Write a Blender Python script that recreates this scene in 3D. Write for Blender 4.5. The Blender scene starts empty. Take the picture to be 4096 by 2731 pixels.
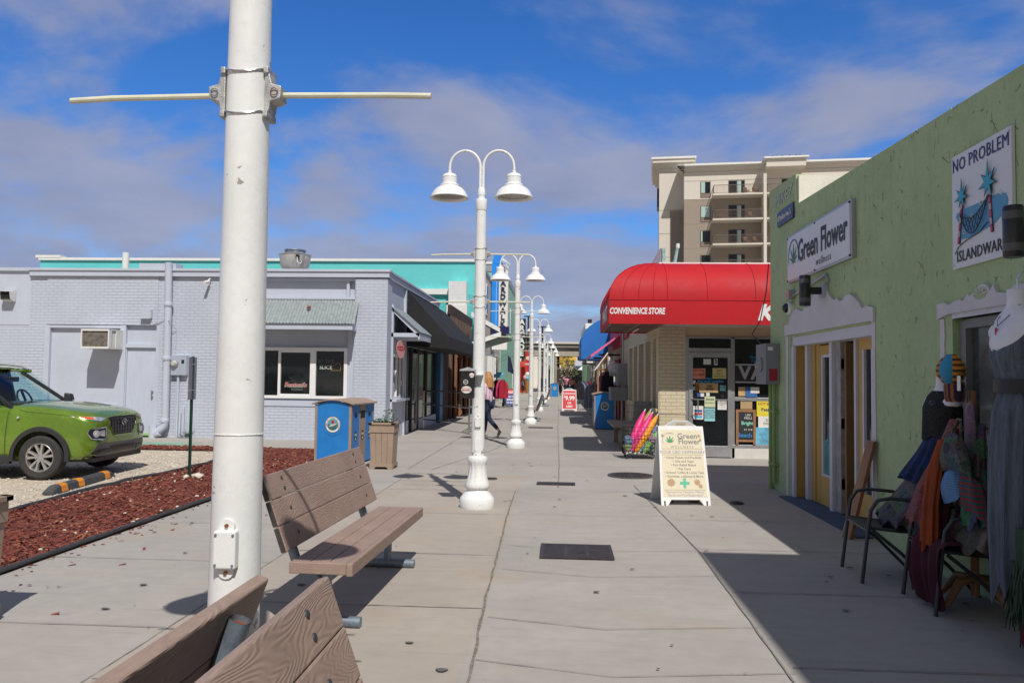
import bpy, bmesh, math, random
from mathutils import Vector, Matrix, noise
from mathutils.bvhtree import BVHTree
R = math.radians
PI = math.pi
random.seed(7)
scene = bpy.context.scene
col = scene.collection
# ------------------------------------------------------------------ camera
cd = bpy.data.cameras.new("camera"); cam = bpy.data.objects.new("camera", cd); col.objects.link(cam)
cd.sensor_width = 36; cd.lens = 27.55; cd.clip_start = 0.05; cd.clip_end = 3000
cam.location = (0, 0, 1.55)
cam.rotation_euler = (Matrix.Rotation(math.atan(109/1800), 3, 'Z') @ Matrix.Rotation(PI/2+math.atan(82.5/1800), 3, 'X') @ Matrix.Rotation(0.013, 3, 'Z')).to_euler()
scene.camera = cam
# ------------------------------------------------------------------ sun, sky
SUN = Vector((0.26, -0.74, 1.0)).normalized()
ELEV = math.asin(SUN.z); AZ = math.atan2(SUN.x, SUN.y)
sd = bpy.data.lights.new("sun", 'SUN'); sd.energy = 4.0; sd.angle = R(0.5); sd.color = (1.0, 0.955, 0.89)
sun = bpy.data.objects.new("sun", sd); col.objects.link(sun)
sun.rotation_euler = SUN.to_track_quat('Z', 'Y').to_euler(); sun.location = (5, -10, 20)
w = bpy.data.worlds.new("World"); scene.world = w; w.use_nodes = True
nt = w.node_tree; nt.nodes.clear()
def nd(t, **k):
    n = nt.nodes.new(t)
    for a, b in k.items(): setattr(n, a, b)
    return n
lk = nt.links.new
sky = nd('ShaderNodeTexSky', sky_type='NISHITA', sun_disc=False, sun_elevation=ELEV, sun_rotation=AZ, air_density=1.0, dust_density=0.3, ozone_density=2.5)
hs = nd('ShaderNodeHueSaturation'); hs.inputs['Saturation'].default_value = 1.3; hs.inputs['Value'].default_value = 1.0
lk(sky.outputs[0], hs.inputs['Color'])
tint = nd('ShaderNodeMix', data_type='RGBA', blend_type='MULTIPLY'); tint.inputs['Factor'].default_value = 1; lk(hs.outputs[0], tint.inputs['A']); tint.inputs['B'].default_value = (.78, 1.0, 1.38, 1)
tc = nd('ShaderNodeTexCoord'); sp = nd('ShaderNodeSeparateXYZ'); lk(tc.outputs['Generated'], sp.inputs[0])
def mth(op, a, b=None, c=None):
    n = nd('ShaderNodeMath', operation=op)
    for i, v in enumerate((a, b, c)):
        if v is None: continue
        if isinstance(v, (int, float)): n.inputs[i].default_value = v
        else: lk(v, n.inputs[i])
    return n.outputs[0]
zz = mth('ADD', mth('MAXIMUM', sp.outputs[2], 0.0), 0.22)
cx = mth('DIVIDE', sp.outputs[0], zz); cy = mth('DIVIDE', sp.outputs[1], zz)
cb = nd('ShaderNodeCombineXYZ'); lk(cx, cb.inputs[0]); lk(cy, cb.inputs[1]); cb.inputs[2].default_value = 1.7
n1 = nd('ShaderNodeTexNoise'); n1.inputs['Scale'].default_value = 1.15; n1.inputs['Detail'].default_value = 10; n1.inputs['Roughness'].default_value = 0.56; n1.inputs['Distortion'].default_value = 0.35
lk(cb.outputs[0], n1.inputs['Vector'])
n2 = nd('ShaderNodeTexNoise'); n2.inputs['Scale'].default_value = 5.0; n2.inputs['Detail'].default_value = 4; n2.inputs['Roughness'].default_value = 0.5
lk(cb.outputs[0], n2.inputs['Vector'])
cl = mth('ADD', mth('MULTIPLY', n1.outputs[0], 0.88), mth('MULTIPLY', n2.outputs[0], 0.12))
low = mth('MULTIPLY', mth('SUBTRACT', 0.42, mth('MINIMUM', sp.outputs[2], 0.42)), 0.42)   # more cloud towards the horizon
cl = mth('ADD', cl, low)
mr = nd('ShaderNodeMapRange', interpolation_type='SMOOTHSTEP'); lk(cl, mr.inputs[0])
mr.inputs[1].default_value = 0.48; mr.inputs[2].default_value = 0.64; mr.inputs[3].default_value = 0; mr.inputs[4].default_value = 0.9
n3 = nd('ShaderNodeTexNoise'); n3.inputs['Scale'].default_value = 3.4; n3.inputs['Detail'].default_value = 7; lk(cb.outputs[0], n3.inputs['Vector'])
cr = nd('ShaderNodeMix', data_type='RGBA'); lk(n3.outputs[0], cr.inputs['Factor'])
cr.inputs['A'].default_value = (2.1, 2.4, 3.8, 1); cr.inputs['B'].default_value = (4.2, 4.4, 5.7, 1)
mx = nd('ShaderNodeMix', data_type='RGBA'); lk(mr.outputs[0], mx.inputs['Factor']); lk(tint.outputs[2], mx.inputs['A']); lk(cr.outputs[2], mx.inputs['B'])
# grey added to the unseen sky behind and overhead, to mute the fill light
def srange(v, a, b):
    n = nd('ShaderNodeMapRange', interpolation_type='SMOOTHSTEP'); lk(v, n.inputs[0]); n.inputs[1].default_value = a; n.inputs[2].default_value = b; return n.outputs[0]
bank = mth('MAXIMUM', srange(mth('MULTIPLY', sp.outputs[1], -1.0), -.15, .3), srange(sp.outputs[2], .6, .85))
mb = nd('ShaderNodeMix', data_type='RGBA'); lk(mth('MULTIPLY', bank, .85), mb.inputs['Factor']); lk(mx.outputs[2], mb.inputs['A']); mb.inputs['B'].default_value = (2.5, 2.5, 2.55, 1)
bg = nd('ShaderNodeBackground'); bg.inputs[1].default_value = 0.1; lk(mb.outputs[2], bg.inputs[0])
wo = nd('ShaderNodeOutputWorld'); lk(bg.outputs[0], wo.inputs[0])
scene.view_settings.view_transform = 'Standard'; scene.view_settings.look = 'None'; scene.view_settings.exposure = 0.0; scene.view_settings.gamma = 1
scene.render.engine = 'CYCLES'
# ------------------------------------------------------------------ materials
def S(r, g, b):
    f = lambda c: ((c/255+.055)/1.055)**2.4 if c > 10 else c/255/12.92
    return (f(r), f(g), f(b))
MATS = {}
def mat(name, c, rough=.6, metal=0., var=.07, sc=2.5, bump=0., bs=60., spec=.5, coat=0., chips=None, kind=None, axis='x', emit=0., stretch=None, c2=None, alpha=1.):
    """procedural material: colour broken up by two noises, optional bump, painted brick, wood grain, chipped paint"""
    if name in MATS: return MATS[name]
    m = bpy.data.materials.new(name); m.use_nodes = True; t = m.node_tree; N = t.nodes; L = t.links.new
    b = N['Principled BSDF']; b.inputs['Roughness'].default_value = rough; b.inputs['Metallic'].default_value = metal
    b.inputs['Specular IOR Level'].default_value = spec; b.inputs['Coat Weight'].default_value = coat
    if coat: b.inputs['Coat Roughness'].default_value = .05
    g = N.new('ShaderNodeTexCoord' if kind in ('wood', 'local') else 'ShaderNodeNewGeometry'); pos = g.outputs['Object' if kind in ('wood', 'local') else 'Position']
    def mm(op, a, bb, c3=None):
        n = N.new('ShaderNodeMath'); n.operation = op
        for i, v in enumerate((a, bb, c3)):
            if v is None: continue
            if isinstance(v, (int, float)): n.inputs[i].default_value = v
            else: L(v, n.inputs[i])
        return n.outputs[0]
    def noi(s, d=4, vec=None, rg=.55):
        n = N.new('ShaderNodeTexNoise'); n.inputs['Scale'].default_value = s; n.inputs['Detail'].default_value = d; n.inputs['Roughness'].default_value = rg
        L(vec or pos, n.inputs['Vector']); return n.outputs[0]
    def mix(f, a, bb):
        n = N.new('ShaderNodeMix'); n.data_type = 'RGBA'
        if isinstance(f, (int, float)): n.inputs['Factor'].default_value = f
        else: L(f, n.inputs['Factor'])
        for k, v in (('A', a), ('B', bb)):
            if isinstance(v, tuple): n.inputs[k].default_value = (*v[:3], 1)
            else: L(v, n.inputs[k])
        return n.outputs[2]
    def ramp(v, lo, hi):
        n = N.new('ShaderNodeMapRange'); n.interpolation_type = 'SMOOTHSTEP'; L(v, n.inputs[0]); n.inputs[1].default_value = lo; n.inputs[2].default_value = hi; return n.outputs[0]
    vec = pos
    if stretch:
        mp = N.new('ShaderNodeMapping'); mp.inputs['Scale'].default_value = stretch; L(pos, mp.inputs[0]); vec = mp.outputs[0]
    f = ramp(mm('ADD', mm('MULTIPLY', noi(sc, 5, vec), .65), mm('MULTIPLY', noi(sc*9, 3, vec), .35)), .3, .7)
    dk = tuple(x*(1-var) for x in c); lt = tuple(min(1, x*(1+var)) for x in c)
    out = mix(f, dk, lt)
    h = None
    if kind == 'brick':
        s = N.new('ShaderNodeSeparateXYZ'); L(pos, s.inputs[0]); cmb = N.new('ShaderNodeCombineXYZ'); L(s.outputs[0 if axis == 'x' else 1], cmb.inputs[0]); L(s.outputs[2], cmb.inputs[1])
        br = N.new('ShaderNodeTexBrick'); br.offset = .5; br.inputs['Scale'].default_value = 1; br.inputs['Brick Width'].default_value = .215; br.inputs['Row Height'].default_value = .073
        br.inputs['Mortar Size'].default_value = .007; br.inputs['Mortar Smooth'].default_value = .35; br.inputs['Bias'].default_value = 0
        br.inputs['Color1'].default_value = (1, 1, 1, 1); br.inputs['Color2'].default_value = (.72, .72, .72, 1); br.inputs['Mortar'].default_value = (0, 0, 0, 1)
        ds = N.new('ShaderNodeVectorMath'); ds.operation = 'ADD'; L(cmb.outputs[0], ds.inputs[0])
        nv = N.new('ShaderNodeTexNoise'); nv.inputs['Scale'].default_value = 3; L(pos, nv.inputs['Vector']); sv = N.new('ShaderNodeVectorMath'); sv.operation = 'SCALE'; sv.inputs['Scale'].default_value = .012; L(nv.outputs[1], sv.inputs[0]); L(sv.outputs[0], ds.inputs[1])
        L(ds.outputs[0], br.inputs['Vector']); h = br.outputs['Fac']; h = mm('SUBTRACT', 1., h)
        fade = ramp(noi(1.1, 3), .36, .62); h2 = mm('MULTIPLY', mm('SUBTRACT', 1., h), mm('ADD', mm('MULTIPLY', fade, .6), .4)); h = mm('SUBTRACT', 1., h2)
        rgb = N.new('ShaderNodeSeparateColor'); L(br.outputs['Color'], rgb.inputs[0])
        h = mm('ADD', h, mm('MULTIPLY', noi(40, 3), .25))
        out = mix(mm('MULTIPLY', h2, .22), out, tuple(x*.35 for x in c))
        out = mix(mm('MULTIPLY', mm('SUBTRACT', 1., rgb.outputs[0]), .10), out, tuple(x*.6 for x in c))
    if kind == 'wood':
        mp = N.new('ShaderNodeMapping'); mp.inputs['Scale'].default_value = (9, 1.5, 9); L(pos, mp.inputs[0])
        oi = N.new('ShaderNodeObjectInfo'); av = N.new('ShaderNodeVectorMath'); av.operation = 'ADD'; L(mp.outputs[0], av.inputs[0]); L(oi.outputs['Location'], av.inputs[1])
        h = mm('ADD', mm('MULTIPLY', mm('SINE', mm('MULTIPLY', noi(1.15, 1.5, av.outputs[0], .4), 150.), None), .5), .5)   # contour lines of a soft noise read as embossed grain
        out = mix(mm('MULTIPLY', ramp(h, .0, .4), .22), tuple(x*.72 for x in c), out) if False else mix(mm('MULTIPLY', mm('SUBTRACT', 1., ramp(h, .0, .5)), .15), out, tuple(x*.6 for x in c))
    if kind == 'stucco':
        mp = N.new('ShaderNodeMapping'); mp.inputs['Scale'].default_value = (1, 2.2, 1); mp.inputs['Rotation'].default_value = (R(35), 0, 0); L(pos, mp.inputs[0])
        vo = N.new('ShaderNodeTexVoronoi'); vo.feature = 'DISTANCE_TO_EDGE'; vo.inputs['Scale'].default_value = 5; L(mp.outputs[0], vo.inputs['Vector'])
        cut = mm('MULTIPLY', mm('SUBTRACT', 1., ramp(vo.outputs[0], .0, .035)), ramp(noi(7, 2), .57, .66))
        h = mm('SUBTRACT', mm('ADD', mm('MULTIPLY', noi(9, 6), .8), mm('MULTIPLY', noi(45, 4), .3)), mm('MULTIPLY', cut, .9))
        out = mix(mm('MULTIPLY', cut, .6), out, tuple(x*.4 for x in c))
        out = mix(mm('MULTIPLY', ramp(noi(14, 6, None, .7), .66, .74), .35), out, tuple(x*.5 for x in c))
        ms = N.new('ShaderNodeMapping'); ms.inputs['Scale'].default_value = (1, 3, .35); L(pos, ms.inputs[0]); out = mix(mm('MULTIPLY', ramp(noi(2.2, 5, ms.outputs[0], .65), .5, .72), .28), out, (c[0]*.72, c[1]*.72, c[2]*.62)); out = mix(mm('MULTIPLY', ramp(noi(.9, 4), .48, .66), .25), out, (c[0]*1.16, c[1]*1.1, c[2]*1.05))
    if kind == 'concrete':
        bk_ = N.new('ShaderNodeTexBrick'); bk_.offset = .3; bk_.inputs['Scale'].default_value = 1; bk_.inputs['Brick Width'].default_value = 1.87; bk_.inputs['Row Height'].default_value = 1.52; bk_.inputs['Mortar Size'].default_value = 0; bk_.inputs['Color1'].default_value = (0, 0, 0, 1); bk_.inputs['Color2'].default_value = (1, 1, 1, 1); L(pos, bk_.inputs['Vector']); sc_ = N.new('ShaderNodeSeparateColor'); L(bk_.outputs['Color'], sc_.inputs[0]); out = mix(mm('MULTIPLY', sc_.outputs[0], .2), out, tuple(x*.72 for x in c))
        sp_ = ramp(noi(26, 5, None, .7), .69, .74); out = mix(mm('MULTIPLY', sp_, .45), out, tuple(x*.42 for x in c))
        st = ramp(noi(1.1, 6, None, .62), .55, .68); out = mix(mm('MULTIPLY', st, .45), out, (c[0]*1.02, c[1]*.9, c[2]*.74))
        mp = N.new('ShaderNodeMapping'); mp.inputs['Scale'].default_value = (1.2, 7, 1); L(pos, mp.inputs[0])
        st3 = ramp(noi(1.4, 6, mp.outputs[0], .62), .52, .66); out = mix(mm('MULTIPLY', st3, .22), out, tuple(x*.7 for x in c))
        st2 = ramp(noi(4, 5, None, .6), .6, .75); out = mix(mm('MULTIPLY', st2, .25), out, tuple(x*.66 for x in c))
        fine = ramp(noi(260, 3, None, .7), .35, .65); out = mix(mm('MULTIPLY', fine, .12), out, tuple(x*.55 for x in c))
        h = noi(180, 4)
    if kind == 'cloth':
        h = noi(25, 4)
        if c2:
            vo = N.new('ShaderNodeTexVoronoi'); vo.inputs['Scale'].default_value = sc*5; L(vec, vo.inputs['Vector'])
            out = mix(ramp(noi(sc*3, 4), .45, .53), out, tuple(c2)); out = mix(mm('MULTIPLY', ramp(vo.outputs['Distance'], .15, .3), .35), tuple(x*.45 for x in c), out)
    if kind == 'patch':
        vo = N.new('ShaderNodeTexVoronoi'); vo.inputs['Scale'].default_value = sc; L(vec, vo.inputs['Vector'])
        hh = N.new('ShaderNodeHueSaturation'); hh.inputs['Saturation'].default_value = .85; hh.inputs['Value'].default_value = .2
        L(vo.outputs['Color'], hh.inputs['Color']); out = mix(.6, out, hh.outputs[0])
        out = mix(mm('MULTIPLY', ramp(noi(60, 3), .5, .56), .5), out, tuple(x*.3 for x in c)); h = noi(40, 3)
    if kind == 'stripes':
        s = N.new('ShaderNodeSeparateXYZ'); L(pos, s.inputs[0]); ax = {'x': 0, 'y': 1, 'z': 2}[axis]
        k = mm('FRACT', mm('MULTIPLY', mm('ADD', s.outputs[ax], mm('MULTIPLY', noi(8, 2), .02)), sc), 0.); out = mix(mm('GREATER_THAN', k, .55), out, tuple(c2)); h = noi(40, 3)
    if chips:
        v1 = ramp(mm('ADD', mm('MULTIPLY', noi(5.5, 6, None, .7), .7), mm('MULTIPLY', noi(38, 3), .3)), .61, .625); out = mix(v1, out, tuple(chips)); h = mm('MULTIPLY', v1, -.6)
        v2 = ramp(noi(1.6, 5, None, .65), .5, .75); out = mix(mm('MULTIPLY', v2, .16), out, (.45, .38, .28))
    if h is not None or bump:
        bp = N.new('ShaderNodeBump'); bp.inputs['Strength'].default_value = bump or .3; bp.inputs['Distance'].default_value = {'brick': .012, 'stucco': .03, 'wood': .004}.get(kind, .01)
        if h is None: h = noi(bs, 4)
        L(h, bp.inputs['Height']); L(bp.outputs[0], b.inputs['Normal'])
    L(out, b.inputs['Base Color'])
    rv = N.new('ShaderNodeMapRange'); L(f, rv.inputs[0]); rv.inputs[3].default_value = max(0, rough-.08); rv.inputs[4].default_value = min(1, rough+.08); L(rv.outputs[0], b.inputs['Roughness'])
    if emit: L(out, b.inputs['Emission Color']); b.inputs['Emission Strength'].default_value = emit
    if alpha < 1: b.inputs['Alpha'].default_value = alpha
    MATS[name] = m; return m
def glassmat(name, tint=(.55, .75, .72), refl=.25):
    m = bpy.data.materials.new(name); m.use_nodes = True; N = m.node_tree.nodes; L = m.node_tree.links.new
    N.clear(); o = N.new('ShaderNodeOutputMaterial'); tr = N.new('ShaderNodeBsdfTransparent'); tr.inputs[0].default_value = (*tint, 1)
    gl = N.new('ShaderNodeBsdfGlossy'); gl.inputs['Roughness'].default_value = .02; fr = N.new('ShaderNodeFresnel'); fr.inputs[0].default_value = 1.5
    ad = N.new('ShaderNodeMath'); ad.operation = 'ADD'; L(fr.outputs[0], ad.inputs[0]); ad.inputs[1].default_value = refl*.5
    mxx = N.new('ShaderNodeMixShader'); L(ad.outputs[0], mxx.inputs[0]); L(tr.outputs[0], mxx.inputs[1]); L(gl.outputs[0], mxx.inputs[2]); L(mxx.outputs[0], o.inputs[0])
    MATS[name] = m; return m
# ------------------------------------------------------------------ builders
OFF = {}
def tag(o, label=None, cat=None, group=None, kind=None):
    if label: o['label'] = label
    if cat: o['category'] = cat
    if group: o['group'] = group
    if kind: o['kind'] = kind
    return o
def thing(name, label, cat, loc=(0, 0, 0), rz=0, group=None, world=False):
    """an Empty at the thing's base; world=True means its parts are written in place coordinates"""
    o = bpy.data.objects.new(name, None); col.objects.link(o); o.location = loc; o.rotation_euler = (0, 0, rz); o.empty_display_size = .2
    OFF[o] = Vector(loc) if world else Vector((0, 0, 0)); return tag(o, label, cat, group)
def mobj(name, me, parent=None, m=None):
    o = bpy.data.objects.new(name, me); col.objects.link(o)
    if parent: o.parent = parent; OFF[o] = OFF[parent]
    else: OFF[o] = Vector((0, 0, 0))
    for x in (m if isinstance(m, (list, tuple)) else [m]): me.materials.append(x)
    return o
class MB:
    def __init__(s): s.v = []; s.f = []; s.mi = []; s.k = 0; s.M = None
    def add(s, vs, fs):
        n = len(s.v)
        s.v += [tuple(s.M @ Vector(p)) if s.M else tuple(p) for p in vs]
        for f in fs: s.f.append([n+i for i in f]); s.mi.append(s.k)
        return s
    def box(s, x0, x1, y0, y1, z0, z1):
        return s.add([(x0, y0, z0), (x1, y0, z0), (x1, y1, z0), (x0, y1, z0), (x0, y0, z1), (x1, y0, z1), (x1, y1, z1), (x0, y1, z1)],
                     [(0, 3, 2, 1), (4, 5, 6, 7), (0, 1, 5, 4), (1, 2, 6, 5), (2, 3, 7, 6), (3, 0, 4, 7)])
    def hexa(s, p): return s.add(p, [(0, 3, 2, 1), (4, 5, 6, 7), (0, 1, 5, 4), (1, 2, 6, 5), (2, 3, 7, 6), (3, 0, 4, 7)])
    def tube(s, pts, r, n=10, cap=True):
        pts = [Vector(p) for p in pts]; rs = r if isinstance(r, (list, tuple)) else [r]*len(pts); vs = []; u = None
        for i, p in enumerate(pts):
            d = ((pts[i+1]-p) if i < len(pts)-1 else Vector((0, 0, 0))); e = ((p-pts[i-1]) if i else Vector((0, 0, 0)))
            d = (d.normalized()+e.normalized()).normalized() if (d.length or e.length) else Vector((0, 0, 1))
            if u is None: u = d.orthogonal().normalized()
            else: u = (u-d*u.dot(d)).normalized()
            v = d.cross(u)
            for k in range(n): a = 2*PI*k/n; vs.append(p+(u*math.cos(a)+v*math.sin(a))*rs[i])
        fs = [(i*n+k, i*n+(k+1) % n, (i+1)*n+(k+1) % n, (i+1)*n+k) for i in range(len(pts)-1) for k in range(n)]
        if cap: fs += [tuple(range(n))[::-1], tuple((len(pts)-1)*n+k for k in range(n))]
        return s.add(vs, fs)
    def lathe(s, prof, c=(0, 0, 0), n=24, fl=None, cap=True, ax='z'):
        vs = []
        for i, (r, z) in enumerate(prof):
            for k in range(n):
                a = 2*PI*k/n; rr = r*(fl(i, a, z) if fl else 1); x, y = rr*math.cos(a), rr*math.sin(a)
                p = {'z': (x, y, z), 'y': (x, z, y), 'x': (z, x, y)}[ax]; vs.append((p[0]+c[0], p[1]+c[1], p[2]+c[2]))
        fs = [(i*n+k, i*n+(k+1) % n, (i+1)*n+(k+1) % n, (i+1)*n+k) for i in range(len(prof)-1) for k in range(n)]
        if cap: fs += [tuple(range(n))[::-1], tuple((len(prof)-1)*n+k for k in range(n))]
        return s.add(vs, fs)
    def prism(s, poly, fr, w0, w1):
        """polygon (u,v) in frame fr, from depth w0 to w1 along its normal"""
        n = len(poly); vs = [fr(u, v, w0) for u, v in poly]+[fr(u, v, w1) for u, v in poly]
        return s.add(vs, [tuple(range(n))[::-1], tuple(range(n, 2*n))]+[(i, (i+1) % n, n+(i+1) % n, n+i) for i in range(n)])
    def grid(s, fn, nu, nv, thick=0, closed=False):
        """surface fn(u,v), u,v in 0..1; thick gives it a back side"""
        P = [[Vector(fn(i/nu, j/nv)) for j in range(nv+1)] for i in range(nu+1)]; vs = [p for r_ in P for p in r_]; m = nv+1
        fs = [(i*m+j, (i+1)*m+j, (i+1)*m+j+1, i*m+j+1) for i in range(nu) for j in range(nv)]
        if thick:
            nrm = []
            for i in range(nu+1):
                for j in range(nv+1):
                    a = P[min(i+1, nu)][j]-P[max(i-1, 0)][j]; b = P[i][min(j+1, nv)]-P[i][max(j-1, 0)]; nn = a.cross(b); nrm.append(nn.normalized() if nn.length > 1e-9 else Vector((0, 0, 1)))
            k = len(vs); vs += [vs[i]-nrm[i]*thick for i in range(k)]
            fs += [tuple(k+q for q in f)[::-1] for f in fs]
            E = [(i*m, (i+1)*m) for i in range(nu)]+[((i+1)*m+nv, i*m+nv) for i in range(nu)]+[(j+1, j) for j in range(nv)]+[(nu*m+j, nu*m+j+1) for j in range(nv)]
            fs += [(b_, a_, a_+k, b_+k) for a_, b_ in E]
        return s.add(vs, fs)
    def build(s, name, m, parent=None, smooth=True, ang=35, bevel=0, seg=2, sub=0, label=None, off=None):
        o_ = OFF[parent] if parent else (off or Vector((0, 0, 0)))
        me = bpy.data.meshes.new(name); me.from_pydata([Vector(p)-o_ for p in s.v], [], s.f)
        ob = mobj(name, me, parent, m)
        if off is not None and parent is None: ob.location = off
        me.polygons.foreach_set('material_index', s.mi)
        b = bmesh.new(); b.from_mesh(me); bmesh.ops.recalc_face_normals(b, faces=b.faces); b.to_mesh(me); b.free()
        if smooth:
            me.polygons.foreach_set('use_smooth', [True]*len(me.polygons)); me.set_sharp_from_angle(angle=R(ang))
        if bevel: q = ob.modifiers.new('bevel', 'BEVEL'); q.width = bevel; q.segments = seg; q.limit_method = 'ANGLE'; q.angle_limit = R(40); q.harden_normals = False
        if sub: q = ob.modifiers.new('sub', 'SUBSURF'); q.levels = q.render_levels = sub
        if label: ob['label'] = label
        return ob
def box(name, m, parent, *a, bevel=0, **k): return MB().box(*a).build(name, m, parent, bevel=bevel, smooth=False, **k)
SPLIT = {'pilaster', 'shop_window', 'jamb', 'trim', 'panel_wall', 'column', 'white_post', 'post', 'recess_panel', 'hinge', 'bracket', 'door_window', 'leg', 'leg_post', 'thatch_post', 'shopfront', 'tower_wall', 'main_wall', 'wall', 'street_wall', 'foot'}
def comb(nm, m, parent, boxes, name=None, **k):
    if (name or nm) in SPLIT and len(boxes) > 1:
        return [comb(nm, m, parent, [q], name, **k) for q in boxes][0]
    b = MB()
    for q in boxes: b.box(*q)
    return b.build(name or nm, m, parent, smooth=False, **k)
def Fr(o, r, u=(0, 0, 1)):
    o, r, u = Vector(o), Vector(r).normalized(), Vector(u).normalized(); n = r.cross(u)
    f = lambda a, b, c=0: o+r*a+u*b+n*c
    return f
def txt(s, fr, size, m, parent=None, bold=0., ext=.002, align='CENTER', name='lettering', sx=1., shear=0., w=0.003, sp=1.):
    cu = bpy.data.curves.new('t', 'FONT'); cu.body = s; cu.size = size; cu.extrude = ext; cu.offset = bold; cu.align_x = align; cu.align_y = 'CENTER'; cu.resolution_u = 2; cu.shear = shear; cu.space_character = sp; cu.space_line = .95
    o = bpy.data.objects.new('t', cu); col.objects.link(o); bpy.context.view_layer.update()
    me = bpy.data.meshes.new_from_object(o.evaluated_get(bpy.context.evaluated_depsgraph_get())); bpy.data.objects.remove(o)
    off = OFF[parent] if parent else Vector((0, 0, 0))
    for v in me.vertices: v.co = fr(v.co.x*sx, v.co.y, v.co.z+w+ext)-off
    me.materials.clear(); me.name = name
    return mobj(name, me, parent, m)
def copytree(o, parent=None):
    c = o.copy(); col.objects.link(c); c.parent = parent; OFF[c] = OFF[o]
    for ch in list(o.children): copytree(ch, c)
    return c
def skin(nodes, edges, root, name, m, parent, sub=1):
    """one continuous surface grown over a joint graph; nodes {key:(pos, r)} or (pos, rx, ry)"""
    keys = list(nodes); off = OFF[parent]
    me = bpy.data.meshes.new('s'); me.from_pydata([Vector(nodes[k][0]) for k in keys], [(keys.index(a), keys.index(b)) for a, b in edges], [])
    o = bpy.data.objects.new('s', me); col.objects.link(o); q = o.modifiers.new('k', 'SKIN'); q.use_smooth_shade = True
    for i, k in enumerate(keys):
        sv = me.skin_vertices[0].data[i]; r_ = nodes[k][1:]; sv.radius = (r_[0], r_[-1]); sv.use_root = (k == root)
    q = o.modifiers.new('u', 'SUBSURF'); q.levels = q.render_levels = sub
    bpy.context.view_layer.update(); out = bpy.data.meshes.new_from_object(o.evaluated_get(bpy.context.evaluated_depsgraph_get())); bpy.data.objects.remove(o)
    for v in out.vertices: v.co -= off
    out.materials.clear(); out.name = name; return mobj(name, out, parent, m)
# ------------------------------------------------------------------ palette
glass = mat('window_glass', (.012, .014, .016), rough=.04, var=.3, sc=.7, spec=.6)
clear = glassmat('clear_glass', (.72, .9, .88), .02)
white = mat('white_paint', (.78, .78, .75), rough=.42, var=.04, sc=3, bump=.05)
lampw = mat('lamp_white_enamel', (.79, .8, .79), rough=.3, var=.05, sc=4, chips=(.36, .33, .29))
lampshade = mat('shade_white_enamel', (.8, .81, .8), rough=.28, var=.03)
galv = mat('galvanised_steel', (.2, .25, .3), rough=.45, metal=.4, var=.3, sc=14, bump=.08)
castal = mat('cast_aluminium', (.47, .47, .46), rough=.5, metal=.5, var=.25, sc=30, bump=.25, bs=200)
rodm = mat('cream_fibreglass_rod', (.66, .66, .5), rough=.5, var=.08, sc=12)
rust = mat('rust', (.2, .06, .025), rough=.9, var=.4, sc=30)
black = mat('black_paint', (.014, .014, .016), rough=.45, var=.2)
steel = mat('brushed_steel', (.6, .6, .6), rough=.28, metal=1, var=.1)
alum = mat('aluminium_frame', (.45, .45, .46), rough=.4, metal=.6, var=.08)
plank = mat('composite_plank', (.32, .228, .184), rough=.62, var=.1, sc=5, kind='wood', bump=.35)
concrete_warm = mat('pavement_concrete_warm', (.4, .352, .3), rough=.9, var=.09, sc=.8, kind='concrete', bump=.12)
concrete = mat('pavement_concrete', (.388, .36, .326), rough=.9, var=.1, sc=.8, kind='concrete', bump=.12)
jointm = mat('pavement_joint', (.22, .2, .18), rough=1, var=.3, sc=20)
crackm = mat('weathered_seam', (.21, .175, .145), rough=1, var=.5, sc=30, bump=.5)
gravel = mat('sandy_gravel', (.5, .43, .34), rough=1, var=.22, sc=5, bump=.6, bs=35)
mulchm = mat('red_mulch', (.15, .036, .024), rough=1, var=.5, sc=18, bump=1, bs=45)
greybrick = mat('grey_painted_brick', (.5, .54, .63), rough=.62, var=.05, sc=1.2, kind='brick', bump=.75)
greybricky = mat('grey_painted_brick_side', (.5, .54, .63), rough=.62, var=.05, sc=1.2, kind='brick', axis='y', bump=.75)
greyp = mat('grey_paint', (.5, .54, .63), rough=.55, var=.05, sc=1.5, bump=.05)
greyd = mat('grey_door_paint', (.5, .545, .64), rough=.5, var=.08, sc=1.2, bump=.04, stretch=(1, 1, .25))
corr = mat('galvanised_sheet', (.33, .37, .375), rough=.45, metal=.35, var=.14, sc=12)
trash_blue = mat('recycling_blue', (.018, .2, .56), rough=.42, var=.1, sc=4, bump=.04)
tan = mat('tan_composite', (.34, .25, .185), rough=.65, var=.1, sc=5, bump=.15)
red = mat('red_vinyl', (.46, .01, .016), rough=.65, var=.1, sc=1.2, bump=.6, bs=2.2, spec=.3)
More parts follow.
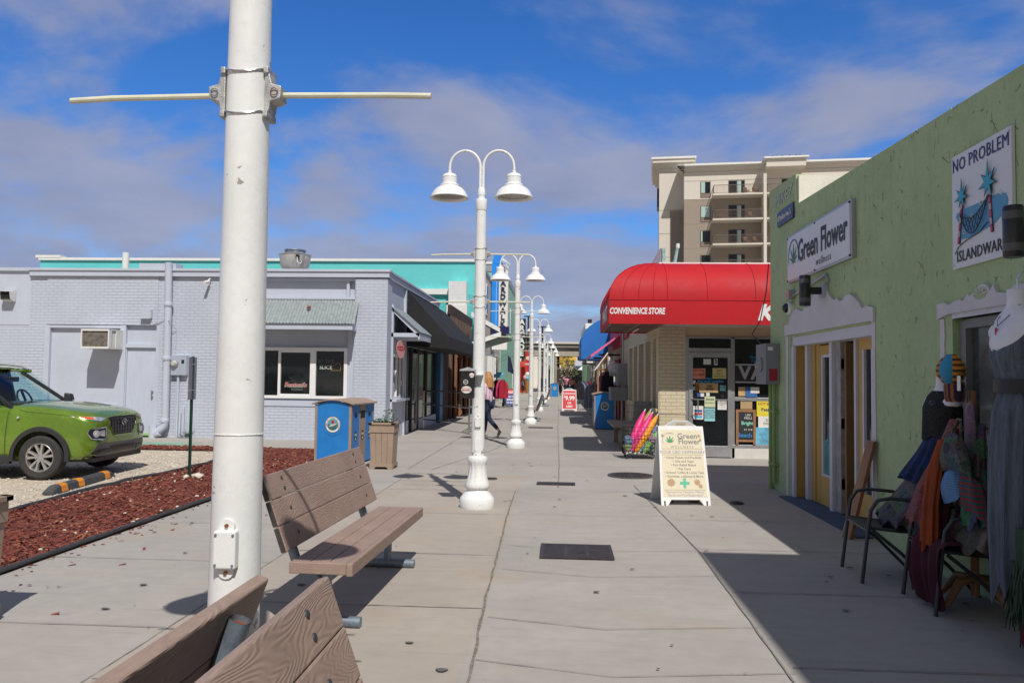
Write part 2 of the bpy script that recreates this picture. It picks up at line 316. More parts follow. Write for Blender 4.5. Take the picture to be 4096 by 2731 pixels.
# ------------------------------------------------------------------ the ground
def sheet(name, m, x0, x1, y0, y1, z, kind='structure'):
    b = MB(); b.add([(x0, y0, z), (x1, y0, z), (x1, y1, z), (x0, y1, z)], [(0, 1, 2, 3)]); o = b.build(name, m, smooth=False); return tag(o, kind=kind)
sheet('ground', gravel, -700, 700, -300, 1500, -.012)
sheet('pavement', concrete, -4.22, 60, -40, 88, 0)
sheet('warm_pavement', concrete_warm, -2.36, -.5, -20, 12.5, .003)
sheet('side_pavement', concrete, -60, -4.221, 16.25, 88, 0)
sheet('road', mat('asphalt', (.06, .06, .062), rough=.95, var=.2, sc=3, bump=.3), -80, 80, 88.2, 112, -.004)
sheet('mulch_bed', mulchm, -6.02, -4.235, -6, 16.2, .012)
sheet('mulch_strip', mulchm, -30, -6.02, 15.45, 16.2, .011)
def crack(pts, wd, m, z=.004, jit=.0025, seed=1):
    """a wiggly flat seam in the pavement"""
    rnd = random.Random(seed); P = []
    for (a, b) in zip(pts, pts[1:]):
        a, b = Vector((*a, 0)), Vector((*b, 0)); n = max(2, int((b-a).length/.12))
        for i in range(n): P.append(a.lerp(b, i/n))
    P.append(Vector((*pts[-1], 0))); vs = []
    for i, p in enumerate(P):
        d = (P[min(i+1, len(P)-1)]-P[max(i-1, 0)]).normalized(); nn = Vector((-d.y, d.x, 0)); j = rnd.uniform(-jit, jit); ww = wd*rnd.uniform(.6, 1.5)
        vs += [(p.x+nn.x*(j-ww/2), p.y+nn.y*(j-ww/2), z), (p.x+nn.x*(j+ww/2), p.y+nn.y*(j+ww/2), z)]
    return vs, [(2*i, 2*i+2, 2*i+3, 2*i+1) for i in range(len(P)-1)]
jb = MB()
jl = [([(-2.36, -3), (-2.36, 12.4), (-1.3, 12.6)], .008), ([(-2.1, 13), (-1.35, 17), (-1.1, 24)], .012), ([(1.22, 4), (1.28, 7.2), (1.16, 10.2), (1.1, 11.6)], .011),
      ([(1.3, -2), (1.24, 4)], .01), ([(-2.5, 13), (-2.5, 60)], .008), ([(1.9, 11.7), (1.9, 16)], .008)]
for k, yy in enumerate([2.4, 3.9, 5.3, 6.87, 8.9, 10.7, 12.6, 14.5, 16.4, 18.3, 20.4, 22.4, 24.4, 26.4, 28.4, 30.4, 33, 36, 39, 42, 46, 50, 55, 60]):
    if yy < 12: jl.append(([(-2.34, yy), (-.5, yy)], .009))
for k, yy in enumerate([3.15, 4.71, 6.4, 8.0, 9.6, 11.4]): jl.append(([(-4.2, yy), (-2.37, yy)], .007))
for yy in [2.9, 4.25, 5.02, 6.3, 7.2, 9.0, 10.9]: jl.append(([(-.44, yy+.1), (.3, yy-.08), (1.27, yy+.06)], .006))
for yy in [4.4, 5.9, 7.35, 8.85, 10.4, 12.0]: jl.append(([(1.28, yy), (3.1, yy)], .009))
for yy in [14, 16.2, 18.4, 20.8, 23, 25.5, 28, 31, 34, 38, 42, 47, 52, 58]: jl.append(([(-2.5, yy), (2., yy)], .008)); jl.append(([(-4, yy), (-2.5, yy)], .008))
for k, (p, wd) in enumerate(jl): jb.add(*crack(p, wd, None, seed=k, z=.007+.0002*(k % 7)))
tag(jb.build('pavement_joints', jointm, smooth=False), kind='structure')
sb = MB()
sb.add(*crack([(-.36, -2), (-.44, 4), (-.49, 5.3), (-.52, 6.9), (-.56, 8.6), (-.58, 10.8)], .015, None, z=.0095, jit=.006, seed=5)); sb.add(*crack([(0, 11.2), (0.02, 14), (-.02, 24), (0, 45)], .012, None, z=.0095, jit=.004, seed=8))
tag(sb.build('pavement_seam', crackm, smooth=False), kind='structure')
gum = MB(); rn = random.Random(3)
for i in range(230):
    x, y = rn.uniform(-4, 3), 2.6+rn.random()**1.8*22
    if x > 2.9 or (y > 11 and x < -2.6): continue
    r_ = rn.choice([.008, .012, .02, .028])*rn.uniform(.7, 1.2); el = rn.uniform(.5, 1); a0 = rn.uniform(0, 3); zz_ = .0115+i*.000006
    gum.add([(x+r_*math.cos(a)*(1+.25*math.sin(3*a+a0)), y+r_*el*math.sin(a), zz_) for a in [k*PI/5 for k in range(10)]], [tuple(range(10))])
tag(gum.build('gum_spots', mat('trodden_gum', (.1, .095, .09), rough=.9, var=.3), smooth=False), 'dark spots of trodden chewing gum scattered over the pavement', 'gum', kind='stuff')
# mulch chips and stones, gravel stones
cb_ = MB(); rn = random.Random(11)
def chip(b, x, y, z, L_, W_, rn):
    a = rn.uniform(0, PI); t = rn.uniform(-.45, .45); r2 = rn.uniform(-.5, .5); M_ = Matrix.Translation((x, y, z)) @ Matrix.Rotation(a, 4, 'Z') @ Matrix.Rotation(t, 4, 'Y') @ Matrix.Rotation(r2, 4, 'X')
    b.M = M_; h = W_*.3; b.add([(-L_, -W_*.6, 0), (L_, -W_, 0), (L_*.8, W_, 0), (-L_, W_*.7, 0), (-L_*.8, -W_*.4, h), (L_*.8, -W_*.6, h), (L_*.7, W_*.6, h), (-L_*.8, W_*.4, h)], [(4, 5, 6, 7), (0, 1, 5, 4), (1, 2, 6, 5), (2, 3, 7, 6), (3, 0, 4, 7)]); b.M = None
for i in range(15000):
    y = 3.2+rn.random()**1.5*12.8; x = rn.uniform(-6.0, -4.26); cb_.k = rn.choice([0, 0, 1, 2]); chip(cb_, x, y, rn.uniform(.012, .04), rn.uniform(.012, .045), rn.uniform(.005, .014), rn)
for i in range(2500):
    cb_.k = rn.choice([0, 0, 1, 2]); chip(cb_, rn.uniform(-16, -6.0), rn.uniform(15.47, 16.18), rn.uniform(.012, .035), rn.uniform(.02, .06), rn.uniform(.008, .02), rn)
for i in range(260):
    u = rn.random()**2.4
    x = -4.2+u*.32 if rn.random() < .75 else -6.05-rn.random()**2*.7
    cb_.k = rn.choice([0, 1, 2]); chip(cb_, x, rn.uniform(3.5, 15), .004, rn.uniform(.01, .035), rn.uniform(.004, .012), rn)
for x, y in ((-3.5, 6.2), (-3.2, 4.9), (-3.62, 6.75), (-3.8, 7.6), (-3.45, 8.8), (-2.9, 7.4)): cb_.k = 0; chip(cb_, x, y, .004, .03, .014, rn)
tag(cb_.build('mulch_chips', [mat('red_chip', (.2, .045, .028), rough=.95, var=.4, sc=30), mat('dark_chip', (.1, .028, .022), rough=1, var=.4, sc=30), mat('brown_chip', (.27, .1, .055), rough=.95, var=.4, sc=30)], smooth=False), 'loose red bark mulch chips between the parking area and the walkway', 'mulch', kind='stuff')
st = MB()
def stone(b, x, y, z, r, rn):
    ico = [(0, 0, 1), (.9, 0, .35), (.28, .85, .35), (-.72, .53, .35), (-.72, -.53, .35), (.28, -.85, .35), (.72, .53, -.3), (-.28, .85, -.3), (-.9, 0, -.3), (-.28, -.85, -.3), (.72, -.53, -.3)]
    s = [rn.uniform(.6, 1.2) for _ in range(3)]; a = rn.uniform(0, 6); c_, s_ = math.cos(a), math.sin(a)
    vs = []
    for p in ico: q = rn.uniform(.8, 1.15); px, py = p[0]*s[0], p[1]*s[1]; vs.append((x+(px*c_-py*s_)*r*q, y+(px*s_+py*c_)*r*q, z+p[2]*r*.6*s[2]*q))
    b.add(vs, [(0, 1, 2), (0, 2, 3), (0, 3, 4), (0, 4, 5), (0, 5, 1), (1, 6, 2), (2, 6, 7), (2, 7, 3), (3, 7, 8), (3, 8, 4), (4, 8, 9), (4, 9, 5), (5, 9, 10), (5, 10, 1), (1, 10, 6)])
for i in range(5200):
    u = rn.random(); st.k = rn.choice([0, 0, 1]); stone(st, -6.08-u*u*7, 7+rn.random()**1.2*8.4, -.008, rn.uniform(.008, .024), rn)
for i in range(150): st.k = 0; stone(st, rn.uniform(-6, -4.3), rn.uniform(3.5, 14), .035, rn.uniform(.01, .025), rn)
tag(st.build('gravel_stones', [mat('pale_stone', (.6, .55, .47), rough=1, var=.2, sc=20), mat('grey_stone', (.38, .34, .29), rough=1, var=.2, sc=20)], smooth=False), 'pale loose stones strewn over the gravel parking area and mulch', 'gravel', kind='stuff')
edgem = mat('black_edging', (.045, .048, .052), rough=.6, var=.3, sc=10)
def wig(x, y0, y1, a, sd): rn = random.Random(sd); return [(x+a*math.sin(y*1.3+sd)+rn.uniform(-a, a)*.4, y0+(y1-y0)*i/40, .035+rn.uniform(-.008, .008)) for i in range(41) for y in [y0+(y1-y0)*i/40]]
tag(MB().tube(wig(-4.235, 2, 16, .008, 1), .021, 8).build('garden_edging', edgem), 'black plastic edging between red mulch and the concrete walkway', 'edging')
tag(MB().tube(wig(-6.03, 4, 15.3, .07, 4), .025, 8).build('garden_edging', edgem), 'uneven black plastic edging between red mulch and the gravel parking area', 'edging')
for x, y, r_, l in ((-5.42, 11.22, .07, 'small'), (-5.27, 11.28, .12, 'larger')):
    b = MB(); stone(b, 0, 0, .04, r_, random.Random(int(r_*100))); o = b.build('rock', MATS['pale_stone'], smooth=False, bevel=.008); o.location = (x, y, 0); tag(o, f'{l} pale rock lying at the foot of the green sign post', 'rock', 'rocks at the sign post')
o = MB().tube([(0, -.08, .0), (.02, .08, .0)], .01, 5).build('bark_piece', mulchm); o.location = (-5.2, 9.0, .045); tag(o, 'long dark bark piece lying on the red mulch', 'bark')
# ------------------------------------------------------------------ manholes, grates
grate = mat('cast_iron', (.06, .052, .055), rough=.6, metal=.3, var=.3, sc=20, bump=.3)
def ring(b, r0, r1, z, z1, n=48):
    vs = [(r*math.cos(2*PI*k/n), r*math.sin(2*PI*k/n), q) for r, q in ((r0, z1), (r1, z1), (r1, z), (r0, z)) for k in range(n)]
    b.add(vs, [(i*n+k, i*n+(k+1) % n, ((i+1) % 4)*n+(k+1) % n, ((i+1) % 4)*n+k) for i in range(4) for k in range(n)])
def manhole(x, y, r_, label):
    t = thing('manhole_cover', label, 'manhole cover', (x, y, .008)); b = MB(); b.lathe([(r_*.94, .0), (r_*.94, .009)], n=40); 
    for q in (.25, .5, .74): ring(b, r_*q, r_*(q+.07), .008, .016, 40)
    for k in range(12): a = k*PI/6; b.M = Matrix.Rotation(a, 4, 'Z'); b.box(r_*.3, r_*.84, -.012, .012, .008, .0155); b.M = None
    b.build('lid', grate, t); rb = MB(); ring(rb, r_*.96, r_*1.08, 0, .012); rb.build('rim', mat('worn_iron', (.13, .12, .11), rough=.5, metal=.5, var=.3, sc=20), t); return t
manhole(1.16, 12.71, .34, 'round cast iron manhole cover with ribbed pattern in the pavement left of the sandwich board')
manhole(-1.02, 11.95, .09, 'small round iron valve cover just behind the nearest full lamp post')
manhole(2.25, 10.1, .08, 'small round valve cover on the pavement right of the sandwich board')
def trench(x, y, wx, wy, label, n):
    t = thing('drain_grate', label, 'drain grate', (x, y, .009)); box('pit', mat('dark_void', (.01, .01, .01), rough=1), t, -wx, wx, -wy, wy, .0, .006)
    b = MB()
    for k in range(n): v = -wy+2*wy*(k+.5)/n; b.box(-wx, wx, v-wy/n*.62, v+wy/n*.62, .006, .013)
    for u in (-.33, .33): b.box(wx*u-.015, wx*u+.015, -wy, wy, .006, .0145)
    b.build('bars', grate, t, smooth=False)
    f = MB(); f.box(-wx-.03, -wx, -wy-.015, wy+.015, 0, .012); f.box(wx, wx+.03, -wy-.015, wy+.015, 0, .012); f.box(-wx, wx, -wy-.015, -wy, 0, .011); f.box(-wx, wx, wy, wy+.015, 0, .011); f.build('frame', grate, t, smooth=False)
trench(.17, 7.08, .29, .26, 'wide rectangular drain grate in the foreground pavement', 11)
trench(-.03, 11.55, .25, .1, 'narrow drain grate crossing the seam beyond the wide grate', 5)
trench(-.55, 24.4, .35, .12, 'narrow dark drain grate between the second and third lamp posts', 5)
# ------------------------------------------------------------------ street lamps
def make_lamp():
    t = thing('street_lamp', 'x', 'street lamp', (0, 0, 0), group='white double street lamps along the walkway')
    fl = lambda i, a, z: 1+(.035*math.cos(a*12) if 4 <= i <= 8 else 0)
    prof = [(.2, 0), (.205, .03), (.205, .11), (.195, .125), (.165, .165), (.125, .205), (.118, .22), (.14, .235), (.148, .26), (.135, .3), (.113, .36), (.1, .46), (.105, .52), (.118, .545), (.12, .58), (.113, .6), (.08, .612)]
    fl2 = lambda i, a, z: 1+(.03*(1 if math.cos(a*12) > 0 else -1) if .31 < z < .53 else (.02*math.cos(a*30) if .22 < z < .28 else 0))
    MB().lathe(prof, n=72, fl=fl2).build('base', lampw, t, ang=50)
    MB().lathe([(.079, .6), (.0785, .85), (.0605, 3.57)], n=32).build('pole', lampw, t)
    MB().lathe([(.064, 3.56), (.067, 3.57), (.067, 3.69), (.063, 3.7), (.04, 3.705), (.04, 3.74), (.044, 3.745), (.044, 3.81), (.04, 3.82), (.036, 3.835)], n=28).build('collar', lampw, t)
    for s in (-1, 1):
        pts = [(s*.018, 0, 3.78), (s*.018, 0, 4.05)]+[(s*(.205-.187*math.cos(a)), 0, 4.09+.205*math.sin(a)) for a in [PI*k/14 for k in range(15)]]+[(s*.392, 0, 4.01)]
        MB().tube(pts, .0165, 12).build('arm', lampw, t)
        sh = MB(); sh.lathe([(.022, 4.0500), (.022, 4.0199), (.05, 4.0156), (.078, 4.0027), (.09, 3.9769), (.092, 3.9683), (.0885, 3.9640), (.0885, 3.8909), (.113, 3.8780), (.117, 3.8651), (.112, 3.8565), (.16, 3.8307), (.197, 3.7920), (.222, 3.7361), (.236, 3.7189), (.236, 3.7129), (.2, 3.7163), (.17, 3.7748)], (s*.392, 0, 0), n=40, cap=False)
        so = sh.build('shade', lampshade, t, ang=30)
        MB().lathe([(.001, 3.747), (.205, 3.745), (.205, 3.74), (.001, 3.735)], (s*.392, 0, 0), n=32).build('lens', mat('lamp_lens', (.25, .24, .21), rough=.25, var=.1), so)
        for k, zc in enumerate((2.455, 3.03)):
            pr2 = .0785-(zc-.85)*.0068
            br = MB()
            P = [(0, -.065), (.014, -.065), (.02, -.03), (.052, -.02), (.055, .02), (.024, .028), (.014, .065), (0, .065)]
            br.prism([(s*(pr2-.003+u), zc+v) for u, v in P], Fr((0, 0, 0), (1, 0, 0)), -.033, .033)
            br.prism([(s*(pr2-.005+u), zc+v) for u, v in ((0, -.082), (.016, -.082), (.016, -.06), (0, -.06))], Fr((0, 0, 0), (1, 0, 0)), -.042, .042)
            br.prism([(s*(pr2-.005+u), zc+v) for u, v in ((0, .06), (.016, .06), (.016, .082), (0, .082))], Fr((0, 0, 0), (1, 0, 0)), -.042, .042)
            bo = br.build('rod_bracket', castal, t, smooth=False, bevel=.003)
            dz = -.012 if s < 0 else -.006
            rp = MB(); rp.tube([(s*.115, 0, zc), (s*.46, 0, zc+dz*.4), (s*.6, 0, zc+dz)], .0095, 10); rp.build('banner_rod', rodm, bo)
            hr = MB(); hr.M = Matrix.Translation((s*.098, -.036, zc)) @ Matrix.Rotation(PI/2, 4, 'X'); ring(hr, .0105, .0125, 0, .003, 20); hr.build('split_ring', rust if s > 0 and k == 0 else steel, bo)
    for zc in (2.455, 3.03):
        for dz in (-.068, .068):
            b = MB(); b.tube([((.0805-(zc-.85)*.0068)*math.cos(a), (.0805-(zc-.85)*.0068)*math.sin(a), zc+dz+.012*math.cos(2*a)) for a in [2*PI*k/28 for k in range(29)]], .0035, 6, cap=False); b.build('band', steel, t)
    j = MB(); j.box(-.03, .04, -.1, -.07, .955, 1.07); jo = j.build('junction_box', lampshade, t, smooth=False, bevel=.005)
    for sx in (-.022, .032):
        for z in (.967, 1.058): MB().lathe([(.004, -.1035), (.004, -.1)], (sx, 0, z), n=8, ax='y').build('screw', MATS['galvanised_steel'], jo)
    for z0 in (.945, 1.08): MB().lathe([(.024, -.083), (.024, -.072)], (.005, 0, z0), n=16, ax='y').build('lug', lampshade, jo); MB().lathe([(.006, -.089), (.006, -.083)], (.005, 0, z0+(.004 if z0 > 1 else -.004)), n=8, ax='y').build('bolt', rust, jo)
    MB().prism([(u*.03, .75+v) for u, v in [(math.cos(a), .055*(1 if math.sin(a) > 0 else -1)+.03*math.sin(a)) for a in [2*PI*k/20 for k in range(20)]]], Fr((0, 0, 0), (1, 0, 0)), .07, .0815).build('hand_hole_cover', lampw, t)
    MB().tube([(.0765*math.cos(a), .0765*math.sin(a), 1.36) for a in [2*PI*k/28 for k in range(29)]], .0015, 5, cap=False).build('cable_tie', lampw, t)
    return t
LAMPS = [(-1.02, 2.46, 'white lamp post nearest the camera, cut off by the top of the photo'),
         (-.96, 9.37, 'white double-headed lamp post carrying the black cigarette bin, tallest complete one'),
         (-.94, 17.4, 'white double-headed lamp post just right of the woman in the pink shirt'),
         (-.94, 26.4, 'third complete white double lamp, with the first row-side bench back just behind it'),
         (-.92, 36.8, 'fourth complete white double lamp post from the camera in the receding row'),
         (-.93, 49.5, 'fifth complete white double lamp post from the camera in the receding row'),
         (-.85, 57., 'sixth complete white double lamp post, close beside the fifth in the receding row'),
         (-.68, 66., 'seventh complete white double lamp post, left of the last and beside the distant blue bin'),
         (-.6, 77., 'farthest white double lamp post at the end of the row, in front of the hedge')]
L0 = make_lamp()
for i, (x, y, l) in enumerate(LAMPS):
    o = L0 if i == 0 else copytree(L0)
    o.location = (x, y, 0); o['label'] = l; o.rotation_euler.z = [0, 0, .05, -.03, .04, 0, .3, 0, .1][i]
# cigarette bin on the first full lamp
t = thing('cigarette_bin', 'black wall-type cigarette receptacle with oval stickers strapped to the lamp post', 'cigarette bin', (-1.05, 9.26, 1.3), world=True)
MB().prism([(-1.15, 1.3), (-.995, 1.3), (-.995, 1.62), (-1.15, 1.62)], Fr((0, 9.22, 0), (1, 0, 0)), -.05, .06).build('body', black, t, smooth=False, bevel=.006)
MB().add([(-1.165, 9.15, 1.62), (-.98, 9.15, 1.62), (-.98, 9.28, 1.62), (-1.165, 9.28, 1.62), (-1.165, 9.15, 1.635), (-.98, 9.15, 1.635), (-.98, 9.28, 1.635), (-1.165, 9.28, 1.635), (-1.07, 9.21, 1.665)], [(0, 3, 2, 1), (0, 1, 5, 4), (1, 2, 6, 5), (2, 3, 7, 6), (3, 0, 4, 7), (4, 5, 8), (5, 6, 8), (6, 7, 8), (7, 4, 8)]).build('cap', castal, t, smooth=False)
f = Fr((-1.0725, 9.16, 1.46), (1, 0, 0)); paper = mat('white_paper', (.75, .74, .7), rough=.7, var=.05); redp = mat('red_print', (.5, .02, .03), rough=.6); blackp = mat('black_print', (.02, .02, .022), rough=.6); greyp_ = mat('grey_print', (.2, .2, .2), rough=.6)
def ell(b, fr, cx_, cy_, rx, ry, w0, w1, n=24): b.prism([(cx_+rx*math.cos(2*PI*k/n), cy_+ry*math.sin(2*PI*k/n)) for k in range(n)], fr, w0, w1); return b
o = ell(MB(), f, -.01, -.06, .06, .042, .001, .003).build('sticker', paper, t, smooth=False); txt('BEAUTIFUL', Fr(f(-.01, -.068), (1, 0, 0)), .021, redp, o, bold=.0006)
txt('KEEP NEW HANOVER', Fr(f(-.01, -.045), (1, 0, 0)), .011, redp, o)
b = MB(); ell(b, f, .05, .11, .028, .028, .001, .003); o = b.build('sticker', paper, t, smooth=False); txt('BEAUTIFUL', Fr(f(.05, .105), (1, 0, 0)), .01, redp, o)
b = MB(); b.M = Matrix.Translation(f(-.02, .03, .003)) @ Matrix.Rotation(PI/2, 4, 'X'); ring(b, .022, .028, 0, .002, 24); b.box(-.014, .014, -.003, .004, 0, .002); b.M = None; b.build('smoking_symbol', paper, t, smooth=False)
ell(MB(), f, -.02, .125, .01, .01, .001, .004).build('hole', mat('dark_void', (.01, .01, .01)), t)
MB().box(-.995, -.9, 9.2, 9.31, 1.56, 1.575).build('strap', steel, t, smooth=False)
# ------------------------------------------------------------------ benches
def make_bench():
    """faces +x; origin on the ground below the front seat edge, y along its length (2.03 m)"""
    t = thing('park_bench', 'x', 'bench', group='brown slatted benches along the lamp row'); Ln = 2.03
    for k in range(3):
        x1 = -.005-k*.115; o = MB().box(x1-.11, x1, 0.04, Ln-.04, .412, .448).build('seat_plank', plank, t, smooth=False, bevel=.006)
    MB().box(-.004, .034, .0, Ln, .372, .449).build('front_fascia', plank, t, smooth=False, bevel=.006)
    for y0 in (0.0, Ln-.038): MB().box(-.35, -.005, y0, y0+.038, .38, .4485).build('end_fascia', plank, t, smooth=False, bevel=.006)
    ca, sa = math.cos(R(20)), math.sin(R(20))
    for k in range(3):
        s0 = k*.158; b = MB()
        def P(s_, d): return (-.362-s_*sa-d*ca, .505+s_*ca-d*sa)
        q = [P(s0, 0), P(s0+.1545, 0), P(s0+.1545, .04), P(s0, .04)]
        b.add([(x, y, z) for y in (0, Ln) for x, z in q], [(0, 1, 2, 3), (7, 6, 5, 4), (0, 4, 5, 1), (1, 5, 6, 2), (2, 6, 7, 3), (3, 7, 4, 0)]); pk = b.build('back_plank', plank, t, smooth=False, bevel=.007)
        for ye in (-.003, Ln): qq = [P(s0+.005, -.004), P(s0+.15, -.004), P(s0+.15, .036), P(s0+.005, .036)]; b = MB(); b.add([(x, y, z) for y in (ye, ye+.003) for x, z in [P(s0+.006, .005), P(s0+.149, .005), P(s0+.149, .035), P(s0+.006, .035)]], [(0, 1, 2, 3), (7, 6, 5, 4), (0, 4, 5, 1), (1, 5, 6, 2), (2, 6, 7, 3), (3, 7, 4, 0)]); b.build('plank_end', mat('weathered_end', (.05, .046, .042), rough=.9, var=.3, sc=30), pk, smooth=False)
        for y in (.25, Ln-.25):
            for ds in ((.075,) if k < 2 else (.045, .11)):
                x, z = P(s0+ds, 0); b = MB(); b.M = Matrix.Translation((x, y, z)) @ Matrix.Rotation(R(70), 4, 'Y'); b.lathe([(.013, -.001), (.012, .004), (.006, .007), (.001, .008)], n=12); b.M = None; b.build('bolt', mat('dark_bolt', (.07, .08, .085), rough=.5, metal=.5), pk)
    for y in (.25, Ln-.25):
        fx = lambda s_: -.362-s_*sa-.07*ca
        fz = lambda s_: .505+s_*ca-.07*sa
        b = MB(); b.tube([(fx(-.14), y, fz(-.14)), (fx(.43), y, fz(.43))], .031, 18, cap=False); b.tube([(fx(.43), y, fz(.43)), (fx(-.14), y, fz(-.14))], .027, 18, cap=False); po = b.build('back_post', galv, t)
        MB().tube([(fx(.415), y, fz(.415)), (fx(.41), y, fz(.41))], .0275, 18).build('post_plug', rust, po)
        b = MB(); x, z = fx(.33)-.03, fz(.33); b.M = Matrix.Translation((x, y, z)) @ Matrix.Rotation(R(-110), 4, 'Y'); b.lathe([(.014, 0), (.014, .012), (.007, .013), (.007, .022)], n=6); b.M = None; b.build('nut', MATS['galvanised_steel'], po, smooth=False)
        MB().tube([(-.2, y, .05), (-.2, y, .385)], .032, 16).build('leg', galv, t)
        MB().tube([(-.49, y, .036), (.02, y, .036)], .034, 16).build('foot_bar', galv, t)
        MB().box(-.38, 0.0, y-.03, y+.03, .38, .411).build('seat_bracket', galv, t, smooth=False)
        MB().tube([(-.2, y, .25), (-.37, y, .42)], .018, 10).build('brace', galv, t)
    return t
B0 = make_bench()
for i, (x, y, rz, l) in enumerate([(-1.23, 4.58, R(-1.8), 'complete brown plank bench with grey tube legs in front of the blue recycling bin'),
                                   (-.165, .33, 0, 'nearest bench facing right, its wood-grain back cut off by the photo bottom edge'),
                                   (-1.43, 2.36, PI, 'nearest bench facing left, its dark shaded back and grey tube towards the camera'),
                                   (-1.15, 29.9, PI, 'distant bench facing left right behind the third complete lamp post'),
                                   (-1.05, 44.9, PI, 'farthest bench facing left, behind the fourth complete lamp post')]):
    o = B0 if i == 0 else copytree(B0); o.location = (x, y, 0); o.rotation_euler.z = rz; o['label'] = l
# ------------------------------------------------------------------ recycling bins
def make_bin():
    t = thing('recycling_bin', 'x', 'recycling bin', group='blue town recycling bins'); W, D_, H_ = .655, 1.2, 1.045
    arch = lambda z0, x0, x1, n=12: [(x0+(x1-x0)*k/n, z0+.075*math.sin(PI*k/n)) for k in range(n+1)]
    F = Fr((0, 0, 0), (1, 0, 0))
    for y in (0, D_-.012):
        MB().prism([(.045, .02), (W-.045, .02)]+arch(H_, .045, W-.045)[::-1], F, -y-.012, -y).build('end_panel', trash_blue, t, smooth=False)
    for x in (0, W-.045):
        for y in (-.004, D_-.046): MB().box(x, x+.045, y, y+.05, .0, H_+.0).build('post', tan, t, smooth=False, bevel=.004)
    b = MB(); n = 12
    A_ = arch(H_+.0, -.045, W+.045); A2 = arch(H_+.03, -.045, W+.045)
    for k in range(n):
        (x0, z0), (x1, z1) = A_[k], A_[k+1]; b.hexa([(x0, -.04, z0), (x1, -.04, z1), (x1, D_+.04, z1), (x0, D_+.04, z0), (x0, -.04, z0+.022), (x1, -.04, z1+.022), (x1, D_+.04, z1+.022), (x0, D_+.04, z0+.022)])
    b.build('lid', tan, t, ang=40)
    dk = MATS['dark_void']
    for s, xs in ((1, W-.01), (-1, 0.01)):
        FS = Fr((xs, .0 if s > 0 else D_, 0), (0, s, 0))
        for k, (u0, u1, mm_) in enumerate(((.05, .42, trash_blue), (.44, .74, tan), (.76, 1.15, trash_blue))):
            p = MB().prism([(u0, .03), (u1, .03), (u1, H_-.005), (u0, H_-.005)], FS, -.02, .004).build('side_panel', mm_, t, smooth=False)
            uc = (u0+u1)/2
            if k == 1: MB().prism([(u0+.03, .8), (u1-.03, .8), (u1-.03, .93), (u0+.03, .93)], FS, .004, .0065).build('opening', dk, p, smooth=False)
            else: b = MB(); ell(b, FS, uc, .86, .05, .05, .004, .0065); b.prism([(uc-.08, .845), (uc+.08, .845), (uc+.08, .875), (uc-.08, .875)], FS, .004, .0072); b.build('opening', dk, p, smooth=False)
            b = MB(); ell(b, FS, uc, .5, .06, .09, .004, .006); b.build('recycling_label', blackp, p, smooth=False)
            b = MB()
            for q in range(3): a = q*2*PI/3+.5; ell(b, FS, uc+.03*math.cos(a), .5+.045*math.sin(a), .016, .024, .006, .0075, 8)
            b.build('recycling_mark', paper, p, smooth=False)
    MB().box(.03, W-.03, .02, D_-.02, .05, H_-.06).build('liner', black, t, smooth=False)
    F1_ = Fr((W/2, -.0, .71), (1, 0, 0)); F0 = lambda a, b_, c=0: F1_(a*1.25, b_*1.25, c); b = MB(); ell(b, F0, 0, 0, .15, .15, -.002, .006, 40); so = b.build('seal_boss', trash_blue, t, smooth=False)
    d = MB(); ell(d, F0, 0, 0, .112, .112, .006, .009, 40); d.build('seal_ring', mat('seal_navy', (.02, .04, .07), rough=.5), so, smooth=False); b = MB(); ell(b, F0, 0, 0, .106, .106, .009, .010, 40); b.build('seal_band', paper, so, smooth=False)
    b = MB(); ell(b, F0, 0, 0, .08, .08, .010, .0115, 32); b.build('seal_sea', mat('seal_sea', (.04, .14, .16), rough=.5, var=.5, sc=40), so, smooth=False)
    b = MB(); b.prism([(.078*math.cos(a), .078*math.sin(a)) for a in [PI*k/16 for k in range(17)]], F0, .0115, .0125); b.build('seal_sky', mat('seal_sky', (.12, .34, .42), rough=.5), so, smooth=False)
    b = MB(); ell(b, F0, 0, .034, .023, .023, .0125, .0135, 20); b.build('seal_sun', redp, so, smooth=False)
    b = MB(); b.prism([(-.06, -.03), (-.02, .002), (.02, .006), (.065, .02), (.03, -.012), (0, -.022), (-.03, -.03)], F0, .0135, .0145); b.build('seal_fish', mat('seal_cream', (.6, .55, .45)), so, smooth=False)
    for k, ch in enumerate('TOWN OF CAROLINA BEACH'):
        a = R(205)-k*R(11.2)
        if ch != ' ': r_ = Vector((math.sin(a), 0, -math.cos(a))); u_ = Vector((math.cos(a), 0, math.sin(a))); txt(ch, Fr(F0(math.cos(a)*.093, math.sin(a)*.093, .0105), r_, u_), .024, blackp, so, bold=.0006, ext=.0004, w=.0005, name='seal_letter')
    return t
N0 = make_bin()
for i, (x, y, l) in enumerate([(-4.17, 13.25, 'blue recycling bin with town seal and tan posts standing behind the bench on the left'), (1.08, 24.2, 'shaded blue recycling bin with town seal at the right, near the convenience store corner'), (-.68, 65.5, 'small distant blue recycling bin beside the far lamp posts')]):
    o = N0 if i == 0 else copytree(N0); o.location = (x, y, 0); o.rotation_euler.z = R((-5, 0, 0)[i]); o['label'] = l
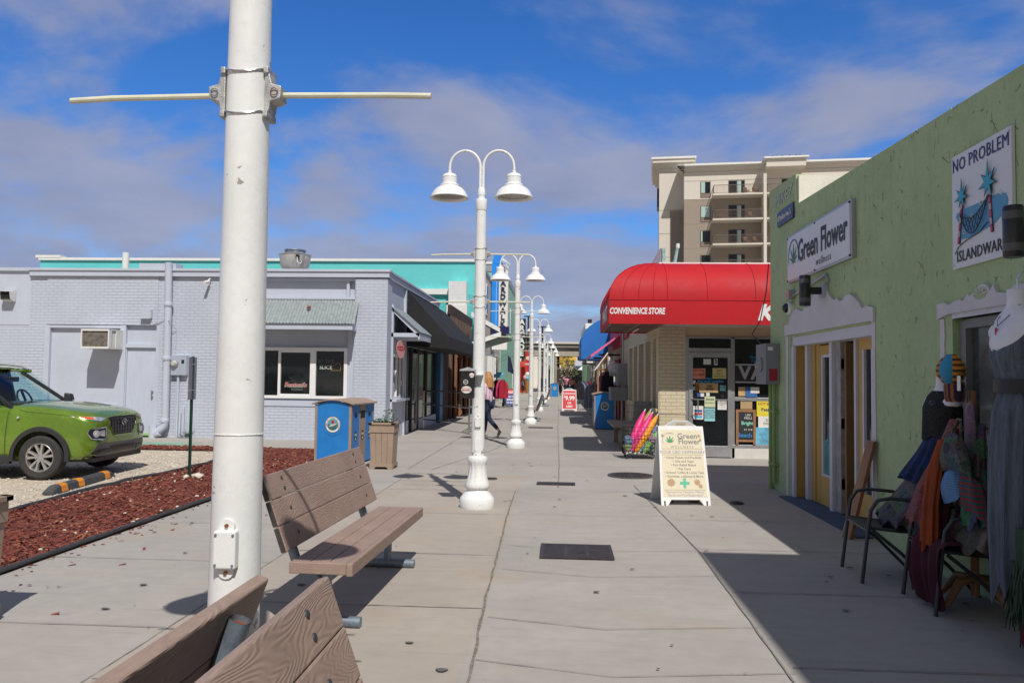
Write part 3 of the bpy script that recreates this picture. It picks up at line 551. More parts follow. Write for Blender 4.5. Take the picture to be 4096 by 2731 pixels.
# ------------------------------------------------------------------ planters
leafm = mat('planter_leaf', (.05, .12, .03), rough=.5, var=.4, sc=20)
def leaf(b, p, d, u, L_, W_):
    d = Vector(d).normalized(); s = d.cross(Vector(u)).normalized(); n = s.cross(d); p = Vector(p)
    b.add([p, p+d*L_*.45+s*W_-n*W_*.2, p+d*L_-n*L_*.15, p+d*L_*.45-s*W_-n*W_*.2], [(0, 1, 2, 3)])
def make_planter(seed):
    t = thing('planter', 'x', 'planter', group='tan tapered wooden planters'); rn = random.Random(seed); h, wb, wt = .77, .175, .205
    wz = lambda z: wb+(wt-wb)*z/h
    for q in range(4):
        rot = Matrix.Rotation(q*PI/2, 4, 'Z'); sd_ = MB(); sd_.M = rot
        for k in range(4):
            u0, u1 = -1+k*.5+.012, -1+(k+1)*.5-.012
            z0, z1 = .07, h-.17; sd_.hexa([(wz(z0)*u0, -wz(z0), z0), (wz(z0)*u1, -wz(z0), z0), (wz(z0)*u1, -wz(z0)+.03, z0), (wz(z0)*u0, -wz(z0)+.03, z0), (wz(z1)*u0, -wz(z1), z1), (wz(z1)*u1, -wz(z1), z1), (wz(z1)*u1, -wz(z1)+.03, z1), (wz(z1)*u0, -wz(z1)+.03, z1)])
        sd_.build('side_panel', tan, t, smooth=False)
        b = MB(); b.M = rot; w2 = wz(h)-.0; b.box(-w2-.004, w2+.004, -w2-.005, -w2+.03, h-.165, h-.035); b.build('upper_board', tan, t, smooth=False, bevel=.003)
        b = MB(); b.M = rot; b.box(-.228, .228, -.228, -.16, h-.034, h); b.build('rim', tan, t, smooth=False, bevel=.004)
        b = MB(); b.M = rot; b.prism([(-.183, 0), (-.12, 0), (-.09, .04), (.09, .04), (.12, 0), (.183, 0), (.187, .1), (-.187, .1)], Fr((0, -.188, 0), (1, 0, 0)), 0, .012); b.build('foot_board', tan, t, smooth=False)
    MB().box(-.165, .165, -.165, .165, .03, h-.06).build('soil', mat('potting_soil', (.04, .028, .02), rough=1, var=.4, sc=20, bump=.8), t, smooth=False)
    b = MB()
    for k in range(260):
        a, r_ = rn.uniform(0, 2*PI), rn.random()**.5*.18; x, y = r_*math.cos(a)*1.1, r_*math.sin(a)*1.1; tall = .26 if (x-.05)**2+y*y < .02 else .1; z = h-.07+rn.random()*tall
        leaf(b, (x, y, z), (rn.uniform(-1, 1), rn.uniform(-1, 1), rn.uniform(0, 1)), (0, 0, 1), rn.uniform(.04, .08), rn.uniform(.012, .02))
    b.build('foliage', leafm, t, smooth=False); return t
p = make_planter(1); p.location = (-2.935, 13.13, 0); p['label'] = 'tan planter with small green plants between the blue recycling bin and the grey building'
q = copytree(p); q.location = (-3.66, 4.57, 0); q['label'] = 'tan planter cut off by the left edge of the photo'
# ------------------------------------------------------------------ sign post, wheel stop, railing
t = thing('sign_post', 'dark green steel sign post seen edge-on, its grey sign plate turned away from the camera', 'sign', (-5.44, 11.36, 0), world=True)
gp = mat('green_post_paint', (.012, .05, .035), rough=.5, var=.1)
b = MB(); b.prism([(-.022, -.012), (-.014, -.012), (-.01, .01), (.01, .01), (.014, -.012), (.022, -.012), (.014, .018), (-.014, .018)], Fr((-5.44, 11.36, 0), (1, 0, 0), (0, 1, 0)), 0, 1.8); b.build('post', gp, t, smooth=False)
b = MB(); b.M = Matrix.Translation((-5.44, 11.36, 0)) @ Matrix.Rotation(R(4), 4, 'Z'); b.box(-.004, .0, -.15, .15, 1.16, 1.79); b.build('sign_plate', mat('sign_back', (.36, .37, .4), rough=.5, metal=.3), t, smooth=False, bevel=.001)
for z in (1.3, 1.68): MB().lathe([(.007, -.01), (.007, .03)], (-5.425, 11.35, z), n=8, ax='x').build('bolt', steel, t)
t = thing('wheel_stop', 'black rubber parking stop with orange stripes in front of the green car', 'wheel stop', (-6.55, 10.5, 0), R(8))
b = MB(); pr_ = [(-.075, 0), (.075, 0), (.06, .075), (.03, .1), (-.03, .1), (-.06, .075)]
b.add([(x, y, z) for y, s in ((-.92, .35), (-.8, 1), (.8, 1), (.92, .35)) for x, z in [(px, pz*s) for px, pz in pr_]], [tuple(range(6))]+[(i*6+k, i*6+(k+1) % 6, (i+1)*6+(k+1) % 6, (i+1)*6+k) for i in range(3) for k in range(6)]+[tuple(18+k for k in range(6))[::-1]])
b.build('stop_body', mat('black_rubber', (.06, .062, .068), rough=.8, var=.3, sc=12, bump=.3), t, smooth=False)
for y in (-.62, -.15, .66):
    b = MB(); b.add([(x*1.03, y+d, z+.002) for d in (-.085, .085) for x, z in pr_], [(k, (k+1) % 6, 6+(k+1) % 6, 6+k) for k in range(1, 5)]); b.build('orange_stripe', mat('orange_reflector', (.75, .27, .02), rough=.5, var=.1), t, smooth=False)
# ------------------------------------------------------------------ the green car
def make_car():
    t = thing('parked_car', 'metallic lime green compact SUV parked nose-in on the gravel, cut off by the left edge', 'car', (-7.47, 11.75, 0), R(3))
    paint = mat('metallic_green', (.165, .28, .02), rough=.24, metal=.4, var=.12, sc=2, coat=1., spec=.6); trim = mat('black_trim', (.028, .028, .03), rough=.6, var=.1, bump=.08, bs=200); gry = mat('grey_trim', (.13, .13, .135), rough=.45, metal=.3)
    chrome = mat('chrome', (.75, .75, .76), rough=.1, metal=1, var=.02); rub = mat('tyre_rubber', (.035, .034, .033), rough=.85, var=.3, sc=8, bump=.15); rimm = mat('alloy', (.62, .61, .59), rough=.32, metal=.8, var=.08); lampg = mat('lamp_glass', (.55, .56, .58), rough=.05, metal=.35, var=.4, sc=14); dark = mat('car_dark', (.012, .012, .014), rough=.35)
    # body: cross-sections from nose (x=.83) to tail (x=-3.2)
    ST = [(.745, .5, .44, .8), (.73, .66, .36, .86), (.7, .76, .3, .915), (.62, .83, .25, .965), (.45, .87, .24, 1.01), (.2, .885, .24, 1.04), (-.15, .887, .24, 1.085), (-.4, .887, .24, 1.085), (-.8, .887, .24, 1.07), (-1.6, .887, .24, 1.07), (-2.4, .887, .24, 1.08), (-2.9, .87, .28, 1.08), (-3.12, .82, .32, 1.07), (-3.2, .74, .4, 1.02)]
    vs, fs = [], []
    for x, w_, b_, t_ in ST:
        H = [(0, b_), (w_*.55, b_), (w_*.93, b_+.02), (w_, b_+.1), (w_+.0, (b_+t_)*.5-.02), (w_-.012, (b_+t_)*.5+.1), (w_-.035, t_-.13), (w_-.09, t_-.055), (w_-.19, t_-.015), (w_*.45, t_+.005), (0, t_+.015)]
        ringp = H+[(-a, c) for a, c in H[-2:0:-1]]; vs += [(x, a, c) for a, c in ringp]; n = len(ringp)
    for i in range(len(ST)-1): fs += [(i*n+k, i*n+(k+1) % n, (i+1)*n+(k+1) % n, (i+1)*n+k) for k in range(n)]
    fs += [tuple(range(n)), tuple((len(ST)-1)*n+k for k in range(n))[::-1]]
    b = MB(); b.add(vs, fs); body = b.build('body', paint, t, ang=70, sub=2)
    bpy.context.view_layer.update(); dg = bpy.context.evaluated_depsgraph_get(); em = bpy.data.meshes.new_from_object(body.evaluated_get(dg))
    bm_ = bmesh.new(); bm_.from_mesh(em); bmesh.ops.triangulate(bm_, faces=bm_.faces); bvh = BVHTree.FromBMesh(bm_); bm_.free()
    cut = MB()
    for x in (0, -2.52): cut.lathe([(.375, -1.2), (.375, 1.2)], (x, 0, .32), n=48, ax='y')
    co = cut.build('cut', paint, None, smooth=False); co.location = t.location; co.rotation_euler = t.rotation_euler
    body.modifiers['sub'].levels = body.modifiers['sub'].render_levels = 2
    q = body.modifiers.new('arch', 'BOOLEAN'); q.object = co; q.solver = 'EXACT'; bpy.context.view_layer.update()
    me = bpy.data.meshes.new_from_object(body.evaluated_get(bpy.context.evaluated_depsgraph_get())); body.modifiers.clear(); body.data = me; me.set_sharp_from_angle(angle=R(45)); bpy.data.objects.remove(co)
    def proj(u, v, d, ax):
        o_, dr = ((2, u, v), (-1, 0, 0)) if ax == 'x' else ((u, -2, v), (0, 1, 0))
        loc, nr, _, _ = bvh.ray_cast(Vector(o_), Vector(dr))
        if loc is None:
            loc, nr, _, _ = bvh.find_nearest(Vector((.8, u, v)) if ax == 'x' else Vector((u, -.9, v)))
        return loc+nr*d
    def patch(name, poly, m, d=.006, ax='x', parent=t, rings=5, tk=.012, smooth=True):
        """a panel laid on the body: polygon in the front (y,z) or side (x,z) view"""
        b = MB(); n = len(poly); dense = []
        for (a, c) in zip(poly, poly[1:]+poly[:1]):
            k = max(1, int(math.hypot(a[0]-c[0], a[1]-c[1])/.04))
            for i in range(k): dense.append((a[0]+(c[0]-a[0])*i/k, a[1]+(c[1]-a[1])*i/k))
        n = len(dense); cx_ = sum(p[0] for p in dense)/n; cz_ = sum(p[1] for p in dense)/n; vs = []
        for r_ in range(rings): f = 1-r_/rings; vs += [proj(cx_+(p[0]-cx_)*f, cz_+(p[1]-cz_)*f, d, ax) for p in dense]
        vs.append(proj(cx_, cz_, d, ax)); base = [proj(p[0], p[1], d-tk, ax) for p in dense]
        fs = [(r_*n+k, r_*n+(k+1) % n, (r_+1)*n+(k+1) % n, (r_+1)*n+k) for r_ in range(rings-1) for k in range(n)]+[((rings-1)*n+k, (rings-1)*n+(k+1) % n, rings*n) for k in range(n)]
        k0 = len(vs); vs += base; fs += [(k, (k+1) % n, k0+(k+1) % n, k0+k) for k in range(n)]
        b.add(vs, fs); return b.build(name, m, parent, ang=50)
    def line(name, pts, r_, m, ax='x', parent=t, d=.0, closed=False):
        P = [];
        if closed: pts = pts+pts[:1]
        for a, c in zip(pts, pts[1:]):
            k = max(1, int(math.hypot(a[0]-c[0], a[1]-c[1])/.05))
            for i in range(k): P.append(proj(a[0]+(c[0]-a[0])*i/k, a[1]+(c[1]-a[1])*i/k, d, ax))
        P.append(proj(*pts[-1], d, ax)); return MB().tube(P, r_, 6).build(name, m, parent)
    G = [(-.43, .87), (-.3, .885), (.3, .885), (.43, .87), (.4, .76), (.27, .6), (-.27, .6), (-.4, .76)]
    g_ = patch('grille', G, dark, .004); line('grille_surround', G, .008, paint, parent=g_, d=.008, closed=True)
    gb = MB()
    for k in range(5):
        z = .635+k*.052; hw = .25+.16*min(1, (z-.6)/.16); gb.tube([proj(-hw+2*hw*i/12, z, .012, 'x') for i in range(13)], .0045, 5)
    for k in range(11):
        y = -.4+k*.08; z0 = .6 if abs(y) < .26 else .6+(abs(y)-.26)*1.1; gb.tube([proj(y, z0+(.875-z0)*i/6, .014, 'x') for i in range(7)], .0045, 5)
    gb.build('grille_bars', mat('dark_chrome', (.22, .22, .23), rough=.2, metal=1), g_)
    c_ = proj(0, .79, .028, 'x'); F = Fr(c_, (0, 1, 0)); b = MB(); b.tube([F(.068*math.cos(a), .042*math.sin(a)) for a in [2*PI*k/24 for k in range(25)]], .006, 6, cap=False)
    b.tube([F(-.026, -.032), F(-.018, .0), F(-.012, .035)], .0055, 6); b.tube([F(.012, -.035), F(.018, 0), F(.026, .032)], .0055, 6); b.tube([F(-.016, -.008), F(0, 0), F(.016, .008)], .0055, 6); b.build('emblem', chrome, g_)
    for s in (-1, 1):
        P = lambda L_: [(s*a, c) for a, c in L_]
        hp = P([(.5, .735), (.78, .72), (.8, .66), (.77, .585), (.55, .56), (.5, .6)])
        h = patch('headlight', hp, dark, .01); line('headlight_ring', hp, .009, chrome, parent=h, d=.012, closed=True)
        c1 = proj(s*.71, .65, .012, 'x'); nn_ = Vector((1, s*.75, 0)).normalized(); Fh = Fr(c1, Vector((-nn_.y, nn_.x, 0)))
        b = MB(); b.tube([Fh(.045*math.cos(a), .045*math.sin(a)) for a in [2*PI*k/20 for k in range(21)]], .007, 6, cap=False); ell(b, Fh, 0, 0, .035, .035, 0, .008, 20); b.build('projector', lampg, h)
        patch('lamp_reflector', P([(.53, .7), (.64, .69), (.65, .62), (.53, .6)]), lampg, .014, parent=h)
        tl = patch('turn_lamp', P([(.46, .865), (.6, .885), (.77, .9), (.82, .905), (.77, .86), (.6, .83)]), lampg, .008, rings=3); patch('amber_lens', P([(.7, .885), (.8, .9), (.77, .866), (.7, .855)]), mat('amber_lens', (.7, .12, .02), rough=.1), .012, parent=tl)
        patch('lower_vent', P([(.42, .43), (.66, .42), (.75, .36), (.45, .34)]), dark, .016, rings=3)
    patch('lower_bumper', [(-.8, .33), (-.68, .5), (.68, .5), (.8, .33), (.62, .26), (-.62, .26)], gry, .01)
    patch('lower_grille', [(-.36, .45), (.36, .45), (.4, .36), (-.4, .36)], dark, .018)
    patch('valance', [(-.8, .32), (.8, .32), (.68, .2), (-.68, .2)], trim, .014, rings=3)
    patch('number_plate', [(-.15, .52), (.15, .52), (.15, .42), (-.15, .42)], mat('plate_white', (.6, .6, .6), rough=.4), .03, rings=2, tk=.03) if False else None
    # side details, near side is -y
    for s in (-1, 1):
        for x in (0, -2.52):
            b = MB(); n = 26; vs = []
            for i in range(n+1):
                a = R(-8)+(R(196))*i/n
                for r_, y_ in ((.372, .84), (.372, .902), (.43, .904), (.44, .87)): vs.append((x+r_*math.cos(a), s*y_, .32+r_*math.sin(a)))
            b.add(vs, [(i*4+k, i*4+(k+1) % 4, (i+1)*4+(k+1) % 4, (i+1)*4+k) for i in range(n) for k in range(4)]+[(0, 1, 2, 3), (n*4+3, n*4+2, n*4+1, n*4)]); b.build('wheel_arch', trim, t, ang=50)
        MB().box(-2.1, -.42, s*.83 if s > 0 else -.905, .905 if s > 0 else -.83, .22, .34).build('sill', trim, t, smooth=False, bevel=.01)
        MB().tube([(-.5, s*.892, .34), (-.5, s*.895, .6), (-.48, s*.885, .9), (-.46, s*.83, 1.06)], .003, 5).build('door_gap', dark, t)
        MB().tube([(-1.5, s*.892, .34), (-1.5, s*.895, .6), (-1.5, s*.885, .9), (-1.5, s*.84, 1.04)], .003, 5).build('door_gap', dark, t)
        b = MB(); b.lathe([(.001, -.012), (.012, -.01), (.02, 0)], n=12); 
        b = MB(); b.M = Matrix.Translation((-.33, s*.888, .88)) @ Matrix.Scale(1, 4); b.lathe([(.001, .01), (.014, .006), (.02, -.004)], n=14, ax='y') if s > 0 else b.lathe([(.001, -.01), (.014, -.006), (.02, .004)], n=14, ax='y'); b.M = None; o = b.build('side_repeater', lampg, t)
        m_ = MB(); m_.hexa([(-.72, s*.9, 1.06), (-.6, s*.92, 1.07), (-.62, s*1.08, 1.08), (-.73, s*1.07, 1.08), (-.72, s*.9, 1.2), (-.63, s*.92, 1.19), (-.65, s*1.07, 1.18), (-.73, s*1.06, 1.19)]); m_.build('mirror', trim, t, smooth=True, bevel=.02)
    line('hood_seam', [(-.36, .995), (-.25, .965), (0, .945), (.3, .92), (.6, .89)], .0035, dark, ax='y')
    # greenhouse: pillars, roof, panes
    zr, zb = 1.56, 1.05
    W0 = [(-.08, .74), (-.62, .6)]
    pil = mat('pillar_black', (.02, .02, .022), rough=.25)
    def ws(u, v): # windscreen u across, v up
        y = (u-.5)*2; xb = -.36-.18*y*y; xt = -1.14-.1*y*y; hw = .76+(.6-.76)*v; return (xb+(xt-xb)*v, y*hw, 1.055+(zr-.03-1.055)*v-.02*y*y*(1-v))
    MB().grid(ws, 10, 8).build('windscreen', clear, t)
    for u in (0.0, 1.0): MB().tube([ws(u, v/8) for v in range(-1, 9)], [.038]*2+[.032]*8, 8).build('a_pillar', pil, t)
    def roof(u, v):
        y = (v-.5)*2; x = -1.14-u*1.86; return (x-.1*y*y*(1-u), y*.6, zr-.02+.035*(1-y*y)*1+.02*math.sin(PI*min(1, u*1.1))-.05*max(0, u-.8)*5*.3)
    MB().grid(roof, 10, 8, thick=.03).build('roof', paint, t)
    for s in (-1, 1):
        MB().tube([(-1.12, s*.575, 1.575), (-1.25, s*.58, 1.625), (-1.5, s*.58, 1.65), (-2.4, s*.58, 1.645), (-2.8, s*.57, 1.6)], .017, 8).build('roof_rail', alum, t)
        for x0, x1 in ((-1.45, -1.55), (-2.35, -2.45)): MB().hexa([(x0, s*.84, 1.05), (x1, s*.84, 1.05), (x1, s*.8, 1.05), (x0, s*.8, 1.05), (x0, s*.62, zr), (x1, s*.62, zr), (x1, s*.58, zr), (x0, s*.58, zr)]).build('door_pillar', pil, t, smooth=False)
        MB().tube([(-1.1, s*.605, zr-.01), (-1.5, s*.62, zr+.01), (-2.8, s*.6, zr-.03)], .03, 8).build('roof_edge', paint, t)
        MB().add([(-.6, s*.83, 1.055), (-1.47, s*.84, 1.055), (-1.47, s*.62, zr-.01), (-1.12, s*.62, zr-.02)], [(0, 1, 2, 3)]).build('side_window', clear, t, smooth=False)
        MB().add([(-1.53, s*.84, 1.055), (-2.85, s*.82, 1.07), (-2.75, s*.6, zr-.03), (-1.53, s*.62, zr-.01)], [(0, 1, 2, 3)]).build('side_window', mat('privacy_glass', (.01, .01, .012), rough=.05), t, smooth=False)
    MB().add([(-2.9, -.82, 1.07), (-2.9, .82, 1.07), (-2.8, .58, zr-.03), (-2.8, -.58, zr-.03)], [(0, 1, 2, 3)]).build('rear_window', MATS['privacy_glass'], t, smooth=False)
    MB().box(-.98, -.42, -.72, .72, 1.02, 1.085).build('dashboard', dark, t, smooth=False, bevel=.02)
    b = MB(); b.M = Matrix.Translation((-1.02, .36, 1.1)) @ Matrix.Rotation(R(65), 4, 'Y'); b.tube([(.17*math.cos(a), .17*math.sin(a), 0) for a in [2*PI*k/24 for k in range(25)]], .014, 8, cap=False); b.box(-.16, .16, -.02, .02, -.01, .01); b.M = None; b.build('steering_wheel', dark, t)
    MB().box(-1.0, -.97, -.12, .12, 1.38, 1.46).build('rear_view_mirror', dark, t, smooth=False, bevel=.012)
    for y in (-.36, .36): MB().box(-1.75, -1.6, y-.22, y+.22, .6, 1.2).build('seat', mat('seat_fabric', (.05, .05, .055), rough=.9), t, smooth=False, bevel=.05)
    for s in (-1, 1): MB().tube([(-.44, s*.3-.2, 1.09), (-.38, s*.3+.25, 1.085)], .008, 6).build('wiper', dark, t)
    # wheels
    def wheel(x, s):
        tp = [(.2, -.095), (.285, -.1), (.308, -.085), (.3145, -.06), (.3145, .06), (.308, .085), (.285, .1), (.2, .095)]
        b = MB(); b.M = Matrix.Translation((x, s*.785, .3145)) @ Matrix.Rotation(R(-90)*s, 4, 'X')
        b.lathe(tp, n=56, cap=False); b.lathe([(.2, -.095), (.2, .095)], n=56, cap=False)
        for k in range(4): zc = -.045+k*.03; ring(b, .3145, .3155, zc-.01, zc+.008, 56)
        b.M = None; ty = b.build('tyre', rub, t)
        Mw = Matrix.Translation((x, s*.785, .3145)) @ Matrix.Rotation(R(-90)*s, 4, 'X')
        b = MB(); b.M = Mw; b.lathe([(.203, .096), (.196, .1), (.188, .085), (.183, .04), (.18, -.06)], n=48, cap=False)
        for k in range(5):
            for off in (-.19, .19):
                a = k*2*PI/5+.3; r0, r1 = .03, .188
                pts = [(r0*math.cos(a+off*.6), r0*math.sin(a+off*.6)), (r1*math.cos(a+off*1.35+.12), r1*math.sin(a+off*1.35+.12))]
                d = Vector((pts[1][0]-pts[0][0], pts[1][1]-pts[0][1])).normalized(); nx, ny = -d.y, d.x
                q = []
                for (px, py), hw, z in ((pts[0], .019, .078), (pts[1], .024, .088)): q.append((px, py, hw, z))
                b.hexa([(q[0][0]-nx*q[0][2], q[0][1]-ny*q[0][2], .045), (q[1][0]-nx*q[1][2], q[1][1]-ny*q[1][2], .055), (q[1][0]+nx*q[1][2], q[1][1]+ny*q[1][2], .055), (q[0][0]+nx*q[0][2], q[0][1]+ny*q[0][2], .045),
                        (q[0][0]-nx*q[0][2]*.6, q[0][1]-ny*q[0][2]*.6, .078), (q[1][0]-nx*q[1][2]*.7, q[1][1]-ny*q[1][2]*.7, .088), (q[1][0]+nx*q[1][2]*.7, q[1][1]+ny*q[1][2]*.7, .088), (q[0][0]+nx*q[0][2]*.6, q[0][1]+ny*q[0][2]*.6, .078)])
        b.lathe([(.05, .05), (.045, .08), (.03, .088), (.001, .09)], n=24, cap=False); b.M = None; rm = b.build('rim', rimm, ty, ang=30)
        b = MB(); b.M = Mw; b.lathe([(.18, .0), (.001, .0)], n=40); b.M = None; b.build('brake_disc', dark, ty)
        for k in range(5): a = k*2*PI/5+.3+PI/5; b = MB(); b.M = Mw; b.lathe([(.011, .06), (.011, .09), (.007, .095)], (.056*math.cos(a), .056*math.sin(a), 0), n=8); b.M = None; b.build('wheel_nut', chrome, rm)
    for x in (0, -2.52):
        for s in (-1, 1): wheel(x, s)
    MB().box(-3.0, .7, -.7, .7, .24, .3).build('underbody', dark, t, smooth=False)
    MB().box(-.36, .36, -.66, .66, .3, .72).build('wheel_well', dark, t, smooth=False)
    return t
make_car()
# ------------------------------------------------------------------ grey brick pizzeria (left)
YW = 18.4; XF = -4.1
g_ = thing('grey_building', 'low pale grey painted brick shop building with a corner pier, metal awnings and flat parapet', 'building', (-9, 20, 0), world=True)
comb('wall', greybrick, g_, [(-12.95, -12.52, YW, YW+.3, 0, 4.0), (-12.52, -9.72, YW-.02, YW+.3, 2.7, 4.0), (-9.72, -7.3, YW, YW+.3, 0, 4.0), (-7.3, -4.9, YW, YW+.3, 0, .8), (-24, -12.951, YW+.02, YW+.3, 0, 2.68), (-12.5, -10.6, YW+.06, YW+.3, 0, .68)])
comb('wall', greyp, g_, [(-24, -12.953, YW+.01, YW+.3, 2.68, 4.05), (-12.52, -10.62, YW+.08, YW+.3, .68, 2.7), (-10.62, -9.72, YW+.07, YW+.3, 2.2, 2.7), (-7.3, -4.9, YW+.05, YW+.3, .8, .95), (-7.3, -4.9, YW+.12, YW+.3, 2.22, 3.9)], name='panel_wall')
comb('trim', greyp, g_, [(-12.55, -12.42, YW-.01, YW+.1, .0, 2.69), (-12.42, -10.62, YW-.005, YW+.09, 2.62, 2.69), (-10.64, -10.5, YW-.01, YW+.1, 0, 2.7), (-9.74, -9.66, YW-.006, YW+.1, 0, 2.7), (-10.5, -9.74, YW+.0, YW+.1, 2.15, 2.24), (-12.42, -10.64, YW+.02, YW+.1, .68, .78), (-7.3, -4.88, YW-.02, YW+.1, .8, .93), (-7.3, -4.88, YW+.02, YW+.11, 3.33, 3.42), (-7.3, -4.88, YW-.0, YW+.1, 3.8, 3.87), (-5.1, -5.03, YW+.03, YW+.115, 3.42, 3.8)])
comb('corner_pier', greybrick, g_, [(-4.87, XF, YW-.04, 18.9, 0, 3.86)]); comb('side_pier', greybricky, g_, [(XF, XF+.012, YW-.035, 18.85, 0, 3.855)])
comb('fascia', greyp, g_, [(-12.95, XF+.05, YW-.08, YW+.2, 3.88, 4.01), (-12.97, XF+.08, YW-.11, YW+.25, 4.01, 4.07), (-24, -12.96, YW-.05, YW+.25, 4.0, 4.08), (XF-.2, XF+.05, YW+.2, 26.2, 3.86, 4.0), (XF-.25, XF+.08, YW+.25, 26.25, 4.0, 4.06)], bevel=.006)
comb('roof', mat('flat_roof', (.3, .3, .31), rough=.9), g_, [(-24, XF-.2, YW+.2, 30, 3.7, 3.8)])
comb('wall', greyp, g_, [(-24, -23.8, YW+.3, 30, 0, 3.7), (-24, XF-.3, 29.8, 30, 0, 3.7)], name='rear_wall')
# steel back door
d = comb('door', greyd, g_, [(-10.48, -9.75, YW+.06, YW+.11, .08, 2.14)], bevel=.004)
for z, r_ in ((1.1, .03), (.98, .028)): MB().lathe([(.02, -.0), (r_, -.03), (r_*.7, -.06), (.001, -.065)], (-9.82, YW+.06, z), n=14, ax='y').build('handle' if z < 1 else 'deadbolt', steel, d)
comb('door_frame', greyp, g_, [(-10.52, -10.48, YW+.02, YW+.11, .05, 2.16), (-9.75, -9.72, YW+.02, YW+.11, .05, 2.16)])
comb('sill', mat('green_sill', (.25, .5, .12), rough=.7), g_, [(-10.5, -9.72, YW-.03, YW+.1, .04, .075)])
# pipes
b = MB(); b.tube([(-9.42, YW-.14, 4.2), (-9.4, YW-.14, 3.0), (-9.38, YW-.14, .4), (-9.4, YW-.14, .28), (-9.62, YW-.14, .1)], .085, 16)
for z in (3.2, 1.9, .42): b.lathe([(.1, z-.05), (.105, z-.04), (.105, z+.04), (.1, z+.05)], (-9.4, YW-.14, 0), n=18)
b.tube([(-9.68, YW-.14, 0), (-9.68, YW-.14, .3)], .09, 14); b.tube([(-9.68, YW-.14, .06), (-9.5, YW-.14, .12)], .08, 12); b.build('drain_pipe', greyp, g_)
comb('scupper_box', greyp, g_, [(-10.2, -9.28, YW-.06, YW+.3, 4.07, 4.2)])
for x, z1 in ((-9.14, 1.5), (-8.99, .75), (-9.07, .6)): MB().tube([(x, YW-.05, 0), (x, YW-.05, z1)], .03, 8).build('conduit', greyp, g_)
MB().tube([(-9.9, YW-.02, 2.86), (-9.8, YW-.03, 2.72), (-9.55, YW-.03, 2.83), (-9.3, YW-.26, 2.8), (-9.24, YW-.03, 2.6), (-9.22, YW-.02, 1.98)], .008, 6).build('cable', greyp, g_)
# front window with sill, frames
wf = comb('window', mat('white_vinyl', (.8, .8, .8), rough=.35, var=.02), g_, [(-7.3, -5.04, YW-.0, YW+.1, 2.12, 2.2), (-7.3, -5.04, YW-.0, YW+.1, .98, 1.05), (-5.12, -5.04, YW, YW+.1, 1.05, 2.12), (-5.94, -5.8, YW, YW+.1, 1.05, 2.12), (-6.72, -6.66, YW+.005, YW+.1, 1.05, 2.12), (-7.3, -7.2, YW, YW+.1, 1.05, 2.12), (-6.66, -5.94, YW+.02, YW+.1, 1.05, 1.09), (-6.66, -5.94, YW+.02, YW+.1, 2.08, 2.12)], bevel=.004)
for x0, x1 in ((-7.2, -6.72), (-6.66, -5.94), (-5.8, -5.12)): comb('pane', glass, wf, [(x0, x1, YW+.06, YW+.07, 1.05, 2.12)])
comb('wall', greyp, g_, [(-7.3, -5.0, YW+.1, YW+.2, .95, 2.22)], name='window_backing'); comb('trim', greyp, g_, [(-5.04, -4.88, YW+.02, YW+.1, .95, 3.34)])
F = Fr((-5.45, YW+.055, 1.78), (1, 0, 0)); neon = mat('neon_tube', (.55, .6, .5), rough=.4, var=.1); neond = mat('dim_neon', (.12, .13, .12), rough=.4); neony = mat('yellow_neon', (.5, .36, .04), rough=.4)
ns = thing('neon_sign', 'by the slice neon tube sign hanging inside the right pane of the front window', 'sign', (-5.45, YW, 1.78), world=True)
txt('BY THE', Fr(F(-.12, .09), (1, 0, 0)), .12, neond, ns, w=.0); txt('SLICE', Fr(F(-.12, -.05), (1, 0, 0)), .13, neon, ns, bold=.001, w=.0)
MB().tube([F(.0, -.12), F(.24, -.12), F(.24, .0), F(.2, .07), F(.1, .02), F(.06, -.02)], .005, 6).build('pizza_outline', neony, ns)
F = Fr((-6.3, YW+.055, 1.3), (1, 0, 0)); ls = thing('window_logo', 'pizzeria logo with city skyline on the sliding window pane', 'sign', (-6.3, YW, 1.3), world=True)
ell(MB(), F, 0, -.02, .27, .045, .0, .002).build('logo_oval', mat('logo_green', (.02, .25, .17), rough=.5), ls, smooth=False)
txt("Fentoni's", Fr(F(0, -.0), (1, 0, 0)), .15, mat('logo_white', (.75, .75, .75)), ls, bold=.006, shear=.2, ext=.001, w=.002); txt("Fentoni's", Fr(F(0, -.0), (1, 0, 0)), .15, redp, ls, bold=.002, shear=.2, ext=.001, w=.005)
txt('PIZZERIA', Fr(F(.04, -.11), (1, 0, 0)), .07, greyp_, ls)
b = MB(); rn = random.Random(2)
for k in range(22): x = -.22+k*.02; b.prism([(x, .05), (x+.014, .05), (x+.014, .08+rn.random()*.09*(1-abs(k-11)/14)), (x, .08+rn.random()*.05)], F, 0, .001)
b.build('skyline', blackp, ls, smooth=False)
# corrugated awnings
def corrsheet(parent, p0, p1, q0, q1, n, name='corrugated_roof', amp=.012):
    p0, p1, q0, q1 = map(Vector, (p0, p1, q0, q1)); nn = (p1-p0).cross(q0-p0).normalized(); k = n*6
    return MB().grid(lambda u, v: (p0.lerp(p1, u)).lerp(q0.lerp(q1, u), v)+nn*amp*math.sin(u*n*2*PI), k, 1, thick=.003).build(name, corr, parent, ang=80)
aw = thing('metal_awning', 'corrugated metal awning over the front window of the grey building', 'awning', (-6, YW, 2.6), world=True)
corrsheet(aw, (-7.5, YW-.62, 2.74), (-4.72, YW-.62, 2.74), (-7.5, YW+.0, 3.34), (-4.78, YW+.0, 3.34), 36)
comb('fascia_board', greyp, aw, [(-7.45, -4.78, YW-.58, YW-.55, 2.6, 2.73), (-4.86, -4.82, YW-.55, YW+.05, 2.6, 2.72)]); comb('frame', greyp, aw, [(-7.45, -4.9, YW-.02, YW+.04, 2.62, 2.72), (-7.45, -4.88, YW+.0, YW+.06, 3.36, 3.4)])
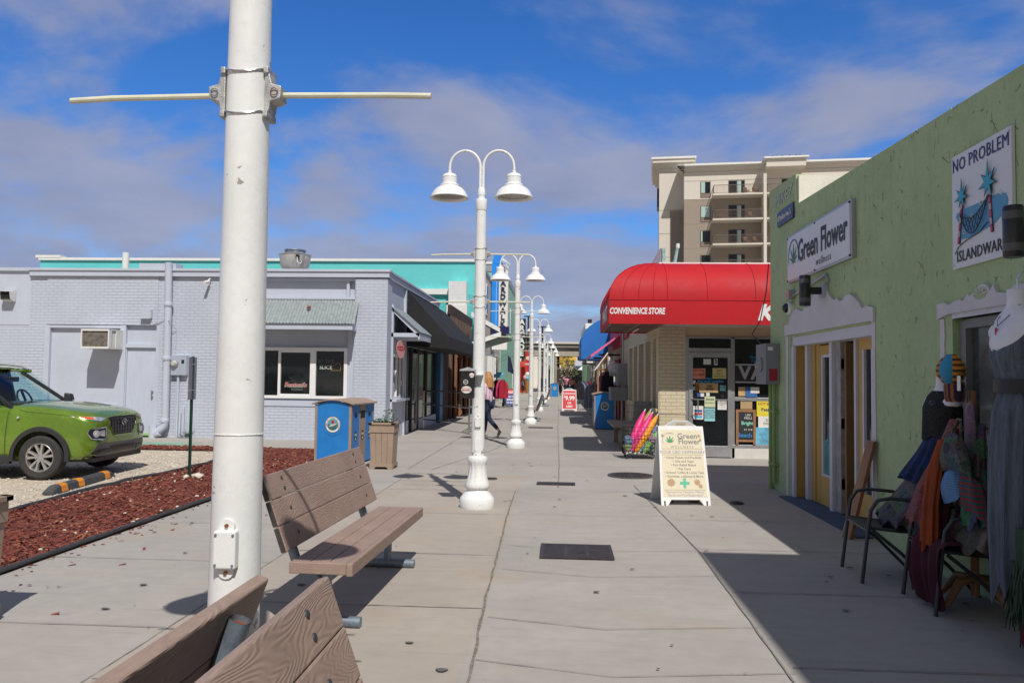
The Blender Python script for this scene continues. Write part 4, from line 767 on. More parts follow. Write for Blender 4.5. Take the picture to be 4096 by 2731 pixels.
b = MB(); b.add([(-4.84, YW-.56, 2.72), (-4.84, YW+.02, 2.72), (-4.84, YW+.02, 3.3)], [(0, 1, 2)]); b.build('side_panel', greyp, aw, smooth=False)
b = MB(); ell(b, Fr((-5.9, YW-.3, 3.13), (1, 0, 0), (0, .72, .7)), 0, 0, .05, .04, -.0, .03, 12); b.build('rust_patch', rust, aw, smooth=False)
# street side: side wall with opening, windows, doors
comb('wall', greyp, g_, [(XF-.3, XF, 18.9, 20.9, 0, .95), (XF-.3, XF-.02, 18.9, 20.9, 2.1, 3.86), (XF-.3, XF, 20.55, 20.9, 0, 3.86), (XF-.3, XF, 20.9, 26.2, 2.35, 3.86), (XF-.3, XF, 20.9, 21.3, 0, .35), (XF-.3, XF, 22.9, 26.2, 0, .3)], name='street_wall')
comb('trim', greyp, g_, [(XF-.03, XF+.05, 18.9, 19.0, 0, 3.3), (XF-.03, XF+.04, 20.5, 20.62, 0, 3.86), (XF-.03, XF+.16, 18.9, 20.6, .92, .98)])
sw = comb('window', MATS['white_vinyl'], g_, [(XF-.05, XF+.03, 19.0, 20.45, 2.02, 2.1), (XF-.05, XF+.03, 19.0, 20.45, .98, 1.04), (XF-.05, XF+.03, 19.0, 19.06, 1.04, 2.02), (XF-.05, XF+.03, 20.39, 20.45, 1.04, 2.02), (XF-.05, XF+.03, 19.5, 19.57, 1.04, 2.02), (XF-.05, XF+.03, 19.95, 20.0, 1.04, 2.02)], bevel=.003)
comb('pane', glass, sw, [(XF-.03, XF-.02, 19.06, 20.39, 1.04, 2.02)])
b = MB(); rn = random.Random(4)
for k in range(12): y = rn.choice([19.15, 19.3, 19.65, 19.8, 20.1, 20.25]); z = 1.1+rn.random()*.5; b.box(XF+.0, XF+.004+k*.0003, y-.05, y+.05, z, z+.13)
b.build('flyers', mat('pinkish_paper', (.6, .5, .58), rough=.7, var=.3, sc=12), sw, smooth=False)
ps = thing('pizza_sign', 'small red and white pizza sign hanging under the small side awning', 'sign', (XF+.2, 19, 2.2), world=True); F = Fr((XF+.22, 18.95, 2.2), (.35, .94, 0))
ell(MB(), F, 0, 0, .18, .22, 0, .02).build('board', mat('faded_red_sign', (.5, .25, .25), rough=.6), ps, smooth=False); txt('PIZZA', Fr(F(0, .02), (.35, .94, 0)), .14, redp, ps, bold=.002, w=.025)
aw = thing('small_metal_awning', 'small grey metal awning over the side window next to the corner pier', 'awning', (XF, 19.5, 2.5), world=True)
corrsheet(aw, (XF+.72, 18.85, 2.62), (XF+.72, 20.6, 2.62), (XF+.0, 18.85, 3.24), (XF+.0, 20.6, 3.24), 16)
comb('frame', greyp, aw, [(XF+.66, XF+.7, 18.9, 20.55, 2.44, 2.6), (XF, XF+.66, 18.9, 18.94, 2.5, 2.6), (XF, XF+.66, 20.5, 20.54, 2.5, 2.6)]); comb('soffit', greyp, aw, [(XF, XF+.66, 18.94, 20.5, 2.47, 2.49)])
b = MB(); b.hexa([(XF+.02, 18.9, 3.12), (XF+.68, 18.9, 2.5), (XF+.68, 18.94, 2.5), (XF+.02, 18.94, 3.12), (XF+.02, 18.9, 3.22), (XF+.7, 18.9, 2.61), (XF+.7, 18.94, 2.61), (XF+.02, 18.94, 3.22)]); b.build('rake_board', greyp, aw, smooth=False)
# black awning and shopfront
ba = thing('black_awning', 'large black fabric awning sloping over the dark shopfront on the left', 'awning', (XF, 24, 2.4), world=True); blk = mat('black_canvas', (.012, .012, .013), rough=.8, bump=.05)
b = MB(); b.add([(XF+.03, 20.7, 3.84), (XF+.03, 27.6, 3.84), (XF+1.15, 27.6, 2.62), (XF+1.15, 20.7, 2.62), (XF+1.15, 20.7, 2.3), (XF+1.15, 27.6, 2.3), (XF+.03, 20.7, 2.35), (XF+.03, 27.6, 2.35), (XF+1.1, 20.7, 2.3)], [(0, 3, 2, 1), (3, 4, 5, 2), (0, 6, 4, 3), (1, 2, 5, 7), (6, 7, 5, 4)]); b.build('canvas', blk, ba, smooth=False)
for k in range(5): MB().lathe([(.012, 0), (.012, .01)], (XF+.05, 20.69, 2.7+k*.22), n=8, ax='y').build('grommet', steel, ba)
dkf = mat('dark_storefront', (.05, .05, .052), rough=.4)
comb('shopfront', dkf, g_, [(XF-.1, XF-.0, 21.0, 21.08, .35, 2.35), (XF-.1, XF, 21.75, 21.85, 0.0, 2.35), (XF-.1, XF, 22.7, 22.85, 0, 2.35), (XF-.1, XF, 24.2, 24.3, .3, 2.35), (XF-.1, XF, 26.1, 26.2, 0, 2.35)])
comb('shop_window', glass, g_, [(XF-.07, XF-.06, 21.08, 21.75, .35, 2.35), (XF-.07, XF-.06, 22.85, 24.2, .3, 2.35), (XF-.07, XF-.06, 24.3, 26.1, .3, 2.35)])
dr = comb('shop_door', alum, g_, [(XF-.06, XF-.02, 21.87, 21.95, .02, 2.2), (XF-.06, XF-.02, 22.58, 22.68, .02, 2.2), (XF-.06, XF-.02, 21.95, 22.58, .02, .2), (XF-.06, XF-.02, 21.95, 22.58, 2.1, 2.2)]); comb('pane', glass, dr, [(XF-.045, XF-.035, 21.95, 22.58, .2, 2.1)]); MB().tube([(XF-.01, 22.0, .8), (XF+.04, 22.0, .85), (XF+.04, 22.0, 1.3), (XF-.01, 22.0, 1.35)], .012, 8).build('handle', steel, dr)
comb('blue_post', mat('blue_paint', (.04, .2, .4), rough=.5, var=.15), g_, [(XF-.2, XF+.1, 26.3, 26.9, 0, 2.35)])
comb('brown_wall', mat('brown_brick', (.06, .03, .02), rough=.8, kind='brick', axis='y', bump=.6), g_, [(XF-.3, XF+.05, 26.9, 28.6, 0, 3.6)])
# steel railing
rl = thing('railing', 'brushed steel tube railing with three rails beside the dark shopfront', 'railing', (-3.4, 22, 0), world=True)
P0, P1 = Vector((-4.0, 23.1, 0)), Vector((-2.42, 21.2, 0)); b = MB()
for z in (.28, .72, 1.12): b.tube([P0+Vector((0, 0, z)), P1+Vector((0, 0, z))], .022, 10)
b.build('rails', steel, rl)
for p in (P0, P1): MB().tube([p, p+Vector((0, 0, 1.12))], .024, 10).build('post', steel, rl)
P2 = Vector((-2.42, 26.5, 0)); b = MB()
for z in (.28, .72, 1.12): b.tube([P1+Vector((0, .05, z)), P2+Vector((0, 0, z))], .022, 8)
b.build('rails', steel, rl); MB().tube([P2, P2+Vector((0, 0, 1.12))], .024, 10).build('post', steel, rl)
MB().lathe([(.06, 0), (.06, .01)], (P1.x, P1.y, 0), n=14).build('foot_plate', steel, rl)
# things fixed to or standing on the building
t = thing('window_air_conditioner', 'boxy white air conditioner with rusty front grille sticking out of the grey wall', 'air conditioner', (-11.3, YW-.3, 2.1), world=True)
x0, x1, y0, y1, z0, z1 = -11.25, -10.56, YW-.62, YW+.0, 2.1, 2.56
comb('casing', mat('ac_white', (.72, .72, .7), rough=.45, var=.05), t, [(x0, x1, y0+.02, y1, z0, z0+.03), (x0, x1, y0+.02, y1, z1-.03, z1), (x0, x0+.03, y0, y0+.05, z0, z1), (x1-.03, x1, y0, y0+.05, z0, z1), (x0+.03, x1-.03, y0, y0+.05, z0, z0+.045), (x0+.03, x1-.03, y0, y0+.05, z1-.045, z1), (x0, x1, y0+.3, y1, z0+.03, z1-.03), (x1-.03, x1, y0+.05, y0+.12, z0+.03, z1-.03), (x0, x0+.03, y0+.05, y0+.3, z0+.03, z1-.03)], bevel=.004)
comb('grille', mat('rusty_grille', (.19, .165, .14), rough=.7, var=.5, sc=10, metal=.3, bump=1, bs=300), t, [(x0+.03, x1-.03, y0+.03, y0+.06, z0+.04, z1-.04)])
b = MB()
for k in range(11): b.box(x1-.03, x1-.018, y0+.13+k*.015, y0+.138+k*.015, z0+.04, z1-.04)
b.build('side_louvre', MATS['ac_white'], t, smooth=False)
t = thing('electric_meter', 'grey electric meter box with round glass meter on the pale grey brick wall', 'meter box', (-9.1, YW-.1, 1.7), world=True)
comb('box', mat('meter_grey', (.42, .47, .55), rough=.45, metal=.2), t, [(-9.3, -8.92, YW-.12, YW+.0, 1.5, 1.98)], bevel=.006)
MB().lathe([(.09, -.04), (.09, 0)], (-9.2, YW-.12, 1.78), n=24, ax='y').build('meter_ring', alum, t); MB().lathe([(.001, -.1), (.05, -.095), (.075, -.04)], (-9.2, YW-.12, 1.78), n=24, ax='y', cap=False).build('meter_glass', mat('meter_face', (.5, .5, .46), rough=.1), t)
comb('warning_label', blackp, t, [(-9.04, -8.97, YW-.123, YW-.12, 1.78, 1.87)])
t = thing('junction_box', 'small grey junction box high on the wall beside the drain pipe', 'junction box', (-9.98, YW, 2.95), world=True); comb('body', greyp, t, [(-10.08, -9.84, YW-.1, YW, 2.86, 3.08)], bevel=.006); comb('lid', greyp, t, [(-10.1, -9.86, YW-.12, YW-.1, 2.85, 3.09)])
t = thing('vent_hood', 'square white wall vent hood on the far left end of the grey building', 'vent', (-13.45, YW, 3.4), world=True)
b = MB(); x0, x1 = -13.6, -13.33; b.add([(x0, YW-.24, 3.48), (x1, YW-.24, 3.48), (x1, YW, 3.52), (x0, YW, 3.52), (x0, YW-.2, 3.3), (x1, YW-.2, 3.3), (x1, YW, 3.24), (x0, YW, 3.24)], [(0, 1, 2, 3), (0, 4, 7, 3), (1, 5, 6, 2), (4, 5, 6, 7)]); b.build('hood', MATS['ac_white'], t, smooth=False); comb('opening', MATS['dark_void'], t, [(x0+.02, x1-.02, YW-.18, YW-.02, 3.28, 3.46)])
t = thing('security_camera', 'small bullet security camera under the fascia left of the big lamp post', 'camera', (-8.42, YW, 3.75), world=True); MB().tube([(-8.42, YW, 3.84), (-8.42, YW-.1, 3.82), (-8.44, YW-.14, 3.76)], .015, 8).build('bracket', white, t); MB().tube([(-8.44, YW-.08, 3.76), (-8.47, YW-.26, 3.72)], .035, 12).build('body', white, t)
t = thing('exhaust_fan', 'round spun aluminium kitchen exhaust fan on the roof of the grey building', 'roof vent', (-7.2, 20.8, 3.8), world=True); sp_al = mat('spun_aluminium', (.62, .61, .58), rough=.3, metal=.5, var=.15, sc=5)
MB().lathe([(.3, 3.8), (.3, 4.36), (.33, 4.4), (.38, 4.5), (.41, 4.7), (.42, 4.78), (.44, 4.79), (.44, 4.8), (.3, 4.82)], (-7.2, 20.8, 0), n=48).build('bowl', sp_al, t); MB().lathe([(.27, 4.82), (.27, 4.9), (.29, 4.905), (.285, 4.93), (.001, 4.94)], (-7.2, 20.8, 0), n=40).build('cap', MATS['galvanised_steel'], t)
comb('switch_box', alum, t, [(-6.93, -6.83, 20.38, 20.46, 4.58, 4.74)]); MB().lathe([(.05, -.04), (.05, 0)], (-7.0, 20.43, 4.7), n=16, ax='y').build('port', MATS['dark_void'], t); MB().tube([(-7.0, 20.38, 4.68), (-6.98, 20.34, 4.55), (-6.9, 20.36, 4.5), (-6.86, 20.4, 4.6)], .012, 6).build('hose', white, t)
t = thing('roof_unit', 'large beige air conditioning unit on the flat roof, half hidden by the lamp post', 'roof unit', (-10.5, 24, 3.8), world=True)
comb('casing', mat('beige_metal', (.42, .4, .34), rough=.6), t, [(-12.0, -10.55, 24, 25, 3.8, 4.78)]); b = MB()
for k in range(26): b.box(-11.95+k*.055, -11.92+k*.055, 23.985, 24.0, 4.2, 4.72)
b.build('louvre', mat('louvre_dark', (.12, .11, .1), rough=.7), t, smooth=False); comb('side_box', MATS['beige_metal'], t, [(-10.55, -9.7, 24.1, 24.9, 3.8, 4.65)])
t = thing('roof_vent_box', 'small white square rusty vent box above the beige roof unit', 'roof vent', (-10.9, 26, 3.8), world=True); comb('stack', alum, t, [(-11.05, -10.72, 26, 26.3, 3.8, 4.95)]); comb('cap', alum, t, [(-11.15, -10.62, 25.9, 26.4, 4.97, 5.12)])
t = thing('vent_pipe', 'plain white vertical vent pipe standing up behind the parapet', 'pipe', (-11.2, 19.4, 3.8), world=True); MB().lathe([(.085, 3.8), (.085, 4.62)], (-11.15, 19.4, 0), n=20).build('pipe', white, t)
b = MB(); rn = random.Random(6)
for k in range(60): a = rn.uniform(0, 2*PI); leaf(b, (-8.85+rn.uniform(-.1, .1), YW-.12, .0), (math.cos(a)*.8, -.3+.3*math.sin(a), rn.uniform(.4, 1.2)), (0, 0, 1), rn.uniform(.15, .32), .008)
tag(b.build('weed', leafm, smooth=False, off=Vector((-8.85, YW-.12, 0))), 'small tuft of weeds growing at the foot of the grey brick wall', 'weed')
b = MB(); b.add([(-10.2, 16.6, .003), (-8.2, 16.5, .003), (-7.9, 17.1, .003), (-9.9, 17.2, .003)], [(0, 1, 2, 3)]); tag(b.build('pavement_paint', mat('green_ground_paint', (.2, .38, .28), rough=.9, var=.2), smooth=False), kind='structure')
# ------------------------------------------------------------------ teal building
teal = mat('teal_paint', (.13, .6, .6), rough=.6, var=.07, sc=.5, bump=.1, bs=12); tealb = mat('teal_brick', (.11, .55, .54), rough=.6, kind='brick', bump=.8)
beige = mat('beige_stucco', (.52, .47, .42), rough=.85, var=.05, sc=1); wb = mat('white_brick', (.78, .78, .78), rough=.6, kind='brick', bump=.8)
t = thing('teal_building', 'tall turquoise painted building with white parapet behind the grey building, beige on its street side', 'building', (-14, 45, 0), world=True)
comb('wall', teal, t, [(-26.3, -3.95, 38, 38.4, 0, 7.17)]); comb('lower_brick', tealb, t, [(-26.3, -3.96, 37.97, 38.0, 0, 5.6)])
comb('wall', beige, t, [(-4.3, -3.9, 38.4, 47, 0, 6.95)], name='street_wall'); comb('wall', teal, t, [(-26.3, -26, 38.4, 47, 0, 7.1)], name='side_wall'); comb('roof', MATS['flat_roof'], t, [(-26, -4.3, 38.4, 47, 6.4, 6.5)])
comb('coping', white, t, [(-26.35, -3.88, 37.9, 38.45, 7.17, 7.3), (-26.5, -25.2, 37.88, 38.4, 7.3, 7.42)]); comb('side_coping', mat('blue_coping', (.25, .33, .45), rough=.5), t, [(-4.35, -3.85, 38.45, 47, 6.95, 7.12)])
comb('ledge', white, t, [(-8.2, -5.34, 37.8, 37.97, 5.55, 5.82)]); 
c_ = comb('chimney', wb, t, [(-5.36, -4.5, 37.4, 37.97, 4.9, 6.15)]); comb('lower_flue', white, t, [(-5.45, -4.45, 37.35, 37.97, 2.5, 5.0)])
for z in (4.9,): 
    for y in (44.9,):
        wn = comb('window', white, t, [(-3.9, -3.86, y-.45, y+.45, z-.05, z+1.6)]); comb('pane', glass, wn, [(-3.858, -3.85, y-.36, y+.36, z+.05, z+1.5)])
for y in (41.5,):
    wn = comb('window', white, t, [(-3.9, -3.86, y-.45, y+.45, 4.85, 6.5)]); comb('pane', glass, wn, [(-3.858, -3.85, y-.36, y+.36, 4.95, 6.4)])
comb('shop_window', glass, t, [(-3.9, -3.88, 38.8, 42.3, .4, 2.9)]); comb('column', white, t, [(-3.95, -3.6, 42.4, 42.8, 0, 2.7), (-3.95, -3.6, 43.6, 43.9, 0, 2.7)])
for y0, y1 in ((45.2, 46.2),): wn = comb('window', white, t, [(-3.9, -3.86, y0, y1, 1.3, 2.9)]); comb('pane', glass, wn, [(-3.858, -3.85, y0+.1, y0+.45, 1.45, 2.75), (-3.858, -3.85, y0+.52, y1-.1, 1.45, 2.75)])
# wooden barn-like stall front and the shed awning beyond
owood = mat('old_wood', (.13, .085, .06), rough=.9, var=.5, sc=3, stretch=(6, 6, .6), bump=.7); owood2 = mat('orange_old_wood', (.24, .11, .055), rough=.9, var=.5, sc=3, stretch=(6, 6, .6), bump=.7)
t = thing('wooden_stall', 'weathered wooden stall front with plank doors and thatched sign board', 'stall', (XF, 32, 0), world=True)
b = MB(); rn = random.Random(9)
for k in range(24): y = 28.7+k*.3; b.box(XF-.05, XF+rn.uniform(0, .03), y, y+.27, 2.9+rn.uniform(-.15, .1), 3.95)
b.build('sign_board', owood, t, smooth=False); comb('beam', mat('dark_wood', (.05, .03, .022), rough=.9, var=.3, sc=6), t, [(XF-.02, XF+.1, 28.6, 35.9, 3.85, 4.2)])
b = MB()
for k in range(46): y = 28.6+k*.15; b.add([(XF+.06, y, 3.9), (XF+.1, y+.1, 3.9), (XF+.12, y+.05+rn.uniform(-.05, .05), 3.2+rn.uniform(-.2, .2))], [(0, 1, 2)])
b.build('thatch', owood, t, smooth=False)
comb('post', owood, t, [(XF, XF+.15, y, y+.22, 0, 2.6) for y in (28.7, 31.9, 35.4)]); comb('lintel', owood, t, [(XF, XF+.14, 28.7, 35.6, 2.45, 2.62)])
for y in (29.0, 30.4, 32.2, 33.7):
    b = MB()
    for k in range(5): b.box(XF+.25-k*.05-.04, XF+.29-k*.05, y+k*.26, y+k*.26+.25, .03, 2.4)
    b.tube([(XF+.32, y, .1), (XF+.12, y+1.2, 1.2)], .03, 5); b.tube([(XF+.32, y, 2.3), (XF+.12, y+1.2, 1.2)], .03, 5); b.build('plank_door', owood2, t, smooth=False)
comb('paper_notice', paper, t, [(XF+.17, XF+.175, 31.8, 32.2, 1.1, 1.9)]); comb('back_wall', dkf, t, [(XF-.4, XF-.1, 28.6, 36, 0, 3)])
ra = thing('striped_canopy', 'white ribbed metal canopy above the wooden plank doors', 'awning', (XF, 33, 2.5), world=True); corrsheet(ra, (XF+1.1, 28.8, 2.5), (XF+1.1, 38, 2.5), (XF, 28.8, 3.0), (XF, 38, 3.0), 30, amp=.03)
bk = thing('lift_up_shutter', 'open lift-up shutter roof with white edge boards and green underside left of the second lamp', 'shutter', (XF, 36, 3), world=True)
grn = mat('dark_green_panel', (.03, .09, .07), rough=.5, metal=.2, var=.3, sc=3)
b = MB(); b.hexa([(XF, 36.2, 4.35), (-2.75, 36.2, 3.62), (-2.75, 40.5, 3.62), (XF, 40.5, 4.35), (XF, 36.2, 4.5), (-2.75, 36.2, 3.75), (-2.75, 40.5, 3.75), (XF, 40.5, 4.5)]); b.build('upper_panel', blk, bk, smooth=False)
b = MB(); b.hexa([(XF, 36.1, 4.35), (-2.75, 36.1, 3.62), (-2.75, 36.2, 3.62), (XF, 36.2, 4.35), (XF, 36.1, 4.58), (-2.75, 36.1, 3.83), (-2.75, 36.2, 3.83), (XF, 36.2, 4.58)]); b.hexa([(XF, 36.1, 2.95), (-2.7, 36.1, 3.45), (-2.7, 36.2, 3.45), (XF, 36.2, 2.95), (XF, 36.1, 3.15), (-2.7, 36.1, 3.66), (-2.7, 36.2, 3.66), (XF, 36.2, 3.15)]); b.build('edge_board', white, bk, smooth=False)
b = MB(); b.hexa([(XF, 36.2, 2.95), (-2.7, 36.2, 3.45), (-2.45, 40.5, 3.45), (XF, 40.5, 2.95), (XF, 36.2, 3.0), (-2.7, 36.2, 3.52), (-2.45, 40.5, 3.52), (XF, 40.5, 3.0)]); b.build('lower_panel', grn, bk, smooth=False)
# BOARDWALK sign
t = thing('boardwalk_sign', 'tall vertical boardwalk sign with black stacked letters on white, bright blue side and top', 'sign', (-3.4, 44, 4), world=True); bl = mat('bright_blue', (.02, .27, .8), rough=.4, var=.08)
comb('blue_body', bl, t, [(-3.86, -3.44, 44, 44.5, 4.4, 7.95)]); comb('white_panel', white, t, [(-3.44, -2.93, 43.95, 44.5, 4.4, 7.9)])
b = MB(); b.hexa([(-3.86, 44, 7.95), (-2.95, 44, 7.9), (-2.95, 44.5, 7.9), (-3.86, 44.5, 7.95), (-3.72, 44, 8.55), (-3.42, 44, 8.55), (-3.42, 44.5, 8.55), (-3.72, 44.5, 8.55)]); b.build('crown', bl, t, smooth=False)
for k, ch in enumerate('BOARDWALK'): txt(ch, Fr((-3.2+.0, 43.95, 7.62-k*.385), (1, 0, 0)), .42, mat('sign_letter', (.03, .035, .06), rough=.4), t, bold=.012, ext=.03, w=.0, name='letter')
comb('neon_line', mat('pale_blue', (.4, .6, .85)), t, [(-3.6, -3.57, 43.97, 44, 4.5, 7.8)]); comb('navy_base', mat('navy_blue', (.015, .015, .09), rough=.4), t, [(-3.85, -2.85, 43.9, 44.6, 4.0, 4.4)]); comb('lower_panel', white, t, [(-3.8, -2.95, 44, 44.5, 3.1, 4.0)])
b = MB(); rn = random.Random(3)
for k in range(7): b.tube([(-3.3, 43.9, 8.3), (-3.25+k*.06, 43.85, 8.0), (-3.1+k*.05, 43.85, 7.9-rn.random()*.3)], .012, 5)
b.build('loose_wire', white, t); 
# mint building, arcade sign, coral front
mint = mat('mint_brick', (.3, .55, .43), rough=.75, var=.06, sc=.8, bump=.1); t = thing('mint_building', 'mint green two-storey building with grey parapet beyond the boardwalk sign', 'building', (-6, 60, 0), world=True)
comb('wall', mint, t, [(-14, -3.9, 52, 78, 0, 8.6)]); comb('parapet', mat('grey_parapet', (.3, .33, .36)), t, [(-14, -3.85, 51.95, 78, 8.6, 9.1)]); comb('coping', white, t, [(-14, -3.8, 51.9, 53, 9.1, 9.25)])
for y in (56, 62, 68, 74): wn = comb('window', white, t, [(-3.9, -3.86, y-.5, y+.5, 5, 7)]); comb('pane', glass, wn, [(-3.858, -3.85, y-.4, y+.4, 5.1, 6.9)])
for y in (66, 71): dd = comb('door', white, t, [(-3.9, -3.86, y-.6, y+.6, 0.05, 2.4)]); comb('pane', glass, dd, [(-3.858, -3.85, y-.45, y+.45, .4, 2.2)])
t = thing('beige_shop', 'beige shop front between the turquoise building and the mint green building', 'building', (-4.1, 49.5, 0), world=True); comb('wall', beige, t, [(-14, -3.95, 47, 52, 0, 4.6)]); wn = comb('window', white, t, [(-3.95, -3.9, 48.3, 49.5, 1.2, 2.9)]); comb('pane', glass, wn, [(-3.898, -3.89, 48.4, 49.4, 1.3, 2.8)])
t = thing('arcade_sign', 'black vertical arcade sign with white stacked letters between the lamp posts', 'sign', (-3.3, 75, 4), world=True); comb('board', black, t, [(-3.95, -3.25, 75, 75.4, 3.4, 7.2)])
for k, ch in enumerate('ARCADE'): txt(ch, Fr((-3.6, 75, 6.85-k*.6), (1, 0, 0)), .72, white, t, bold=.03, ext=.02, w=0, name='letter')
coral = mat('coral_paint', (.65, .09, .05), rough=.6, var=.1); t = thing('coral_stand', 'bright coral red shop front with ribbed columns under the arcade sign', 'stand', (-4, 80, 0), world=True)
b = MB()
for k in range(6): b.tube([(-4.1+k*.12, 79.8, 0), (-4.1+k*.12, 79.8, 2.9)], .055, 8)
b.build('column', coral, t); comb('wall', coral, t, [(-8, -3.3, 80, 84, 0, 3.2)]); comb('white_trim', white, t, [(-3.42, -3.35, 79.9, 80, 0, 2.9)])
t = thing('cream_sign', 'red ice cream sign with white lettering beside the coral shop front', 'sign', (-3.2, 78, 3), world=True); comb('board', mat('poster_red', (.55, .03, .03)), t, [(-3.42, -2.7, 78.5, 78.6, 1.9, 4.2)]); txt('CREAM', Fr((-3.06, 78.5, 2.9), (1, 0, 0)), .25, white, t, bold=.008); ell(MB(), Fr((-3.06, 78.5, 3.5), (1, 0, 0)), 0, 0, .28, .2, 0, .02).build('picture', mat('poster_cream', (.8, .6, .4), var=.4, sc=6), t, smooth=False)
t = thing('ice_cream_cone_statue', 'giant waffle cone statue with pink, white and blue scoops beside the coral columns', 'statue', (-3.1, 77, 0), world=True)
MB().lathe([(.08, 0), (.12, .1), (.3, 1.25), (.31, 1.3)], (-3.12, 77, 0), n=20).build('cone', mat('waffle', (.45, .22, .06), rough=.8, kind='stripes', sc=12, c2=(.3, .12, .03), axis='z'), t)
for x, z, c_ in ((-3.1, 1.5, (.1, .5, .7)), (-3.3, 1.55, (.75, .3, .35)), (-3.08, 1.85, (.75, .72, .65))): MB().lathe([(.26*math.sin(PI*k/10)+.001, z-.26*math.cos(PI*k/10)) for k in range(11)], (x, 77, 0), n=16).build('scoop', mat('scoop%.2f' % z, c_, rough=.5), t)
for nm, x, y, c1, c2, l in (('store_flag', -2.9, 45, (.02, .02, .07), (.02, .02, .07), 'drooping dark navy flag on a pole from the mint facade'), ('store_flag', -2.35, 46, (.65, .1, .02), (.65, .1, .02), 'orange red flag with a white letter hanging beyond the navy flag')):
    t = thing(nm, l, 'flag', (x, y, 2.5), world=True); MB().tube([(-3.9, y+1, 2.3), (x, y, 2.95)], .012, 6).build('pole', steel, t)
    d = 1 if nm and x < -2.5 else -1
    MB().grid(lambda u, v: (x-.05+.4*u*d*(.4+.6*v)+(.0 if d > 0 else .1), y+.04*math.sin(u*9+v*3), 2.85-v*.95-u*.2), 10, 6, thick=.006).build('cloth', mat(l[:12], c1, rough=.8), t)
# clothes racks on the left, sale board
def garment(b, x, y, z, w, h, rn, dx=0., ax='y'):
    """one hung shirt: a flared double-sided shape with soft folds"""
    ph = rn.uniform(0, 6)
    def f(u, v):
        a = 2*PI*u; ww = w*(.32+.68*min(1, v*5))*(1+.12*v); th = .035+.03*v+.012*math.sin(3*a+ph); p, q = ww*math.cos(a), th*math.sin(a)*(1+.3*math.sin(5*a+ph))
        return (x+p, y+q, z-h*v) if ax == 'x' else (x+q+dx*v, y+p, z-h*v)
    b.grid(f, 14, 6)
def rack(name, label, x0, x1, y0, y1, z, items, seed, grp=None, ax=None, h=.75):
    t = thing(name, label, 'clothes rack', ((x0+x1)/2, (y0+y1)/2, 0), group=grp, world=True); rn = random.Random(seed); n = len(items)
    b = MB(); b.tube([(x0, y0, z), (x1, y1, z)], .014, 8)
    for x, y in ((x0, y0), (x1, y1)): b.tube([(x, y, .06), (x, y, z)], .014, 8)
    nx, ny = (y1-y0), -(x1-x0); L_ = math.hypot(nx, ny); nx, ny = nx/L_*.25, ny/L_*.25
    for x, y in ((x0, y0), (x1, y1)): b.tube([(x-nx, y-ny, .05), (x+nx, y+ny, .05)], .013, 6); [b.lathe([(.03, -.015), (.03, .015)], (x+s*nx, y+s*ny, .03), n=10, ax='x') for s in (-1, 1)]
    b.build('rack_frame', steel, t)
    for i, (nm, m) in enumerate(items):
        k = (i+.7)/(n+.4); b = MB(); garment(b, x0+(x1-x0)*k, y0+(y1-y0)*k, z-.03, rn.uniform(.2, .25), h*rn.uniform(.85, 1.1), rn, ax=ax or ('y' if abs(x1-x0) > abs(y1-y0) else 'x'))
        o = b.build(nm, m, None, ang=80, off=Vector((x0+(x1-x0)*k, y0+(y1-y0)*k, z))); yield o
navyc = mat('navy_cloth', (.012, .012, .025), rough=.9, kind='cloth'); pinkc = mat('pink_cloth', (.75, .05, .18), rough=.8, kind='cloth'); redc = mat('red_cloth', (.4, .01, .03), rough=.85, kind='cloth'); bluec = mat('blue_cloth', (.03, .1, .35), rough=.85, kind='cloth'); mixc = mat('print_cloth', (.4, .4, .5), rough=.8, kind='cloth', sc=4, c2=(.1, .2, .3)); blackc = mat('black_cloth', (.012, .012, .014), rough=.9, kind='cloth')
def dress_rack(*a, lab=None, cat='clothing', **k):
    for i, o in enumerate(rack(*a, **k)): tag(o, lab[i][0], cat, lab[i][1])
dress_rack('clothes_rack', 'steel rack of navy and pink shirts outside the beige building, right of the walking woman', -3.3, -2.75, 40.6, 39.6, 1.42, [('navy_shirt', navyc), ('navy_shirt', navyc), ('navy_shirt', blackc), ('pink_shirt', pinkc), ('pink_shirt', pinkc), ('navy_shirt', navyc), ('red_shirt', redc)], 3, ax='x', h=.85,
           lab=[('navy shirt on the rack right of the walking woman', 'navy shirts on the left rack')]*3+[('bright pink shirt on the rack right of the walking woman', 'pink shirts on the left rack')]*2+[('navy shirt on the rack right of the walking woman', 'navy shirts on the left rack'), ('dark red shirt at the right end of the rack near the walking woman', None)])
cy_ = mat('cyan_card', (.05, .45, .7), rough=.5)
for i, (x, z) in enumerate(((-3.18, 1.62), (-3.05, 1.72))):
    t = thing('price_card', ['lower left light blue price card above the shirt rack', 'upper right light blue price card above the shirt rack'][i], 'sign', (x, 40.3, z), world=True); comb('card', cy_, t, [(x-.18, x+.18, 40.3+i*.1, 40.31+i*.1, z-.09, z+.09)]); txt('2 FOR $40', Fr((x, 40.3+i*.1, z), (1, 0, 0)), .085, white, t); MB().tube([(x, 40.32+i*.1, z-.09), (x, 40.32+i*.1, 1.42)], .006, 5).build('stem', steel, t)
